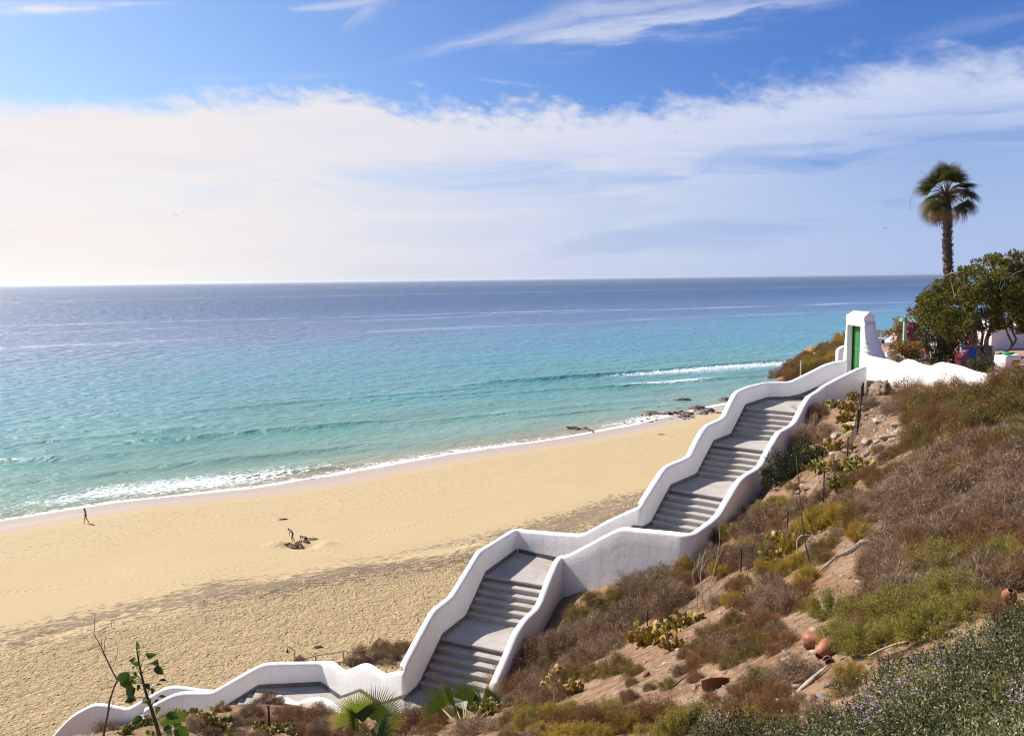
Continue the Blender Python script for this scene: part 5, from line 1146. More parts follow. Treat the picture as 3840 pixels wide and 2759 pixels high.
def cactus_mesh(seed, nb=7, lv=4, m=M_pad):
    rng = np.random.RandomState(seed); Vt = []; Ft = []; T = []; Fr = MB(); o_ = 0; npad = [0]
    def grow_(P, M, r, l):
        nonlocal o_
        V, F = pad_vf(r); W = V@M.T+P; Vt.append(W); Ft.extend([tuple(a+o_ for a in f) for f in F]); o_ += len(V)
        T.extend(np.clip(rng.uniform(.15, .95)+.25*(V[:, 2]/(2*r)-.5), 0, 1)*np.ones(len(V))); npad[0] += 1
        if l >= lv or npad[0] > 90: 
            if rng.rand() < .5:
                for k in range(rng.randint(1, 4)):
                    a = rng.uniform(-.8, .8); q_ = P+M@np.array([math.sin(a)*r*.85, 0, r*(1+math.cos(a))]); v, f = rock_vf(3, .022, .022, .035, 1, 0); Fr.add(v+q_, f)
            return
        for k in range(rng.choice([1, 2, 2, 3])):
            a = rng.uniform(-1.1, 1.1); q_ = P+M@np.array([math.sin(a)*r*.82, 0, r*(1+math.cos(a)*.93)])
            rz = rng.uniform(-1.3, 1.3); ry = a*.8+rng.normal()*.25; rx = rng.normal()*.3
            Rz = np.array(Matrix.Rotation(rz, 3, 'Z')); Ry = np.array(Matrix.Rotation(ry, 3, 'Y')); Rx = np.array(Matrix.Rotation(rx, 3, 'X'))
            grow_(q_, M@Ry@Rx@Rz, r*rng.uniform(.78, 1.0), l+1)
    for k in range(nb):
        a = rng.uniform(0, 6.28); P = np.array([math.cos(a), math.sin(a), 0])*rng.uniform(0, .42); P[2] = -.06
        M = np.array(Matrix.Rotation(rng.uniform(0, 6.3), 3, 'Z'))@np.array(Matrix.Rotation(rng.normal()*.45, 3, 'Y'))@np.array(Matrix.Rotation(rng.normal()*.35, 3, 'X'))
        grow_(P, M, rng.uniform(.11, .15), 1)
    return mesh('pads', np.concatenate(Vt), Ft, m, tint=T, smooth=True), (mesh('fruits', Fr.V, Fr.F, M_fruit) if Fr.V else None)
CAC = [cactus_mesh(301, 15, 3), cactus_mesh(302, 14, 3), cactus_mesh(303, 17, 3), cactus_mesh(304, 15, 3, M_padg), cactus_mesh(305, 16, 3, M_padg)]
def cactus(S, rpx, v, label, sc_=1.0):
    q = hit(S[0], S[1]+rpx*.5); r = 1.55*rpx*np.linalg.norm(q)/FO/.62*sc_
    t = empty('prickly_pear', q, S[0]*.37, label, 'cactus', 'prickly pears on the slope'); t.scale = (r, r, r)
    link('pads', CAC[v][0], t)
    if CAC[v][1]: link('fruits', CAC[v][1], t)
for (x, y, r, v, lb) in ((965, 270, 42, 0, 'reddish prickly pear at the top of the row along the wire fence'), (925, 350, 48, 1, 'prickly pear second from the top along the wire fence'), (905, 430, 50, 0, 'prickly pear third from the top along the wire fence'), (900, 510, 40, 2, 'low reddish prickly pear in the middle of the fence row'),
                         (840, 620, 50, 1, 'prickly pear at the bend of the fence, left of its post'), (940, 640, 32, 2, 'small prickly pear right of the post at the bend of the fence'), (810, 320, 36, 3, 'yellow-green prickly pear tucked under the parapet'), (730, 780, 60, 3, 'green prickly pear touching the dark green bush'), (850, 770, 52, 2, 'prickly pear between the green one and the broad group'),
                         (950, 760, 62, 4, 'broad bright green prickly pear on the middle slope'), (1040, 790, 58, 3, 'yellowish prickly pear at the right end of the broad group'), (860, 880, 62, 4, 'low spreading prickly pear below the broad group'), (800, 1110, 50, 0, 'fruiting prickly pear in the clump crossed by the tall stalk'), (640, 1150, 45, 2, 'prickly pear at the left edge of the clump crossed by the tall stalk'),
                         (480, 1320, 70, 1, 'brown-edged prickly pear at the curved bare stems'), (400, 1430, 60, 3, 'green prickly pear below the curved bare stems'), (150, 1600, 50, 2, 'orange withered prickly pear beside the second post')):
    cactus(pR5(x, y), r/1.918, v, lb)
for (x, y, r, v, lb) in ((1760, 870, 75, 0, 'fruiting prickly pear left of the iron post on the bare strip'), (1880, 850, 70, 1, 'bright prickly pear in the middle of the bare-strip group'), (1960, 780, 65, 3, 'sunlit prickly pear in the middle of the bare-strip group, higher up'), (2060, 750, 60, 0, 'topmost prickly pear of the bare-strip group'), (1980, 900, 55, 2, 'red-brown prickly pear low in the bare-strip group'),
                         (1260, 1120, 60, 1, 'prickly pear behind the fan palms, green-topped'), (1300, 1190, 70, 2, 'red-brown prickly pear right of the fan palms'), (1180, 1170, 50, 0, 'withered prickly pear beside the brown scrub'), (760, 1330, 55, 3, 'small prickly pear at the foot of the right-hand fan palm'), (200, 1310, 60, 3, 'prickly pear between the two fan palms')):
    cactus(pR4(x, y), r/1.745, v, lb)
for (x, y, r, v, lb) in ((230, 1040, 60, 4, 'green prickly pear left of the small iron post'), (330, 1120, 60, 3, 'prickly pear at the bottom edge under the small iron post'), (480, 1080, 60, 4, 'green prickly pear right of the small iron post'), (575, 1040, 50, 3, 'tall-padded prickly pear right of the small iron post'), (640, 1120, 50, 4, 'last prickly pear of the bottom row, under the rusty shrub')):
    cactus(pE(x, y), r/3.24, v, lb)
for (x, y, r, v, lb) in ((1600, 930, 80, 4, 'dark prickly pear behind the dead palm frond'), (1830, 1000, 130, 3, 'big yellowish prickly pear below the landing wall'), (1980, 1050, 100, 4, 'dark prickly pear right of the dead palm frond'), (900, 1110, 70, 4, 'dark prickly pear beside the broad-leaved plant'), (1120, 1010, 60, 3, 'prickly pear at the end of the white wall')):
    cactus(pF(x, y), r/3.24, v, lb)
# ------------------------------------------------------------------ fan palms
M_fan = leafmat('fan_palm_leaf', [(0.36, 0.24, 0.10), (0.26, 0.26, 0.055), (0.11, 0.16, 0.035), (0.05, 0.10, 0.028)], .5, .45, objvar=.3)
M_fandead = leafmat('dry_palm_leaf', [(0.10, 0.05, 0.025), (0.19, 0.105, 0.055), (0.26, 0.165, 0.09), (0.30, 0.21, 0.12)], .8, .15)
M_pet = simple('palm_petiole', (0.30, 0.27, 0.09), .5, .2)
def fan_vf(nseg=36, spread=230, cut=.52, droop=.25, fold=.35, seed=0, narrow=.95, thread=0):
    """unit-radius fan in the xy plane, hub at the origin, axis +y"""
    rng = np.random.RandomState(seed); V = []; F = []; T = []; s0 = math.radians(spread)
    for k in range(nseg):
        a = -s0/2+s0*(k+.5)/nseg; w = s0/nseg*.5; R_ = (1-.18*abs(a/(s0/2))**2)*rng.uniform(.93, 1.03); o = len(V)
        def P(rad, ang, z): return (rad*math.sin(ang), rad*math.cos(ang), z-droop*rad*rad*.5)
        e = .04
        V += [P(e, a-w, 0), P(e, a, 0), P(e, a+w, 0), P(cut, a-w, 0), P(cut, a, w*cut*fold*2), P(cut, a+w, 0)]
        tz = -droop*rng.uniform(.0, .9)*.35; ta = a+rng.normal()*.018
        V += [P(cut+(R_-cut)*.55, a-w*.45, tz*.25), P(cut+(R_-cut)*.55, a+w*.45, tz*.25), P(R_, ta, tz)]
        F += [(o, o+3, o+4), (o, o+4, o+1), (o+1, o+4, o+5), (o+1, o+5, o+2), (o+3, o+6, o+4), (o+6, o+7, o+4), (o+4, o+7, o+5), (o+6, o+8, o+7)]
        T += [.85, .85, .85, .72, .72, .72, .45, .45, .05]
    T = np.array(T)+rng.normal(size=len(T))*.05
    return np.array(V), np.array(F), T
FANS = [mesh('fan', *fan_vf(36, 168, .46, .25, .35, i)[:2], M_fan, tint=fan_vf(36, 168, .46, .25, .35, i)[2]) for i in range(3)]
FANN = [mesh('fan', *fan_vf(30, 95, .6, .3, .6, 7)[:2], M_fan, tint=fan_vf(30, 95, .6, .3, .6, 7)[2])]
FAND = [mesh('fan', *fan_vf(26, 120, .45, .5, .6, 9)[:2], M_fandead, tint=fan_vf(26, 120, .45, .5, .6, 9)[2])]
def young_palm(baseS, Y, label, leaves_):
    B_ = hit(*baseS); B_ = uny(baseS, Y) if B_ is None else B_
    t = empty('young_fan_palm', B_, 0, label, 'palm', 'young fan palms in the foreground')
    for (hub, tip, kind, tilt, petioleS) in leaves_:
        H0 = uny(hub, Y+random.uniform(-.25, .1)); Tp = uny(tip, H0[1]+tilt); ax = Tp-H0; R_ = np.linalg.norm(ax); ax = ax/R_; R_ *= 1.12
        view = -unit(H0); nrm = unit(view-ax*np.dot(view, ax)+np.array([0, 0, .35]));
        if kind == 'e': nrm = unit(np.cross(ax, view)+.25*view)
        nrm = unit(nrm-ax*np.dot(nrm, ax)); sx = np.cross(ax, nrm)
        lf = bpy.data.objects.new('palm_leaf', None); COL.objects.link(lf); lf.parent = t
        me = {'f': FANS, 'n': FANN, 'e': FANN, 'd': FAND}[kind]; o = link('fan', random.choice(me), lf)
        o.matrix_local = Matrix(((sx[0]*R_, ax[0]*R_, nrm[0]*R_, H0[0]-B_[0]), (sx[1]*R_, ax[1]*R_, nrm[1]*R_, H0[1]-B_[1]), (sx[2]*R_, ax[2]*R_, nrm[2]*R_, H0[2]-B_[2]), (0, 0, 0, 1)))
        h = H0-B_; V, F = tube_vf([np.array([0, 0, -.1]), h*.5+np.array([0, 0, .03]), h], [.022, .015, .009], 6)
        mo('petiole', V, F, M_pet, lf)
    return t
young_palm((1425, 2800), 15.0, 'left of the two young fan palms, its bright leaf spread to the upper right', [
    (pE(1635, 985), pE(1800, 620), 'f', .1, 0), (pE(1400, 960), pE(1290, 700), 'f', -.15, 0), (pE(1450, 1130), pE(1365, 720), 'e', 0, 0), (pE(1490, 1000), pE(1490, 700), 'n', .3, 0),
    (pE(1560, 1120), pE(1900, 1100), 'n', .1, 0), (pE(1330, 1010), pE(1080, 900), 'd', .1, 0), (pE(1400, 1050), pE(1200, 1160), 'd', -.1, 0), (pE(1620, 1060), pE(1850, 1060), 'n', -.2, 0)])
sp7 = lambda x, y: (1200+x/3.024, 2550+y/3.024)
young_palm((1745, 2760), 15.8, 'right of the two young fan palms, an upright round leaf before the steps', [
    (sp7(1385, 325), sp7(1230, 90), 'f', .1, 0), (sp7(1655, 235), sp7(1700, -20), 'f', .1, 0), (sp7(1545, 310), sp7(1415, 20), 'e', 0, 0), (sp7(1820, 305), sp7(2070, 140), 'n', 0, 0),
    (sp7(1650, 340), sp7(1500, 400), 'n', -.2, 0), (sp7(1660, 330), sp7(1830, 190), 'n', -.15, 0), (sp7(1820, 310), sp7(1850, 420), 'd', 0, 0), (sp7(1950, 300), sp7(2100, 190), 'd', .15, 0), (sp7(1400, 330), sp7(1330, 440), 'd', -.1, 0), (sp7(1620, 240), sp7(1560, 100), 'n', .3, 0)])
young_palm((638, 2760), 12.5, 'small fan palm half hidden behind the broad-leaved plant', [(pF(1440, 1030), pF(1430, 830), 'f', 0, 0), (pF(1280, 960), pF(1180, 900), 'd', .1, 0), (pF(1480, 1100), pF(1540, 1000), 'n', 0, 0)])
# dead palm frond lying below the wall, and a rust-red one
for (a_, b_, lb) in ((pF(1590, 1090), pF(1860, 880), 'dry brown palm frond lying among the prickly pears'), (pF(1370, 1050), pF(1240, 940), 'rust-red withered palm leaf behind the broad-leaved plant'), (pF(1150, 1150), pF(950, 1080), 'ragged brown palm frond at the bottom left edge')):
    H0 = uny(a_, 13.2); Tp = uny(b_, 13.4); ax = Tp-H0; R_ = np.linalg.norm(ax); ax /= R_; view = -unit(H0); nrm = unit(view*.5+np.array([0, 0, .6])-ax*0); nrm = unit(nrm-ax*np.dot(nrm, ax)); sx = np.cross(ax, nrm)
    o = link('dead_palm_frond', FAND[0]); o.matrix_world = Matrix(((sx[0]*R_, ax[0]*R_, nrm[0]*R_, H0[0]), (sx[1]*R_, ax[1]*R_, nrm[1]*R_, H0[1]), (sx[2]*R_, ax[2]*R_, nrm[2]*R_, H0[2]), (0, 0, 0, 1)))
    tag(o, lb, 'palm frond')
# ------------------------------------------------------------------ broad-leaved plant and the bare sapling in the left foreground
M_bl = leafmat('broad_leaf', [(0.02, 0.045, 0.012), (0.04, 0.085, 0.018), (0.075, 0.14, 0.025), (0.17, 0.19, 0.04)], .38, .35, objvar=.2)
M_gst = simple('green_stem', (0.075, 0.085, 0.035), .6, .3, 20)
YP = 6.2
def ppt(x, y, dy=0.0): return uny(pF(x, y), YP+dy)
st0 = uny(pF(1330, 1330), YP)
bp = empty('broad_leaved_plant', (st0[0], st0[1], hz(st0[0], st0[1])), 0, 'tall sapling with broad glossy green leaves in the left foreground', 'plant')
BO = np.array(bp.location)
pts = [np.array([0.03, 0, -.1]), st0-BO]+[ppt(x, y)-BO for x, y in ((1290, 1163), (1240, 980), (1180, 800), (1130, 650), (1090, 500), (1050, 320), (1020, 150), (1012, 95))]
V, F = tube_vf(pts, np.linspace(.020, .004, len(pts)), 8); mo('stem', V, F, M_gst, bp, smooth=True)
def broad_leaf(att, c0, tip, wid, yaw, i):
    A_ = ppt(*att); C0 = ppt(*c0, dy=random.uniform(-.08, .08)); T_ = ppt(*tip, dy=random.uniform(-.06, .06)); ax = T_-C0; L_ = np.linalg.norm(ax); ax = ax/L_
    view = -unit(C0); side = unit(np.cross(ax, view)); nrm = np.cross(side, ax); c_, s_ = math.cos(yaw), math.sin(yaw); side2 = side*c_+nrm*s_; nrm2 = np.cross(side2, ax)
    rows = [(0, 0), (.08, .55), (.22, .95), (.42, 1.0), (.62, .8), (.82, .42), (.95, .12), (1.0, 0)]; V = []; F = []
    for (t, w) in rows:
        cz = .10*math.sin(t*3.1)*L_-.05*L_*t*t
        for s in (-1, -.5, 0, .5, 1): V.append(C0+ax*L_*t+side2*wid*w*s*L_*.5+nrm2*(cz+abs(s)*w*.10*L_)-BO)
    for r_ in range(len(rows)-1):
        for c in range(4): F.append((r_*5+c, r_*5+c+1, r_*5+c+6, r_*5+c+5))
    lf = mo('leaf', V, F, M_bl, bp, smooth=True, tint=np.full(len(V), random.uniform(.2, .75)))
    pm = (A_+C0)/2+np.array([0, 0, .006]); V, F = tube_vf([A_-BO, pm-BO, C0-BO], [.003, .0022, .0018], 5); mo('petiole', V, F, M_gst, lf)
BLV = [((1015, 110), (1016, 120), (1012, 5), .4, .5), ((1055, 330), (1125, 170), (1262, 165), .42, .5), ((1040, 240), (1045, 155), (1035, 115), .5, .3), ((1080, 390), (1178, 280), (1268, 232), .5, .9), ((1085, 395), (1218, 340), (1348, 412), .52, .4), ((1110, 560), (1278, 500), (1385, 492), .38, .9), ((1150, 620), (1248, 548), (1325, 532), .4, .7),
       ((1120, 560), (1120, 525), (1170, 600), .6, .2), ((1140, 650), (1190, 575), (1205, 660), .5, .6), ((1040, 440), (915, 380), (832, 540), .55, .2), ((1060, 420), (975, 270), (925, 238), .5, .6), ((1060, 400), (1025, 255), (975, 300), .6, .4), ((1050, 350), (980, 310), (970, 360), .5, .9), ((1070, 480), (965, 395), (1015, 455), .45, .9), ((1080, 500), (925, 440), (985, 480), .55, .1), ((1090, 520), (925, 475), (940, 530), .6, .2),
       ((1100, 530), (955, 515), (865, 590), .6, .1), ((1110, 600), (1000, 580), (885, 680), .62, .3), ((1110, 570), (1030, 535), (1020, 622), .45, .5), ((1140, 700), (1000, 710), (862, 745), .5, .1), ((1140, 700), (945, 690), (1005, 725), .5, .1), ((1150, 715), (1090, 715), (1178, 735), .55, .5), ((1150, 720), (1125, 760), (1178, 715), .5, .4), ((1200, 790), (1282, 685), (1372, 680), .42, .2), ((1195, 780), (1235, 755), (1285, 718), .5, .6),
       ((1200, 800), (1240, 810), (1258, 900), .4, .8), ((1220, 920), (1085, 925), (938, 1028), .5, .1), ((1230, 990), (1130, 960), (1200, 1020), .6, .5), ((1250, 960), (1368, 900), (1535, 940), .5, .1), ((1290, 1150), (1460, 1090), (1655, 1160), .55, 0), ((1290, 1150), (1370, 1030), (1425, 1150), .6, .2), ((1290, 1160), (1470, 1060), (1550, 1010), .5, .3), ((1290, 1160), (1135, 1085), (1178, 1150), .5, .5), ((1290, 1160), (1195, 1165), (1215, 1090), .5, .5)]
for i, (a_, c_, t_, w_2, yw) in enumerate(BLV): broad_leaf(a_, c_, t_, w_2*1.15, yw*random.choice((-1, 1)), i)
def sapling(name, label, base, paths, Y, m, r0, parentz=True):
    B_ = uny(base, Y); B_ = np.array([B_[0], B_[1], hz(B_[0], B_[1])]); t = empty(name, B_, 0, label, 'plant')
    mbx = MB()
    for k, (pp, ra, rb) in enumerate(paths):
        pts = [uny(p_, Y+random.uniform(-.05, .05)*(i > 0))-B_ for i, p_ in enumerate(pp)]
        if k == 0: pts = [np.array([pts[0][0], 0, -.1])]+pts
        V, F = tube_vf(pts, np.linspace(ra, rb, len(pts)), 6)
        mo('stem' if k == 0 else 'twig', V, F, m, t, smooth=True)
pQ = lambda x, y: (x/3.24, 2250+y/3.24)
M_bare = simple('bare_grey_stem', (0.13, 0.10, 0.085), .9, .3, 20)
sapling('bare_sapling', 'thin leafless sapling rising beside the broad-leaved plant', pF(605, 1200), [
    ([pF(605, 1200), pF(625, 1050), pF(655, 930), pF(685, 730), pF(730, 590), pF(775, 480), pQ(1340, 810), pQ(1250, 610), pQ(1190, 490), pQ(1142, 415), pQ(1156, 165)], .011, .0018),
    ([pF(772, 500), pF(800, 490), pF(840, 470)], .004, .002), ([pF(740, 500), pF(680, 475), pF(600, 470)], .0025, .001), ([pQ(1340, 830), pQ(1390, 780), pQ(1430, 620), pQ(1415, 480)], .0025, .001), ([pQ(1290, 700), pQ(1200, 570), pQ(1180, 530)], .0025, .001),
    ([pQ(1235, 560), pQ(1230, 470), pQ(1210, 370)], .0025, .001), ([pQ(1265, 620), pQ(1270, 500), pQ(1295, 430)], .0025, .001), ([pQ(1215, 540), pQ(1060, 610), pQ(930, 620)], .003, .001), ([pF(680, 850), pF(730, 760), pF(700, 700)], .0025, .001), ([pQ(1350, 330), pQ(1362, 220), pQ(1355, 160)], .002, .001)], YP, M_bare, .01)
# tall leaning dry stalk, curved bare stems, pale saplings
def stalks(name, label, base, paths, m, Yh=None):
    q = hit(*base); t = empty(name, q, 0, label, 'plant')
    for k, (pp, ra, rb) in enumerate(paths):
        pts = [uny(p_, q[1]-.02*i)-q for i, p_ in enumerate(pp)]
        V, F = tube_vf(pts, np.linspace(ra, rb, len(pts)), 6); mo('stem', V, F, m, t, smooth=True)
stalks('leaning_stalk', 'tall thin dry stalk leaning across the middle of the slope', pR5(668, 1520), [([pR5(668, 1520), pR5(640, 1440), pR5(612, 1310), pR5(590, 1160), pR5(575, 1000), pR5(565, 860), pR5(548, 690)], .020, .006), ([pR5(565, 860), pR5(590, 800), pR5(592, 700)], .006, .003)], M_bare)
stalks('arched_stems', 'pair of arched pale stems beside the leaning stalk', pR5(575, 1410), [([pR5(575, 1410), pR5(552, 1350), pR5(556, 1290), pR5(585, 1258), pR5(640, 1256), pR5(680, 1290), pR5(705, 1335)], .016, .008), ([pR5(670, 1530), pR5(690, 1480), pR5(735, 1490), pR5(765, 1510)], .012, .006), ([pR5(660, 1470), pR5(700, 1465), pR5(740, 1500)], .01, .005)], M_stemw)
for i, (pp, lb) in enumerate((([(2175, 700), (2150, 560), (2140, 430), (2160, 330), (2175, 270)], 'leftmost of four tall pale bare saplings below the wall corner'), ([(2125, 690), (2115, 560), (2085, 450), (2105, 370), (2060, 310)], 'curving pale bare sapling below the wall corner'), ([(2150, 640), (2150, 520), (2120, 400), (2140, 300)], 'straightest pale bare sapling below the wall corner'), ([(2195, 620), (2215, 480), (2245, 360), (2268, 220), (2262, 130)], 'rightmost tall pale bare sapling leaning right'))):
    stalks('pale_sapling', lb, pR4(*pp[0]), [([pR4(*p_) for p_ in pp], .012, .004), ([pR4(*pp[2]), pR4(pp[2][0]+28, pp[2][1]-55), pR4(pp[2][0]+40, pp[2][1]-95)], .006, .003)], M_stemw)
for i, (pp, lb) in enumerate((([(1165, 1050), (1250, 1010), (1350, 1005), (1440, 1030)], 'long arching bare stem lying over the scrub beside the lower parapet'), ([(1250, 970), (1330, 975), (1420, 1010)], 'second bare stem lying over the scrub beside the lower parapet'), ([(1455, 1095), (1500, 1150), (1545, 1205)], 'short white stick leaning on the bare strip'), ([(1180, 1320), (1185, 1230), (1170, 1160), (1150, 1120)], 'forked pale stick right of the fan palms'), ([(1470, 1220), (1580, 1205), (1680, 1180), (1760, 1220)], 'thin curved pale twig at the edge of the bare strip'), ([(1480, 1310), (1560, 1306), (1650, 1312)], 'pale stick lying at the bottom of the bare strip'), ([(1940, 1190), (2020, 1130), (2080, 1085)], 'dark stick lying on the bare strip'), ([(1910, 850), (1960, 890), (1990, 940)], 'pale bent twig over the prickly pears'), ([(850, 1150), (840, 1100), (800, 1065), (775, 1050), (800, 1010)], 'hooked twig overhanging the end of the parapet'))):
    stalks('bare_stick', lb, pR4(*pp[0]), [([pR4(x, y-4) for x, y in pp], .014, .008)], M_bare if 'dark' in lb or 'twig' in lb else M_stemw)
# driftwood root running down the slope
q0 = [hit(*pR5(x, y)) for x, y in ((700, 1555), (760, 1500), (830, 1440), (900, 1400), (960, 1370), (1020, 1330), (1080, 1320), (1155, 1300))]
M_rootm = simple('weathered_wood', (0.27, .22, .18), .9, .5, 14, .02, 20)
rb = empty('weathered_root', q0[0], 0, 'long weathered grey root lying down the bare strip', 'root')
V, F = tube_vf([q_-q0[0]+np.array([0, 0, .05]) for q_ in q0], [.015, .022, .02, .03, .025, .05, .035, .012], 8); mo('root', V, F, M_rootm, rb)
V, F = tube_vf([q_-q0[0]+np.array([.1, .1, .04]) for q_ in q0[2:]], [.012, .015, .02, .025, .02, .012], 6); mo('root', V, F, M_bare, rb)
V, F = tube_vf([q_-q0[0]+np.array([-.08, -.12, .03]) for q_ in q0[3:7]], [.015, .02, .015, .01], 6); mo('root', V, F, M_bare, rb)
# ------------------------------------------------------------------ wire fence
M_post = simple('rusty_iron', (0.055, 0.032, 0.022), .9, .35, 20)
FP_ = [(pR5(1042, 150), pR5(1036, 70)), (pR5(1010, 420), pR5(1008, 185)), (pR5(985, 545), pR5(983, 330)), (pR5(915, 720), pR5(913, 550)), (pR5(743, 1035), pR5(734, 793)), (pR5(483, 1268), pR5(476, 1085)), (pR5(150, 1556), pR5(146, 1350)), (pR4(1792, 836), pR4(1785, 700))]
fb = [hit(*a) for a, _ in FP_]; wf_ = empty('wire_fence', fb[3], 0, 'rusty wire mesh fence on thin iron posts running down the slope', 'fence'); FO_ = np.array(fb[3])
hts = []
for (a, t_), q in zip(FP_, fb):
    h = max(.6, np.linalg.norm(uny(t_, q[1])-q)); hts.append(h); V, F = box_vf(-.014, .014, -.014, .014, -.3, min(h, 1.15)); V = np.array(V)
    mo('post', V+(q-FO_)+np.array([0, 0, 0]), F, M_post, wf_)
mbx = MB()
for (A_, ha), (B_, hb) in zip(list(zip(fb, hts))[:-1], list(zip(fb, hts))[1:]):
    L_ = np.linalg.norm((B_-A_)[:2]); 
    if L_ > 9: continue
    n = int(L_/.085)
    def P_(t, h): 
        x, y = A_[0]+(B_[0]-A_[0])*t, A_[1]+(B_[1]-A_[1])*t; sag = .92-.25*math.sin(t*math.pi); return np.array([x, y, hz(x, y)+h*sag*(ha*(1-t)+hb*t)])-FO_
    rows = 10
    for k in range(-rows, n):
        for dr in (1, -1):
            pts = []
            for j in range(rows+1):
                t = (k+(j if dr > 0 else rows-j))/n
                if 0 <= t <= 1: pts.append(P_(t, j/rows))
            if len(pts) > 1: mbx.tube([pts[0], pts[len(pts)//2], pts[-1]] if len(pts) > 2 else pts, .0028, 3, False)
    mbx.tube([P_(t, 1.0) for t in np.linspace(0, 1, 6)], .004, 3, False)
mo('wire_mesh', mbx.V, mbx.F, M_post, wf_)
for (a, t_, lb) in ((pE(358, 1055), pE(356, 800), 'thin black iron post standing in the scrub below the lower landing'), (pF(922, 1045), pF(917, 1000), 'short leaning post stump by the lowest white wall'), (pH(1332, 745), pH(1331, 585), 'pale thin post on the brow west of the gateway'), (pH(840, 876), pH(836, 822), 'grey post stub showing just behind the top parapet')):
    q = hit(*a) if not ('brow' in lb or 'parapet' in lb) else uny(a, 37.0)
    if q is None: q = uny(a, 37.0)
    h = np.linalg.norm(uny(t_, q[1])-q); mb2 = MB().box(-.02, .02, -.02, .02, -.3, h).box(-.03, .03, -.03, .03, h, h+.02)
    tag(mb2.obj('fence_post', M_stemw if 'pale' in lb or 'grey' in lb else M_post, None, q), lb, 'post')
# ------------------------------------------------------------------ broken terracotta
m_terra, b, p = mat('terracotta', .55, .4)
co = objco(b); n1 = b.noise(co, 5, 5, .6, .5); n2 = b.noise(co, 30, 4, .7)
c = b.mix(b.mr(n1, .3, .7), (0.20, 0.060, 0.032), (0.34, 0.125, 0.065)); c = b.mix(b.mr(n1, .6, .75, 0, .6), c, (0.50, 0.33, 0.22)); b.put(p.inputs['Base Color'], c); b.put(p.inputs['Normal'], b.bump(n2, .5, .006))
def shell(profile, a0, a1, th=.014, n=28, seed=0, jag=.0):
    rng = np.random.RandomState(seed); k = len(profile); V = []; F = []
    for s, off in ((0, 0), (1, -th)):
        for i in range(n+1):
            a = a0+(a1-a0)*i/n
            for j, (r, z) in enumerate(profile):
                rr_ = r+off; zz_ = z+(rng.normal()*jag if (j in (0, k-1) and s == 0) else 0); V.append((rr_*math.cos(a), rr_*math.sin(a), zz_))
    m_ = (n+1)*k
    for i in range(n):
        for j in range(k-1):
            F.append((i*k+j, (i+1)*k+j, (i+1)*k+j+1, i*k+j+1)); F.append((m_+i*k+j, m_+i*k+j+1, m_+(i+1)*k+j+1, m_+(i+1)*k+j))
        F.append((i*k, m_+i*k, m_+(i+1)*k, (i+1)*k)); F.append((i*k+k-1, (i+1)*k+k-1, m_+(i+1)*k+k-1, m_+i*k+k-1))
    for j in range(k-1): F.append((j, j+1, m_+j+1, m_+j)); F.append((n*k+j, m_+n*k+j, m_+n*k+j+1, n*k+j+1))
    return V, F
def terra(S, size_px, profile, a0, a1, rot, label, lift=.3, name='broken_jar', **kw):
    q = hit(*S); r = size_px*np.linalg.norm(q)/FO; V, F = shell(profile, a0, a1, **kw); o = mo(name, np.array(V)*r, F, m_terra, None, q+np.array([0, 0, r*lift]), smooth=True); o.rotation_euler = rot
    return tag(o, label, 'broken jar')
sT = lambda x, y: (2940+x/4.076, 2320+y/4.076)
terra(sT(480, 400), 76, [(.30, -.5), (.33, -.2), (.33, .2), (.32, .5)], 0, 6.283, (0.0, 1.42, -.40), 'dark red cylinder of broken terracotta with a pale rim, uppermost of the heap', .2, th=.03, seed=1, jag=.03)
terra(sT(650, 560), 80, [(.18, -.55), (.30, -.35), (.36, 0.0), (.34, .25), (.28, .42)], 0, 6.283, (0.0, 1.15, .55), 'orange belly of a broken terracotta jar, pale sheen on top, mid-heap', .3, th=.03, seed=2, jag=.02)
terra(sT(670, 690), 44, [(.25, -.4), (.36, 0), (.30, .4)], 0, 3.6, (1.2, .1, -.5), 'small terracotta fragment under the jar belly', .15, th=.03, seed=3, jag=.03)
terra(sT(985, 480), 26, [(.35, -.2), (.45, .1), (.5, .3)], 0, 5.6, (.9, .2, .4), 'broken terracotta jar mouth right of the heap', .3, th=.05, seed=4, jag=.04)
terra(pR4(2235, 1205), 92, [(.30, -.45), (.36, -.1), (.36, .3), (.30, .55)], -.1, 2.5, (0.35, 1.45, .25), 'broken red terracotta trough with a jagged rim, lying alone', .12, th=.03, seed=5, jag=.05)
terra((3780, 2300), 50, [(.0, -.5), (.22, -.46), (.40, -.2), (.44, 0.05), (.36, .32), (.18, .46), (.17, .56)], 0, 6.283, (.5, -.15, 0), 'round orange terracotta jar standing at the right edge of the slope', 1.0, name='terracotta_jar', th=.02, seed=6)
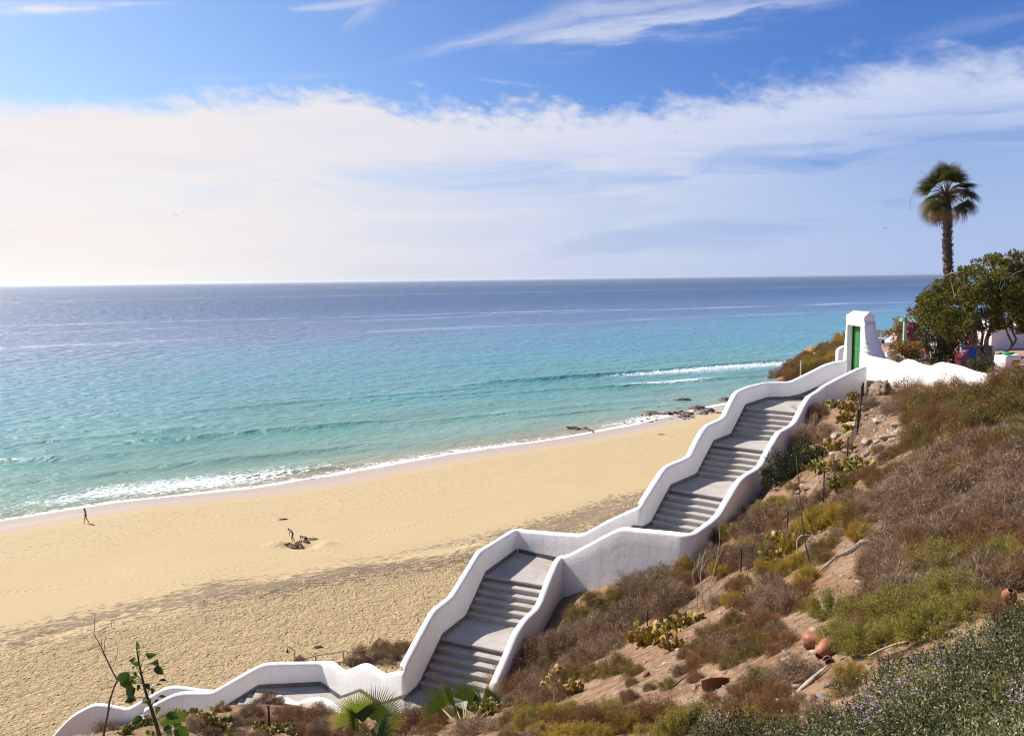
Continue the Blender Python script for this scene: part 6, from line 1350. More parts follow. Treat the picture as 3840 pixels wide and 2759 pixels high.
# dry agave leaf bundle and bleached leaf blades
M_straw = simple('dry_straw', (0.34, 0.27, 0.165), .85, .3, 14)
def blade_obj(S0, S1, wpx, name, label, m, n=1, up=.015, spread=.0, thick=.012):
    A_ = hit(*S0); B_ = hit(*S1); L_ = B_-A_; side = unit(np.cross(L_, [0, 0, 1])); w = wpx*np.linalg.norm(A_)/FO
    t = empty(name, A_, 0, label, 'dead leaf') if n > 1 else None; objs = []
    for k in range(n):
        s_ = (k-(n-1)/2)*spread*w; V = []; F = []
        for i, u in enumerate(np.linspace(0, 1, 9)):
            c_ = L_*u*(1-.12*abs(k-(n-1)/2)/max(n, 1)*random.random())+side*s_*(1-.3*u)+np.array([0, 0, up+.02*math.sin(u*3)+.006*k]); hw = w*(.35+.65*math.sin(min(1, u*1.6+.25)*1.57))*(1-u**3)*.5+.001
            V += [c_-side*hw, c_+np.array([0, 0, -thick]), c_+side*hw, c_+np.array([0, 0, thick*.4])]
        for i in range(8):
            for j in range(4): F.append((i*4+j, i*4+(j+1) % 4, (i+1)*4+(j+1) % 4, (i+1)*4+j))
        V = np.array(V)
        if n > 1: mo('leaf_blade', V, F, m, t)
        else: tag(mo(name, V, F, m, None, A_), label, 'dead leaf')
blade_obj(sT(190, 1160), sT(715, 735), 11, 'dead_leaf_blade', 'long bleached pinkish leaf blade lying below the broken jars', M_stemw)
blade_obj(sT(0, 1085), sT(560, 825), 12, 'dead_leaf_blade', 'orange-brown leaf blade lying left of the bleached one', simple('rusty_leaf', (0.30, 0.17, 0.085), .8, .3))
blade_obj(sT(1320, 720), sT(1900, 520), 6, 'dry_frond_bundle', 'bundle of straw-coloured dry frond leaves at the edge of the flowers', M_straw, 8, .08, 1.5)
blade_obj(pR5(1545, 740), pR5(1610, 655), 16, 'dead_leaf_blade', 'curled pale dead leaf left of the bright yellow-green bush', M_stemw)
blade_obj(pR5(1400, 910), pR5(1470, 845), 10, 'dead_leaf_blade', 'straight white dead branch tip beside the bleached bush', M_stemw)
# ------------------------------------------------------------------ behind the boundary wall
ZT = lambda x, y: hz(x, y)
def cloud_at(cents, K, leafL, leafW, rng, m, name, parent, up=.3, flat=0, off=(0, 0, 0)):
    P = np.array([c[:3] for c in cents]); r = np.array([c[3] for c in cents]); idx = np.repeat(np.arange(len(P)), (K*(r/r.mean())**2).astype(int)); n = len(idx)
    d = unit(rng.normal(size=(n, 3))); rad = rng.uniform(.35, 1, n)**.5
    # sub-clumps so that the crown breaks into tufts
    sub = unit(rng.normal(size=(len(P)*9, 3))); si = idx*9+rng.randint(0, 9, n); d = unit(sub[si]+rng.normal(size=(n, 3))*.38)
    C_ = P[idx]+d*(r[idx]*rad)[:, None]*[1, 1, .8]
    cl = Cloud(); cl.add(leaves(C_-np.array(off), d+rng.normal(size=(n, 3))*.8+[0, 0, up], rng.uniform(.7, 1.25, n)*leafL, rng.uniform(.7, 1.2, n)*leafW, rng, flat), .3+.35*rng.rand(len(P)*9)[si]+rng.normal(size=n)*.16)
    return link(name, cl.mesh(name, m), parent)
def limb(pts, radii, m, parent, off, name='limb', n=8):
    V, F = tube_vf([np.array(p_)-off for p_ in pts], radii, n); return mo(name, V, F, m, parent, smooth=True)
# --- big tree at the right edge
rng = np.random.RandomState(5)
tb = uny(pG(1890, 830), 37.0); tb[2] = hz(tb[0], tb[1]); TO = np.array(tb)
tree = empty('garden_tree', tb, 0, 'large spreading evergreen tree with twisting pale limbs behind the white wall at right', 'tree')
def g(x, y, Y=37.0): return uny(pG(x, y), Y)
limb([TO-[0, 0, .2], g(1893, 850), g(1888, 828)], [.24, .19, .16], M_bark, tree, TO, 'trunk')
for pts, r0, r1 in (([g(1888, 828), g(1850, 775), g(1800, 700), g(1762, 655), g(1738, 640)], .13, .08), ([g(1762, 655), g(1782, 620), g(1785, 570), g(1778, 515), g(1800, 420, 37.4)], .08, .04), ([g(1740, 642), g(1748, 600), g(1735, 520, 36.6), g(1700, 430, 36.4)], .06, .03), ([g(1890, 825), g(1895, 760), g(1885, 690), g(1888, 610), g(1910, 540), g(1960, 480), g(2000, 430)], .13, .06),
                    ([g(1885, 800), g(1860, 720, 37.5), g(1835, 650, 37.8), g(1850, 560, 38.2), g(1840, 440, 38.4)], .09, .05), ([g(1910, 540), g(1930, 450), g(1925, 350), g(1890, 250)], .06, .03), ([g(1905, 835), g(1960, 800), g(2000, 765), g(2060, 740), g(2120, 700)], .11, .06), ([g(2120, 700), g(2150, 640), g(2110, 560), g(2080, 480)], .06, .04), ([g(2140, 680, 38), g(2190, 600, 38), g(2150, 520, 38), g(2140, 420, 38)], .06, .04),
                    ([g(1960, 480), g(2080, 400), g(2200, 260)], .05, .02), ([g(1890, 250), g(1870, 170), g(1880, 60)], .03, .012), ([g(1700, 430, 36.4), g(1600, 330, 36.4), g(1520, 260, 36.6)], .03, .015), ([g(1800, 420), g(1760, 260), g(1800, 130)], .035, .012)):
    limb(pts, np.linspace(r0, r1, len(pts)), M_bark, tree, TO)
CR = []
poly = [(3440, 1145), (3500, 1085), (3560, 1050), (3590, 1040), (3640, 1000), (3700, 975), (3760, 962), (3830, 950), (3990, 930), (3990, 1240), (3850, 1230), (3760, 1215), (3700, 1250), (3640, 1235), (3600, 1280), (3555, 1300), (3500, 1210), (3450, 1210)]
k = 0
while k < 290:
    x, y = rng.uniform(3430, 3980), rng.uniform(935, 1300)
    if not inpoly(x, y, poly): continue
    Y = 37.3+rng.normal()*1.3; q = uny((x, y), Y); CR.append((*q, rng.uniform(.20, .42))); k += 1
for x, y in ((3455, 1140), (3420, 1165), (3480, 1105), (3545, 1060), (3575, 1045), (3610, 1010), (3660, 985), (3735, 962), (3760, 985), (3800, 950), (3825, 958)): q = uny((x, y), 37.0); CR.append((*q, .2))
cloud_at(CR, 190, .125, .062, rng, M_tree, 'crown', tree, off=TO)
mbx = MB()
for _ in range(60):
    x, y = rng.uniform(3560, 3830), rng.uniform(1010, 1230); a = uny((x, y), 35.9+rng.rand()*.6)-TO; d_ = rng.normal(size=3)*.32+[0, 0, .35]; mbx.tube([a, a+d_*.5+rng.normal(size=3)*.05, a+d_], [.016, .011, .005], 4, False)
mbx.obj('twigs', M_stemw, tree)
# --- dark mass between palm and pergola
def bush(name, label, polyS, Y, m, n, rr_, leaf, K, cat='bush', dY=.7, seed=1, flowers=None):
    rng = np.random.RandomState(seed); xs = [a[0] for a in polyS]; ys = [a[1] for a in polyS]; bx = sum(xs)/len(xs); b0 = uny((bx, max(ys)), Y); b0[2] = hz(b0[0], b0[1]); t = empty(name, b0, 0, label, cat); C_ = []
    while len(C_) < n:
        x, y = rng.uniform(min(xs), max(xs)), rng.uniform(min(ys), max(ys))
        if inpoly(x, y, polyS): q = uny((x, y), Y+rng.normal()*dY*.5); C_.append((*q, rng.uniform(*rr_)))
    cloud_at(C_, K, leaf, leaf*.5, rng, m, 'foliage', t, off=b0)
    mbx = MB()
    for c in C_[:14]: e = np.array(c[:3])-b0; mbx.tube([rng.normal(size=3)*[.15, .15, 0]+[0, 0, -.1], e*[.5, .5, .6], e], [.03, .02, .01], 5, False)
    mbx.obj('stems', M_stem, t)
    if flowers:
        mf, nf, fs = flowers; cf = Cloud(); pick = rng.randint(0, len(C_), nf); P = np.array([C_[i][:3] for i in pick]); rad = np.array([C_[i][3] for i in pick])
        P = P+unit(rng.normal(size=(nf, 3))+[0, -.8, .2])*rad[:, None]*1.05; idx = np.repeat(np.arange(nf), 7)
        cf.add(leaves(P[idx]+rng.normal(size=(len(idx), 3))*fs*.6-b0, rng.normal(size=(len(idx), 3)), fs, fs*.8, rng), rng.rand(len(idx))); link('flowers', cf.mesh('flowers', mf), t)
    return t
M_mag = leafmat('magenta_bracts', [(0.16, 0.012, 0.07), (0.32, 0.025, 0.15), (0.46, 0.05, 0.24), (0.5, 0.10, 0.22)], .7, .3)
M_redf = leafmat('red_flowers', [(0.40, 0.04, 0.02), (0.55, 0.07, 0.03), (0.6, 0.12, 0.04), (0.6, 0.14, 0.05)], .6, .3)
M_whf = leafmat('white_flowers', [(0.6, 0.58, 0.5), (0.75, 0.74, 0.68), (0.8, 0.8, 0.75), (0.7, 0.65, 0.5)], .7, .3)
bush('evergreen_bush', 'tall dark evergreen bush behind the white wall, left of the garden tree', [(3470, 1190), (3560, 1170), (3590, 1240), (3590, 1375), (3440, 1370), (3430, 1290), (3455, 1240)], 38.5, M_dark, 60, (.28, .5), .10, 130, seed=2)
bush('climbing_shrub', 'olive climbing shrub clothing the left post of the green pergola', [(3362, 1195), (3392, 1200), (3390, 1285), (3352, 1285), (3355, 1240)], 45.6, M_olive, 26, (.2, .34), .09, 90, seed=3, flowers=(M_mag, 22, .10))
bush('bougainvillea', 'magenta bougainvillea glowing under the green pergola', [(3395, 1212), (3446, 1208), (3450, 1275), (3392, 1285)], 46.4, M_dark, 22, (.25, .4), .09, 80, seed=4, flowers=(M_mag, 330, .10))
bush('bougainvillea', 'sprig of bougainvillea rising above the roof of the pergola', [(3402, 1180), (3450, 1176), (3458, 1200), (3400, 1200)], 46.3, M_olive, 12, (.18, .3), .09, 70, seed=5, flowers=(M_mag, 26, .09))
bush('bougainvillea', 'magenta bougainvillea half hidden in the shade by the right pergola post', [(3560, 1255), (3640, 1255), (3650, 1300), (3560, 1345)], 41.8, M_dark, 20, (.25, .4), .09, 80, seed=6, flowers=(M_mag, 150, .10))
bush('hibiscus', 'rounded yellow-green hibiscus with a few red flowers just behind the white wall', [(3352, 1304), (3375, 1290), (3410, 1284), (3440, 1292), (3450, 1320), (3440, 1350), (3380, 1348), (3352, 1335)], 36.6, M_olive, 46, (.16, .28), .075, 120, seed=7, flowers=(M_redf, 16, .10))
bush('evergreen_bush', 'dark leafy hedge between the maroon box and the white block', [(3632, 1358), (3660, 1345), (3710, 1340), (3752, 1350), (3752, 1395), (3640, 1395)], 31.2, M_dark, 34, (.14, .26), .07, 110, seed=8)
bush('white_flowering_plant', 'low white-flowering plant at the foot of the hibiscus', [(3350, 1340), (3380, 1338), (3382, 1352), (3352, 1354)], 35.4, M_olive, 8, (.1, .16), .06, 60, 'plant', seed=9, flowers=(M_whf, 50, .06))
bush('dry_shrub', 'grey-leaved shrub against the sea behind the far low wall', [(3300, 1262), (3315, 1253), (3350, 1253), (3362, 1262)], 68, M_twig, 10, (.35, .6), .2, 90, 'shrub', seed=10)
# bare branches left of the garden tree
db = uny((3478, 1330), 39.0); db[2] = hz(db[0], db[1]); t = empty('bare_tree', db, 0, 'leafless grey branches of a dead tree between pergola and garden tree', 'tree')
rng = np.random.RandomState(15); mt = [(3478, 1330), (3470, 1260), (3462, 1215), (3478, 1175), (3500, 1160)]
limb([uny(p_, 39.0) for p_ in mt], [.09, .07, .055, .04, .03], M_bark, t, np.array(db), 'trunk')
mbx = MB()
for _ in range(70):
    x, y = rng.uniform(3440, 3520), rng.uniform(1135, 1215); a = uny((x, y), 39+rng.normal()*.4)-db; b_ = uny((3470+rng.normal()*8, 1200+rng.normal()*10), 39)-db; mbx.tube([b_*.4+a*.6, a, a+rng.normal(size=3)*.2+[-.08, 0, .2]], [.018, .011, .004], 4, False)
mbx.obj('branches', M_stemw, t)
# --- tall palm
pb = uny((3559, 1300), 42.0); pb[2] = hz(pb[0], pb[1]); PO = np.array(pb)
palm = empty('fan_palm', pb, 0, 'tall slender fan palm standing alone against the sky', 'palm')
ptop = uny((3556, 812), 42.0); hp = ptop[2]-PO[2]
rng = np.random.RandomState(21); V = []; F = []; nn_ = 150; n = 14
for i in range(nn_+1):
    t_ = i/nn_; r = (.215-.02*t_)*(1+.06*math.sin(i*2.4)+.03*rng.randn()); cx_ = (ptop[0]-PO[0])*t_+.05*math.sin(t_*5)
    for j in range(n): a = 6.283*j/n+i*.4; V.append((cx_+r*(1+.07*rng.randn())*math.cos(a), r*(1+.07*rng.randn())*math.sin(a), hp*t_))
for i in range(nn_):
    for j in range(n): F.append((i*n+j, i*n+(j+1) % n, (i+1)*n+(j+1) % n, (i+1)*n+j))
F.append(tuple(nn_*n+j for j in range(n)))
M_ptr = simple('palm_trunk', (0.125, 0.088, 0.07), .95, .45, 7, .04, 12)
trk = mo('trunk', V, F, M_ptr, palm)
mbx = MB()
for _ in range(560):      # stubs of old leaf bases
    t_ = rng.rand(); a = rng.rand()*6.283; r = .20; c = np.array([(ptop[0]-PO[0])*t_+.05*math.sin(t_*5)+r*math.cos(a), r*math.sin(a), hp*t_]); d_ = np.array([math.cos(a), math.sin(a), .9+rng.rand()*.6]); s_ = np.array([-math.sin(a), math.cos(a), 0])*.05; tp = c+d_*rng.uniform(.05, .11)
    mbx.add([c-s_, c+s_, tp+s_*.4, tp-s_*.4, c-s_+np.array([math.cos(a), math.sin(a), 0])*.03, c+s_+np.array([math.cos(a), math.sin(a), 0])*.03], [(0, 1, 2, 3), (4, 3, 2, 5), (0, 3, 4), (1, 5, 2)])
mbx.obj('leaf_bases', M_ptr, trk)
cc = uny((3548, 735), 42.0)-PO
V, F = tube_vf([ptop-PO-[0, 0, .25], ptop-PO+np.array([.02, 0, .35]), cc-np.array([0, 0, .05]), cc+np.array([0, 0, .25])], [.14, .12, .18, .08], 12); mo('crown_shaft', V, F, simple('palm_fibre', (0.09, .05, .035), .95, .4, 12, .03, 20), palm)
M_pfr = leafmat('palm_frond', [(0.22, 0.14, 0.07), (0.09, 0.08, 0.025), (0.045, 0.06, 0.015), (0.03, 0.05, 0.012)], .45, .25, objvar=.25)
M_pfd = leafmat('palm_frond_dry', [(0.14, 0.085, 0.045), (0.20, 0.125, 0.065), (0.27, 0.18, 0.10), (0.11, 0.10, 0.04)], .75, .25, objvar=.3)
def fanp(m, sp_, dr, seed): V, F, T = fan_vf(24, sp_, .34, dr, .5, seed); return mesh('fan', V, F, m, tint=T)
PF = [fanp(M_pfr, 170, .55, 31), fanp(M_pfr, 150, .8, 32), fanp(M_pfr, 190, .45, 33)]; PD = [fanp(M_pfd, 130, .9, 34), fanp(M_pfd, 110, 1.0, 35)]
for k in range(56):
    el_ = [80, 60, 40, 22, 4, -16, -38][k % 7]+rng.normal()*7; a = k*2.39996+rng.normal()*.2; dry = el_ < -40 or (el_ < -12 and math.cos(a) < 0 and rng.rand() < .7)
    hd = np.array([math.cos(a)*math.cos(math.radians(el_)), math.sin(a)*math.cos(math.radians(el_)), math.sin(math.radians(el_))])
    pl_ = rng.uniform(.75, .98)*(1 if el_ > -30 else .85); hub = cc+hd*pl_-np.array([0, 0, .10 if el_ < 60 else 0]); ax = unit(hd+np.array([0, 0, -.35 if el_ > -20 else -.55])); upv = np.array([0, 0, 1.]) if abs(ax[2]) < .93 else np.array([math.cos(a+2), math.sin(a+2), 0.])
    nrm = unit(upv-ax*np.dot(upv, ax)+rng.normal(size=3)*.2); nrm = unit(nrm-ax*np.dot(nrm, ax)); sx = np.cross(ax, nrm); R_ = rng.uniform(.82, 1.02)
    lf = bpy.data.objects.new('frond', None); COL.objects.link(lf); lf.parent = palm
    o = link('fan', (PD if dry else PF)[k % (2 if dry else 3)], lf); o.matrix_local = Matrix(((sx[0]*R_, ax[0]*R_, nrm[0]*R_, hub[0]), (sx[1]*R_, ax[1]*R_, nrm[1]*R_, hub[1]), (sx[2]*R_, ax[2]*R_, nrm[2]*R_, hub[2]), (0, 0, 0, 1)))
    V, F = tube_vf([cc+hd*.08, cc+hd*pl_*.55+[0, 0, .06], hub], [.022, .017, .012], 5, False); mo('petiole', V, F, M_olive if not dry else M_pfd, lf, tint=np.full(len(V), .4))
mbx = MB()
for pts in ([(470, 770), (455, 680), (465, 590), (500, 510), (560, 470), (620, 460)], [(450, 690), (480, 600), (540, 520), (600, 480)], [(600, 150), (640, 195), (700, 225)], [(1325, 168), (1230, 168), (1170, 200)], [(1440, 880), (1425, 780), (1410, 690)], [(1370, 850), (1410, 760), (1400, 650)]):
    mbx.tube([uny((3300+x/4.074, 600+y/4.074), 42.0)-PO for x, y in pts], .007, 4, False)
mbx.obj('flower_stalks', M_bark, palm)
# --- pergola
M_perg = simple('pale_green_paint', (0.28, 0.44, 0.34), .7, .1)
pp = [uny((3392, 1270), 44.0), uny((3449, 1270), 46.5), uny((3607, 1320), 41.0), uny((3652, 1300), 43.5)]
pg = empty('pergola', (pp[0][0], pp[0][1], hz(pp[0][0], pp[0][1])), 0, 'pale green wooden pergola overgrown with bougainvillea behind the white wall', 'pergola'); GP = np.array(pg.location)
ztop = uny((3392, 1206), 44.0)[2]
for q in pp:
    zb = hz(q[0], q[1]); V, F = box_vf(-.075, .075, -.075, .075, zb-.1, ztop); mo('post', np.array(V)+[q[0], q[1], 0]-GP, F, M_perg, pg)
def beam(a, b_, z, w=.06, h=.18, name='beam', ext=.35):
    a = np.array([a[0], a[1], 0]); b_ = np.array([b_[0], b_[1], 0]); d = unit(b_-a); s_ = np.array([-d[1], d[0], 0])*w; a = a-d*ext; b_ = b_+d*ext
    V = [a-s_, a+s_, b_+s_, b_-s_]; V = [v+[0, 0, z] for v in V]+[v+[0, 0, z+h] for v in V]; mo(name, np.array(V)-GP, [(0, 3, 2, 1), (4, 5, 6, 7), (0, 1, 5, 4), (1, 2, 6, 5), (2, 3, 7, 6), (3, 0, 4, 7)], M_perg, pg)
beam(pp[0], pp[1], ztop); beam(pp[0], pp[2], ztop+.003); beam(pp[2], pp[3], ztop); beam(pp[1], pp[3], ztop+.003)
for k in range(14):
    u = k/13; a = np.array(pp[0])*(1-u)+np.array(pp[2])*u; b_ = np.array(pp[1])*(1-u)+np.array(pp[3])*u; beam(a, b_, ztop+.19, .03, .06, 'slat')
# --- maroon lectern-like box
M_mar = simple('maroon_paint', (0.145, 0.022, 0.032), .6, .12)
mbq = uny(pG(1650, 900), 33.0); mz = hz(mbq[0], mbq[1])
def P5(x, y, Y): return uny((3440+x/5.67, 1240+y/5.67), Y)
fl_, fr_ = P5(805, 560, 32.6), P5(925, 590, 32.4); br_, bl_ = P5(1095, 430, 33.3), P5(985, 415, 33.5)
bx_ = empty('sign_box', (fr_[0], fr_[1], mz), 0, 'maroon wooden box with a sloping top standing behind the boundary wall', 'box'); BOX = np.array(bx_.location)
tp = [fl_, fr_, br_, bl_]; bt = [np.array([q[0], q[1], mz]) for q in tp]
mo('body', [np.array(q)-BOX for q in bt+tp], [(0, 3, 2, 1), (0, 1, 5, 4), (1, 2, 6, 5), (2, 3, 7, 6), (3, 0, 4, 7), (4, 5, 6, 7)], M_mar, bx_)
lidv = [q+(q-sum(tp)/4)*.08+np.array([0, 0, .012]) for q in tp]; mo('lid', [np.array(q)-BOX for q in lidv]+[np.array(q)-BOX+[0, 0, .03] for q in lidv], [(0, 3, 2, 1), (4, 5, 6, 7), (0, 1, 5, 4), (1, 2, 6, 5), (2, 3, 7, 6), (3, 0, 4, 7)], M_mar, bx_)
M_wp = simple('white_paint', (0.78, 0.78, 0.76), .7, .05)
lz = lambda u, v: (lidv[0]*(1-u)*(1-v)+lidv[1]*u*(1-v)+lidv[2]*u*v+lidv[3]*(1-u)*v)+np.array([0, 0, .034])-BOX
mbx = MB()
for i in range(3):
    for j in range(4): u0, v0 = .22+j*.15, .3+i*.2; mbx.add([lz(u0, v0), lz(u0+.07, v0), lz(u0+.07, v0+.12), lz(u0, v0+.12)], [(0, 1, 2, 3)])
mbx.obj('lettering', M_wp, bx_)
# --- blue sheet, green stall, white building, white block, boxes
def quad_thick(name, pts, m, label=None, cat=None, parent=None, th=.03, sub=None):
    C0 = np.array(pts[0]); n_ = unit(np.cross(np.array(pts[1])-C0, np.array(pts[3])-C0))*th; V = [np.array(q)-C0 for q in pts]+[np.array(q)-C0+n_ for q in pts]
    o = mo(name, V, [(0, 1, 2, 3), (7, 6, 5, 4), (0, 4, 5, 1), (1, 5, 6, 2), (2, 6, 7, 3), (3, 7, 4, 0)], m, parent, C0)
    return tag(o, label, cat) if label else o
nx, ny_ = 14, 10; V = []; F = []
A0_, A1_, A2_, A3_ = P5(945, 345, 36), P5(1250, 395, 36), P5(1245, 720, 36), P5(1110, 700, 36)
A0b = P5(1000, 700, 36)
for i in range(nx+1):
    u = i/nx; topp = A0_*(1-u)+A1_*u; bot = A0b*(1-u)+A2_*u
    for j in range(ny_+1): v = j/ny_; q = topp*(1-v)+bot*v; V.append(q+np.array([0, .06*math.sin(u*22+v*2)*(.3+v), 0])-A0_)
for i in range(nx):
    for j in range(ny_): F.append((i*(ny_+1)+j, i*(ny_+1)+j+1, (i+1)*(ny_+1)+j+1, (i+1)*(ny_+1)+j))
o = mo('blue_tarpaulin', V, F, simple('blue_tarp', (0.02, 0.085, 0.50), .5, .12), None, A0_, smooth=True); so_ = o.modifiers.new('s', 'SOLIDIFY'); so_.thickness = .01; tag(o, 'bright blue tarpaulin hanging behind the maroon box', 'tarpaulin')
stl = P5(1450, 700, 37.5); st_e = empty('green_stall', (stl[0], stl[1], hz(stl[0], stl[1])), 0, 'pale green stall with white frame half hidden by the garden tree limbs', 'stall'); SO = np.array(st_e.location)
M_teal = simple('pale_teal_panel', (0.17, 0.36, 0.30), .6, .12)
def stall_q(name, x0, y0, x1, y1, m, Y, th=.04):
    a, c_ = P5(x0, y0, Y), P5(x1, y1, Y); V, F = box_vf(a[0], c_[0], Y, Y+th, c_[2], a[2]); mo(name, np.array(V)-SO, F, m, st_e)
stall_q('panel', 1290, 345, 1500, 700, simple('grey_green_panel', (0.12, .17, .13), .8, .15), 37.6); stall_q('panel', 1500, 345, 1600, 590, M_teal, 37.55); stall_q('counter', 1500, 555, 1640, 585, M_wp, 37.4, .3); stall_q('roof_edge', 960, 325, 1620, 345, M_perg, 37.3, .5); stall_q('post', 1255, 400, 1290, 720, M_wp, 37.4, .1); stall_q('post', 1595, 345, 1640, 600, M_wp, 37.4, .1)
q = uny((3720, 1240), 47.0); z0 = hz(q[0], q[1])
bd = empty('white_building', (q[0], q[1], z0), 0, 'sunlit white building wall glimpsed behind the garden tree', 'building'); V, F = box_vf(0, 9, 0, 4, -.2, uny((3720, 1235), 47)[2]-z0); bo = mo('wall', V, F, m_plaster, bd); bo.rotation_euler.z = .45
V, F = box_vf(-.1, 9.1, -.1, 4.1, uny((3720, 1235), 47)[2]-z0+.002, uny((3720, 1235), 47)[2]-z0+.15); bo = mo('roof', V, F, m_plaster, bd); bo.rotation_euler.z = .45
V, F = box_vf(2.2, 3.0, -.03, .02, .9, 1.9); bo = mo('window', V, F, simple('dark_glass', (.03, .04, .05), .1, .1), bd); bo.rotation_euler.z = .45
# white block with green lid
q = P5(1860, 800, 31.0); z0 = hz(q[0], q[1]); zt_ = P5(1880, 520, 31.0)[2]
blk = empty('white_block', (q[0], q[1], z0), .5, 'white plastered block carrying a green basin beside the yellow boxes', 'wall block'); 
V, F = box_vf(-.26, .12, -.2, .3, -.3, zt_-z0); o = mo('block', V, F, m_plaster, blk); bb = o.modifiers.new('b', 'BEVEL'); bb.width = .05; bb.segments = 3
V, F = box_vf(.121, .9, -.1, .3, zt_-z0-.22, zt_-z0-.02); o = mo('shelf', V, F, m_plaster, blk); bb = o.modifiers.new('b', 'BEVEL'); bb.width = .02
q2 = P5(1925, 490, 31.0); V, F = tube_vf([(0, 0, -.09), (0, 0, -.06), (0, 0, 0), (0, 0, .015)], [.12, .2, .235, .225], 24); o = mo('green_basin', V, F, simple('green_plastic', (0.02, 0.36, 0.13), .4, .1), None, q2+np.array([0, 0, .05])); tag(o, 'round green plastic basin lying on the white block', 'basin')
for (x0, y0, x1, y1, Y, col_, lb) in ((1930, 650, 2170, 760, 31.4, (0.55, 0.44, 0.05), 'yellow crate under the shelf at the right edge'), (1925, 765, 2080, 850, 31.3, (0.42, 0.40, 0.34), 'pale crate below the yellow one'), (2090, 640, 2180, 690, 31.45, (0.05, .05, .05), 'small dark box on top of the yellow crate')):
    a, c_ = P5(x0, y0, Y), P5(x1, y1, Y); V, F = box_vf(0, c_[0]-a[0], 0, .35, 0, a[2]-c_[2]); o = mo('crate', V, F, simple('crate_paint', col_, .7, .2), None, (a[0], Y, c_[2])); bb = o.modifiers.new('b', 'BEVEL'); bb.width = .015; tag(o, lb, 'crate')
# low far wall, van, dinghy
fw0 = uny((3286, 1268), 66.0); fw1 = uny((3420, 1262), 68.0)
o = wall('low_wall', [(fw0[0], fw0[1], fw0[2]), (fw1[0], fw1[1], fw1[2])], +1, .35, 1.6, None, seed=12); tag(o, 'low white wall at the seaward edge of the parking yard', 'wall')
VY = 60.0
def pK(x, y, Y=VY): return uny((3260+x/10.19, 1200+y/10.19), Y)
vz = hz(*pK(900, 1150)[:2]); M_van = simple('white_car_paint', (0.62, 0.61, 0.57), .35, .05, spec=.5); M_rub = simple('black_rubber', (.02, .02, .02), .7, .1); M_gl = simple('car_glass', (.05, .06, .07), .08, .05, spec=.6)
van = empty('white_van', (pK(930, 1150)[0], VY, vz), 0, 'white van with its front door standing open, half hidden behind the hibiscus', 'van'); VO = np.array(van.location)
dzr = pK(880, 610)[2]-vz; x0 = pK(545, 900)[0]-VO[0]; x1 = 0.0; zs_ = pK(880, 870)[2]-vz
def vb(name, a, m, par, bev=.02): V, F = box_vf(*a); o = mo(name, V, F, m, par); bb = o.modifiers.new('b', 'BEVEL'); bb.width = bev; bb.segments = 2; return o
zb_ = .18
door = vb('door', (x0-.12, x1, -.04, .03, zb_, zs_), M_van, van)
fr = MB().tube([(x0-.02, 0, zs_), (x0+.06, 0, dzr-.22), (x0+.16, 0, dzr-.03), (x0+.3, 0, dzr), (x1-.03, 0, dzr), (x1-.03, 0, zs_)], .028, 6).obj('window_frame', M_van, door)
MB().tube([(x0+.03, -.03, zs_+.01), (x1-.07, -.03, zs_+.01), (x1-.07, -.03, dzr-.06), (x0+.28, -.03, dzr-.05), (x0+.1, -.03, dzr-.24), (x0+.03, -.03, zs_+.01)], .012, 5).obj('window_seal', M_rub, door)
MB().box(x1-.17, x1-.04, -.06, -.04, zs_-.15, zs_-.11).obj('handle', M_rub, door); mbx = MB().tube([(x0-.02, -.05, zs_+.02), (x0-.1, -.12, zs_+.05)], .02, 6).box(x0-.2, x0-.03, -.16, -.09, zs_-.02, zs_+.22); mbx.obj('mirror', M_rub, door, bevel=.02)
mbx = MB()
for a_ in np.linspace(.6, 5.4, 10): mbx.box(x0+.14+.045*math.cos(a_)-.008, x0+.14+.045*math.cos(a_)+.008, -.043, -.0405, zs_-.36+.045*math.sin(a_)-.008, zs_-.36+.045*math.sin(a_)+.008)
for k in range(8): mbx.box(x0+.24+k*.035, x0+.262+k*.035, -.043, -.0405, zs_-.37, zs_-.345)
mbx.obj('door_logo', simple('grey_logo', (.12, .12, .13), .6, .05), door)
def prof_body():
    pr = [(0, .25), (0, .8), (.35, 1.0), (.75, 1.55), (1.1, 1.72), (3.6, 1.75), (3.75, 1.6), (3.8, .3)]; n = len(pr); V = [(x, y, z) for y in (.1, 1.6) for x, z in pr]
    return V, [tuple(range(n))[::-1], tuple(range(n, 2*n))]+[(i, (i+1) % n, n+(i+1) % n, n+i) for i in range(n)]
V, F = prof_body(); o = mo('body', [(x+.05, y+.1, z*.75) for x, y, z in V], F, M_van, van); bb = o.modifiers.new('b', 'BEVEL'); bb.width = .06; bb.segments = 3
vb('side_window', (1.2, 2.2, .18, .22, .85, 1.2), M_gl, van); 
for wx in (.75, 3.0):
    for wy in (.25, 1.6): V, F = tube_vf([(wx, wy-.1, .24), (wx, wy+.08, .24)], .25, 20); w_o = mo('wheel', V, F, M_rub, van); V, F = tube_vf([(wx, wy-.12, .24), (wx, wy-.101, .24)], .14, 16); mo('rim', V, F, simple('wheel_rim', (.4, .4, .4), .4, .05), w_o)
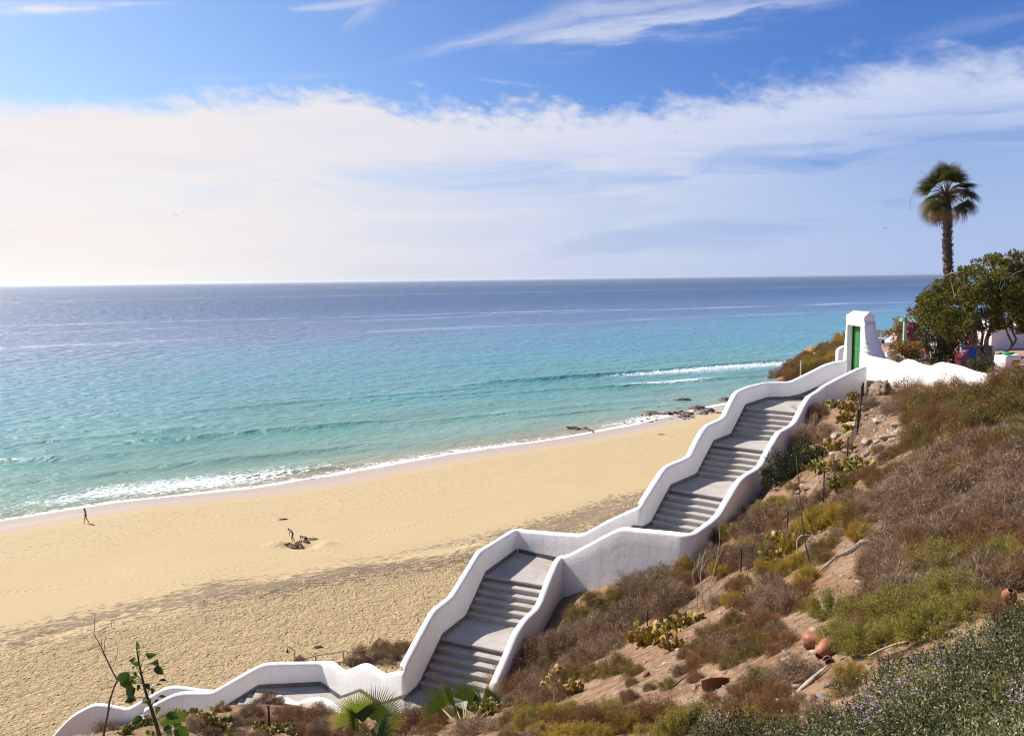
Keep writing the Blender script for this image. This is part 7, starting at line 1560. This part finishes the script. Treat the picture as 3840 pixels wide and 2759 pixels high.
# dinghy: bow to the left, tilted toward the viewer
dk = uny((3336, 1338), 40.0); dk[2] = hz(dk[0], dk[1])
dg = empty('dinghy', dk, 0, 'small white rowing dinghy propped up between the wall and the van', 'dinghy')
V = []; F = []; ns2 = 14; Lb, Wb, Hb = 2.3, .52, .34
for s_ in range(ns2+1):
    u = s_/ns2; w = Wb*math.sin(min(1, u*1.35+.03)*1.57)**.75*(1-.12*u); kd = Hb*(1-.25*(1-u)**3)
    for j in range(9): a = -math.pi/2+math.pi*j/8; V.append((u*Lb, w*math.sin(a), -kd*math.cos(a)**.6+.10*(1-u)**2))
for s_ in range(ns2):
    for j in range(8): F.append((s_*9+j, s_*9+j+1, (s_+1)*9+j+1, (s_+1)*9+j))
F.append(tuple(ns2*9+j for j in range(9)))
hull = mo('hull', V, F, M_wp, dg, (-.26, 0, .32), smooth=True); so_ = hull.modifiers.new('s', 'SOLIDIFY'); so_.thickness = .04
rim_ = [V[s_*9] for s_ in range(ns2, -1, -1)]+[V[s_*9+8] for s_ in range(ns2+1)]; MB().tube([np.array(q) for q in rim_], .035, 6).obj('gunwale', M_wp, hull)
for u in (.3, .6): MB().box(Lb*u-.09, Lb*u+.09, -.44, .44, -.06, -.03).obj('thwart', M_wp, hull)
dg.rotation_euler = (.42, 0, 0)
q = uny((3356, 1346), 35.2); q[2] = hz(q[0], q[1]); V, F = tube_vf([(0, 0, 0), (0, 0, .22), (0, 0, .26)], [.12, .16, .165], 18); o = mo('flower_pot', V, F, M_wp, None, q); tag(o, 'round white flower pot at the foot of the hibiscus', 'flower pot')
# ------------------------------------------------------------------ people on the beach
def skin(name, verts, edges, radii, m, parent=None, sub=2, root=0):
    me = bpy.data.meshes.new(name+'_skel'); me.from_pydata([tuple(v) for v in verts], edges, []); o = bpy.data.objects.new(name, me); COL.objects.link(o)
    md = o.modifiers.new('s', 'SKIN'); md.use_smooth_shade = True
    for i, r in enumerate(radii):
        sv = me.skin_vertices[0].data[i]; rr_ = r if isinstance(r, tuple) else (r, r); sv.radius = rr_; sv.use_root = (i == root)
    ms = o.modifiers.new('u', 'SUBSURF'); ms.levels = sub; ms.render_levels = sub
    dg_ = bpy.context.evaluated_depsgraph_get(); dg_.update(); ev = o.evaluated_get(dg_); nm = bpy.data.meshes.new_from_object(ev)
    bpy.data.objects.remove(o); nm.name = name; nm.materials.clear(); nm.materials.append(m)
    for p_ in nm.polygons: p_.use_smooth = True
    return link(name, nm, parent)
M_skin = simple('tanned_skin', (0.23, 0.10, 0.06), .55, .1); M_skin2 = simple('sunburnt_skin', (0.32, 0.14, 0.085), .55, .1); M_hair = simple('dark_hair', (0.012, 0.01, 0.009), .7, .2)
def hand(base, d, s=1.0):      # joints and radii of five short fingers
    d = unit(np.array(d, float)); u, v = frame(d); V = [base, base+d*.055*s]; E = [(0, 1)]; Rr = [(.022, .014), (.032, .014)]
    for k, (off, ln) in enumerate(((-.024, .055), (-.008, .066), (.008, .06), (.022, .047))):
        a = V[1]+u*off*s; i0 = len(V); V += [a+d*ln*.5*s, a+d*ln*s+v*.014*s]; E += [(1, i0), (i0, i0+1)]; Rr += [.009, .007]
    i0 = len(V); V += [base+d*.03*s-u*.034*s, base+d*.06*s-u*.042*s]; E += [(0, i0), (i0, i0+1)]; Rr += [.010, .008]
    return V, E, Rr
def body(J, m, parent, s=1.0):
    """J: dict of joints; one continuous surface from pelvis out"""
    names = ['pelvis', 'waist', 'chest', 'neckb', 'neckt', 'headc', 'headt', 'shl', 'ell', 'wrl', 'shr', 'elr', 'wrr', 'hil', 'knl', 'anl', 'tol', 'hir', 'knr', 'anr', 'tor', 'chin', 'nose']
    R0 = dict(pelvis=(.125, .10), waist=(.115, .085), chest=(.145, .10), neckb=(.075, .06), neckt=.048, headc=(.078, .088), headt=(.066, .074), shl=.052, ell=.037, wrl=.025, shr=.052, elr=.037, wrr=.025, hil=.082, knl=.055, anl=.036, tol=(.036, .022), hir=.082, knr=.055, anr=.036, tor=(.036, .022), chin=.04, nose=.012)
    V = [np.array(J[n], float) for n in names if n in J]; nm = [n for n in names if n in J]; ix = {n: i for i, n in enumerate(nm)}; Rr = [R0[n] if isinstance(R0[n], tuple) else R0[n] for n in nm]; Rr = [(r[0]*s, r[1]*s) if isinstance(r, tuple) else r*s for r in Rr]
    E = [('pelvis', 'waist'), ('waist', 'chest'), ('chest', 'neckb'), ('neckb', 'neckt'), ('neckt', 'headc'), ('headc', 'headt'), ('headc', 'chin'), ('headc', 'nose'), ('neckb', 'shl'), ('shl', 'ell'), ('ell', 'wrl'), ('neckb', 'shr'), ('shr', 'elr'), ('elr', 'wrr'), ('pelvis', 'hil'), ('hil', 'knl'), ('knl', 'anl'), ('anl', 'tol'), ('pelvis', 'hir'), ('hir', 'knr'), ('knr', 'anr'), ('anr', 'tor')]
    E = [(ix[a], ix[b_]) for a, b_ in E if a in ix and b_ in ix]
    for w, e in (('wrl', 'ell'), ('wrr', 'elr')):
        hv, he, hr = hand(np.array(J[w], float)+unit(np.array(J[w])-np.array(J[e]))*.02, np.array(J[w])-np.array(J[e]), s); o0 = len(V); V += hv; E += [(a+o0, b_+o0) for a, b_ in he]+[(ix[w], o0)]; Rr += [(r[0]*s, r[1]*s) if isinstance(r, tuple) else r*s for r in hr]
    return skin('body', V, E, Rr, m, parent)
def shell_of(J, names, R_, m, name, parent):
    V = [np.array(J[n], float) if isinstance(n, str) else np.array(n, float) for n in names]; return V
def person(px, py, label, J, face, m, s=1.0, extras=(), hair=True):
    q = bz(px, py); t = empty('person', q, face, label, 'person'); Js = {k: np.array(v, float)*s for k, v in J.items()}
    bo = body(Js, m, t, s)
    if hair: hc = Js['headc']; ht_ = Js['headt']; d = unit(ht_-hc); skin('hair', [hc+np.array([-.03, 0, .02])*s, ht_+np.array([-.01, 0, .015])*s, hc+np.array([-.055, 0, -.02])*s], [(0, 1), (0, 2)], [(.088*s, .09*s), (.072*s, .078*s), (.05*s, .05*s)], M_hair, t, 2)
    for (nm, js, ed, rr_, mm_) in extras: skin(nm, [Js[j] if isinstance(j, str) else Js[j[0]]*(1-j[2])+Js[j[1]]*j[2] for j in js], ed, [(r[0]*s, r[1]*s) if isinstance(r, tuple) else r*s for r in rr_], mm_, t, 2)
    return t
# local +x is the direction faced, +y the person's left
WJ = dict(pelvis=(0, 0, .93), waist=(.01, 0, 1.08), chest=(.04, 0, 1.28), neckb=(.06, 0, 1.43), neckt=(.09, 0, 1.50), headc=(.13, 0, 1.58), headt=(.14, 0, 1.66), chin=(.19, 0, 1.53), nose=(.225, 0, 1.575),
          shl=(.04, .17, 1.40), ell=(-.02, .20, 1.13), wrl=(.08, .19, .90), shr=(.05, -.17, 1.40), elr=(.08, -.20, 1.13), wrr=(.20, -.17, .93), hil=(0, .09, .86), knl=(-.10, .09, .48), anl=(-.33, .09, .10), tol=(-.22, .09, .03), hir=(0, -.09, .86), knr=(.20, -.09, .48), anr=(.27, -.09, .07), tor=(.41, -.09, .035))
shorts = lambda m_, b_=.35: ('shorts', ['pelvis', 'hil', ('hil', 'knl', b_), 'hir', ('hir', 'knr', b_), ('pelvis', 'waist', .35)], [(0, 1), (1, 2), (0, 3), (3, 4), (0, 5)], [(.135, .112), .094, .09, .094, .09, (.128, .1)], m_)
M_short = simple('dark_shorts', (0.03, 0.025, 0.03), .8, .1); M_shred = simple('red_shorts', (0.28, 0.03, 0.02), .8, .1); M_tee = simple('white_shirt', (0.62, 0.60, 0.62), .8, .05); M_grey = simple('grey_swim_shorts', (0.22, .24, .24), .8, .1)
person(324, 1961, 'tanned person in dark shorts walking along the wet sand with bowed head', WJ, math.radians(188), M_skin, 1.0, [shorts(M_short)])
KJ = dict(pelvis=(-.05, 0, .86), waist=(0, 0, 1.0), chest=(.10, 0, 1.17), neckb=(.20, 0, 1.28), neckt=(.27, 0, 1.31), headc=(.36, 0, 1.31), headt=(.42, 0, 1.36), chin=(.36, 0, 1.23), nose=(.43, 0, 1.26), shl=(.19, .15, 1.24), ell=(.22, .17, 1.0), wrl=(.26, .15, .77), shr=(.19, -.15, 1.24), elr=(.24, -.17, 1.0), wrr=(.30, -.14, .78),
          hil=(-.05, .08, .80), knl=(.06, .09, .45), anl=(.0, .09, .07), tol=(.13, .09, .03), hir=(-.05, -.08, .80), knr=(-.02, -.10, .44), anr=(-.20, -.10, .07), tor=(-.07, -.10, .03))
person(1097, 2031, 'person in white shirt and red shorts standing bent over the hole in the sand', KJ, math.radians(185), M_skin, 1.0, [shorts(M_shred, .45), ('shirt', ['waist', 'chest', 'neckb', 'shl', ('shl', 'ell', .45), 'shr', ('shr', 'elr', .45)], [(0, 1), (1, 2), (2, 3), (3, 4), (2, 5), (5, 6)], [(.125, .1), (.15, .112), (.08, .07), .062, .056, .062, .056], M_tee)])
CJ = dict(pelvis=(-.22, 0, .36), waist=(-.05, 0, .44), chest=(.15, 0, .46), neckb=(.30, 0, .42), neckt=(.36, 0, .42), headc=(.45, 0, .43), headt=(.51, 0, .48), chin=(.46, 0, .35), nose=(.53, 0, .38), shl=(.27, .16, .42), ell=(.36, .2, .22), wrl=(.48, .16, .04), shr=(.27, -.16, .42), elr=(.38, -.19, .22), wrr=(.50, -.14, .05),
          hil=(-.22, .10, .33), knl=(.02, .16, .08), anl=(-.38, .15, .06), tol=(-.5, .15, .02), hir=(-.22, -.10, .33), knr=(.02, -.16, .08), anr=(-.38, -.15, .06), tor=(-.5, -.15, .02))
person(1142, 2030, 'bare-backed person kneeling in the hole, reddish back toward the camera', CJ, math.radians(150), M_skin2, 1.08, [shorts(M_short)])
person(1115, 2046, 'person in grey swim shorts crouching at the near rim of the hole', CJ, math.radians(20), M_skin2, .95, [shorts(M_grey, .5)])
# dug-up sand around them
M_dug = simple('damp_dug_sand', (0.22, 0.145, 0.075), .95, .35, 6, .05, 9)
for k, (px, py, sx, sy, sz, lb) in enumerate(((1072, 2044, 1.0, .5, .30, 'heap of damp dug sand left of the hole'), (1168, 2022, .75, .5, .26, 'heap of damp dug sand right of the hole'))):
    q = bz(px, py); V = []; F = []; n = 30; rngh = np.random.RandomState(k)
    for i in range(n+1):
        for j in range(n+1):
            u, v = i/n*2-1, j/n*2-1; r = math.hypot(u, v); h = max(0, 1-r**1.6)*sz*(1+.5*fbm(np.array(u*3.), np.array(v*3.), 1, 3, k).item())-.05; V.append((u*sx*1.1, v*sy*1.1, h))
    for i in range(n):
        for j in range(n): F.append((i*(n+1)+j, (i+1)*(n+1)+j, (i+1)*(n+1)+j+1, i*(n+1)+j+1))
    tag(mo('sand_heap', V, F, M_dug, None, q, smooth=True), lb, 'sand heap')
q = bz(1060, 1947)
for k, (px, py, a, lb) in enumerate(((1065, 1947, .5, 'small dark clump of seaweed on the smooth sand beyond the diggers'), (1195, 2430, .32, 'brown clump of dry seaweed on the rough sand above the shower'), (2480, 1629, .6, 'thin flat line of seaweed on the sand near the beach rocks'))):
    q = bz(px, py); V, F = rock_vf(400+k, a, a*.5, .07 if k != 1 else .14, 3, 1.2); tag(mo('seaweed_clump', V, F, simple('dry_seaweed', (0.07, .042, .025), .9, .4, 9, .03, 20), None, q+[0, 0, .03]), lb, 'seaweed')
# ------------------------------------------------------------------ handrail and shower
M_rail = simple('weathered_rail', (0.27, 0.21, 0.14), .8, .2)
def Q(x, y): return bz(*pE(x, y))
f0, f1 = Q(920, 262), Q(1262, 275); hr = empty('handrail', f0, 0, 'rusty metal handrail standing in the sand beside the lower steps', 'handrail'); HO = np.array(hr.location)
Yr = f0[1]; t0, t1 = uny(pE(920, 185), f0[1]), uny(pE(1262, 145), f1[1])
for a, c_ in ((f0, t0), (f1, t1)): MB().tube([a-HO-[0, 0, .3], np.array([a[0], a[1], c_[2]])-HO], .035, 8).obj('post', M_rail, hr)
MB().tube([uny(pE(780, 225), f0[1])-HO, t0-HO, uny(pE(1295, 130), f1[1])-HO, uny(pE(1300, 155), f1[1])-HO, uny(pE(1530, 112), f1[1])-HO], .038, 8).obj('rail', M_rail, hr)
MB().tube([uny(pE(1100, 270), f1[1])-HO, uny(pE(1262, 262), f1[1])-HO], .03, 8).obj('rail', M_rail, hr)
s0 = Q(664, 262); sh = empty('beach_shower', s0, 0, 'slim beach shower pipe with a curved neck on the sand', 'shower'); SH = np.array(s0); Ys = s0[1]
MB().tube([np.array([0, 0, -.2]), uny(pE(662, 132), Ys)-SH, uny(pE(620, 95), Ys)-SH, uny(pE(595, 76), Ys)-SH, uny(pE(580, 82), Ys)-SH, uny(pE(575, 110), Ys)-SH], .028, 8).obj('pipe', M_rail, sh, smooth=True)
hd_ = uny(pE(574, 118), Ys)-SH; MB().tube([hd_+[0, 0, .03], hd_, hd_-[0, 0, .14]], [.03, .05, .085], 10).obj('shower_head', M_post, sh)
# ------------------------------------------------------------------ rocks on the shoreline
rng = np.random.RandomState(9); nrk = 0
def srock(S, w, asp, lb, seed, h=.3, grp=None):
    z = SEA+.05; q = unz(S, z); zz = float(beach_z(q[0], q[1])); q[2] = max(zz, SEA-.05); r = w*.5*np.linalg.norm(q)/FO
    V, F = rock_vf(500+seed, r, r*asp, min(r*h, .7), 3, .9); Vn = V.copy(); Vn[:, 2] += .12*r*fbm(V[:, 0]*3/r, V[:, 1]*3/r, 1, 3, seed)
    o = mo('shore_rock', Vn, F, M_wetrock, None, q+[0, 0, .0]); o.rotation_euler.z = -.64+rng.normal()*.2; return tag(o, lb, 'rock', grp)
SR = [((2150, 1605), 70, .6, 'dark rock leftmost on the waterline'), ((2190, 1608), 60, .5, 'flat dark rock right of the leftmost one on the waterline'), ((2215, 1613), 34, .8, 'small dark rock at the end of the left waterline group'), ((2470, 1550), 130, .35, 'long flat brown reef slab at the water edge'), ((2540, 1549), 90, .45, 'brown reef slab in the middle of the shore rocks'), ((2575, 1556), 60, .7, 'lumpy rock joining the two reef groups'),
      ((2570, 1566), 40, .8, 'low dark rock just on the sand below the reef'), ((2622, 1535), 90, .6, 'highest dark rock of the right reef group'), ((2660, 1545), 70, .6, 'dark rock at the right of the reef by the sand'), ((2640, 1552), 46, .7, 'small rock under the highest reef rock'), ((2690, 1556), 30, .6, 'separate flat stone right of the reef'), ((2720, 1500), 75, .45, 'dark rock next to the parapet at the waterline'), ((2745, 1497), 50, .5, 'last dark rock touching the parapet outline')]
for i, (S, w, a, lb) in enumerate(SR): srock(S, w, a, lb, i)
for i in range(46):
    u = rng.rand(); base = [(2160+u*60, 1606+u*8), (2330+u*130, 1581-u*5), (2400+u*120, 1560-u*8), (2560+u*130, 1560-u*10), (2540+u*60, 1575)][rng.randint(5)]
    srock((base[0]+rng.normal()*8, base[1]+rng.normal()*5), rng.uniform(7, 20), rng.uniform(.5, .9), 'small dark stone scattered among the rocks at the water edge', 50+i, .5, 'small stones on the waterline')
for i, (S, w, lb) in enumerate((((2560, 1498), 60, 'submerged dark rock in the shallows'), ((2470, 1527), 40, 'wave-washed rock left of the submerged one'), ((2540, 1530), 26, 'tiny wave-washed rock off the reef'))):
    o = srock(S, w, .35, lb, 120+i, .2)
# ------------------------------------------------------------------ birds
M_bird = simple('bird_dark', (0.02, .02, .02), .8, .1); M_birdw = simple('bird_white', (0.7, .7, .68), .8, .1)
def bird(P, span, label, m=M_bird, bank=0.0, dihed=.35, rz=0.0):
    t = empty('bird', P, rz, label, 'bird'); s_ = span/2
    V, F = tube_vf([(-.35*s_, 0, 0), (-.15*s_, 0, 0), (.15*s_, 0, .02), (.32*s_, 0, .03), (.42*s_, 0, .02)], [.02*s_, .10*s_, .12*s_, .07*s_, .01*s_], 8); mo('body', V, F, m, t, smooth=True)
    for sd in (-1, 1):
        z1, z2 = dihed*.45*s_, dihed*.4*s_; V = [(.16*s_, sd*.05*s_, .03), (.22*s_, sd*.45*s_, z1), (.02*s_, sd*s_, z2), (-.06*s_, sd*.5*s_, z1), (-.10*s_, sd*.05*s_, .03)]; V = V+[(x, y, z+.03*s_) for x, y, z in V]
        mo('wing', V, [(0, 1, 2, 3, 4), (9, 8, 7, 6, 5)]+[(i, (i+1) % 5, 5+(i+1) % 5, 5+i) for i in range(5)], m, t)
    mo('tail', [(-.3*s_, .05*s_, 0), (-.3*s_, -.05*s_, 0), (-.55*s_, -.12*s_, 0), (-.55*s_, .12*s_, 0), (-.3*s_, .05*s_, .02*s_), (-.3*s_, -.05*s_, .02*s_), (-.55*s_, -.12*s_, .02*s_), (-.55*s_, .12*s_, .02*s_)], [(0, 1, 2, 3), (7, 6, 5, 4), (0, 4, 5, 1), (1, 5, 6, 2), (2, 6, 7, 3), (3, 7, 4, 0)], m, t)
    t.rotation_euler = (bank, .1, rz)
sB = lambda x, y: (2050+x/1.7446, 380+y/1.7446)
bird(uny(sB(393, 56), 90), .42, 'dark bird banking in front of the upper cloud edge', bank=1.0, rz=1.0); bird(uny(sB(841, 199), 110), .5, 'second dark bird gliding lower in front of the clouds', bank=.3, rz=.6); bird(uny(sB(2216, 832), 130), 1.1, 'faint grey bird low in the sky left of the palm', simple('bird_grey', (.2, .22, .27), .8, .1), .1, .3, 1.57); bird(uny((660, 807), 160), .9, 'tiny bird far off over the sea at left', bank=.05, dihed=.2, rz=1.5)
q = unz((2455, 1562), SEA+.35); bird(q, 1.0, 'white gull flying low over the shore rocks', M_birdw, .3, .9, 2.6)
q = unz((1546, 1106), SEA+.3); V, F = rock_vf(70, 3.0, 1.2, .8, 2, .1); b_o = mo('buoy', V, F, M_bird, None, q); tag(b_o, 'tiny dark buoy far out on the sea', 'buoy')
# ------------------------------------------------------------------ sea air: one even volume round the whole scene
V, F = box_vf(-58000, 58000, -3000, 58000, -31.5, 14.0)
hzm = bpy.data.materials.new('haze_air'); hzm.use_nodes = True; nt = hzm.node_tree
for n_ in list(nt.nodes):
    if n_.type == 'BSDF_PRINCIPLED': nt.nodes.remove(n_)
vp = nt.nodes.new('ShaderNodeVolumePrincipled'); vp.inputs['Color'].default_value = (0.84, 0.92, 1.0, 1); vp.inputs['Density'].default_value = 0.000045; vp.inputs['Anisotropy'].default_value = 0.45
nt.links.new(vp.outputs[0], [n_ for n_ in nt.nodes if n_.type == 'OUTPUT_MATERIAL'][0].inputs['Volume'])
hz_o = mo('haze', V, F, hzm); tag(hz_o, kind='stuff')
# ------------------------------------------------------------------ lift everything so that the sea lies at height 0
for o in list(bpy.data.objects):
    if o.parent is None and o.name in sc.objects: o.location.z += -SEA
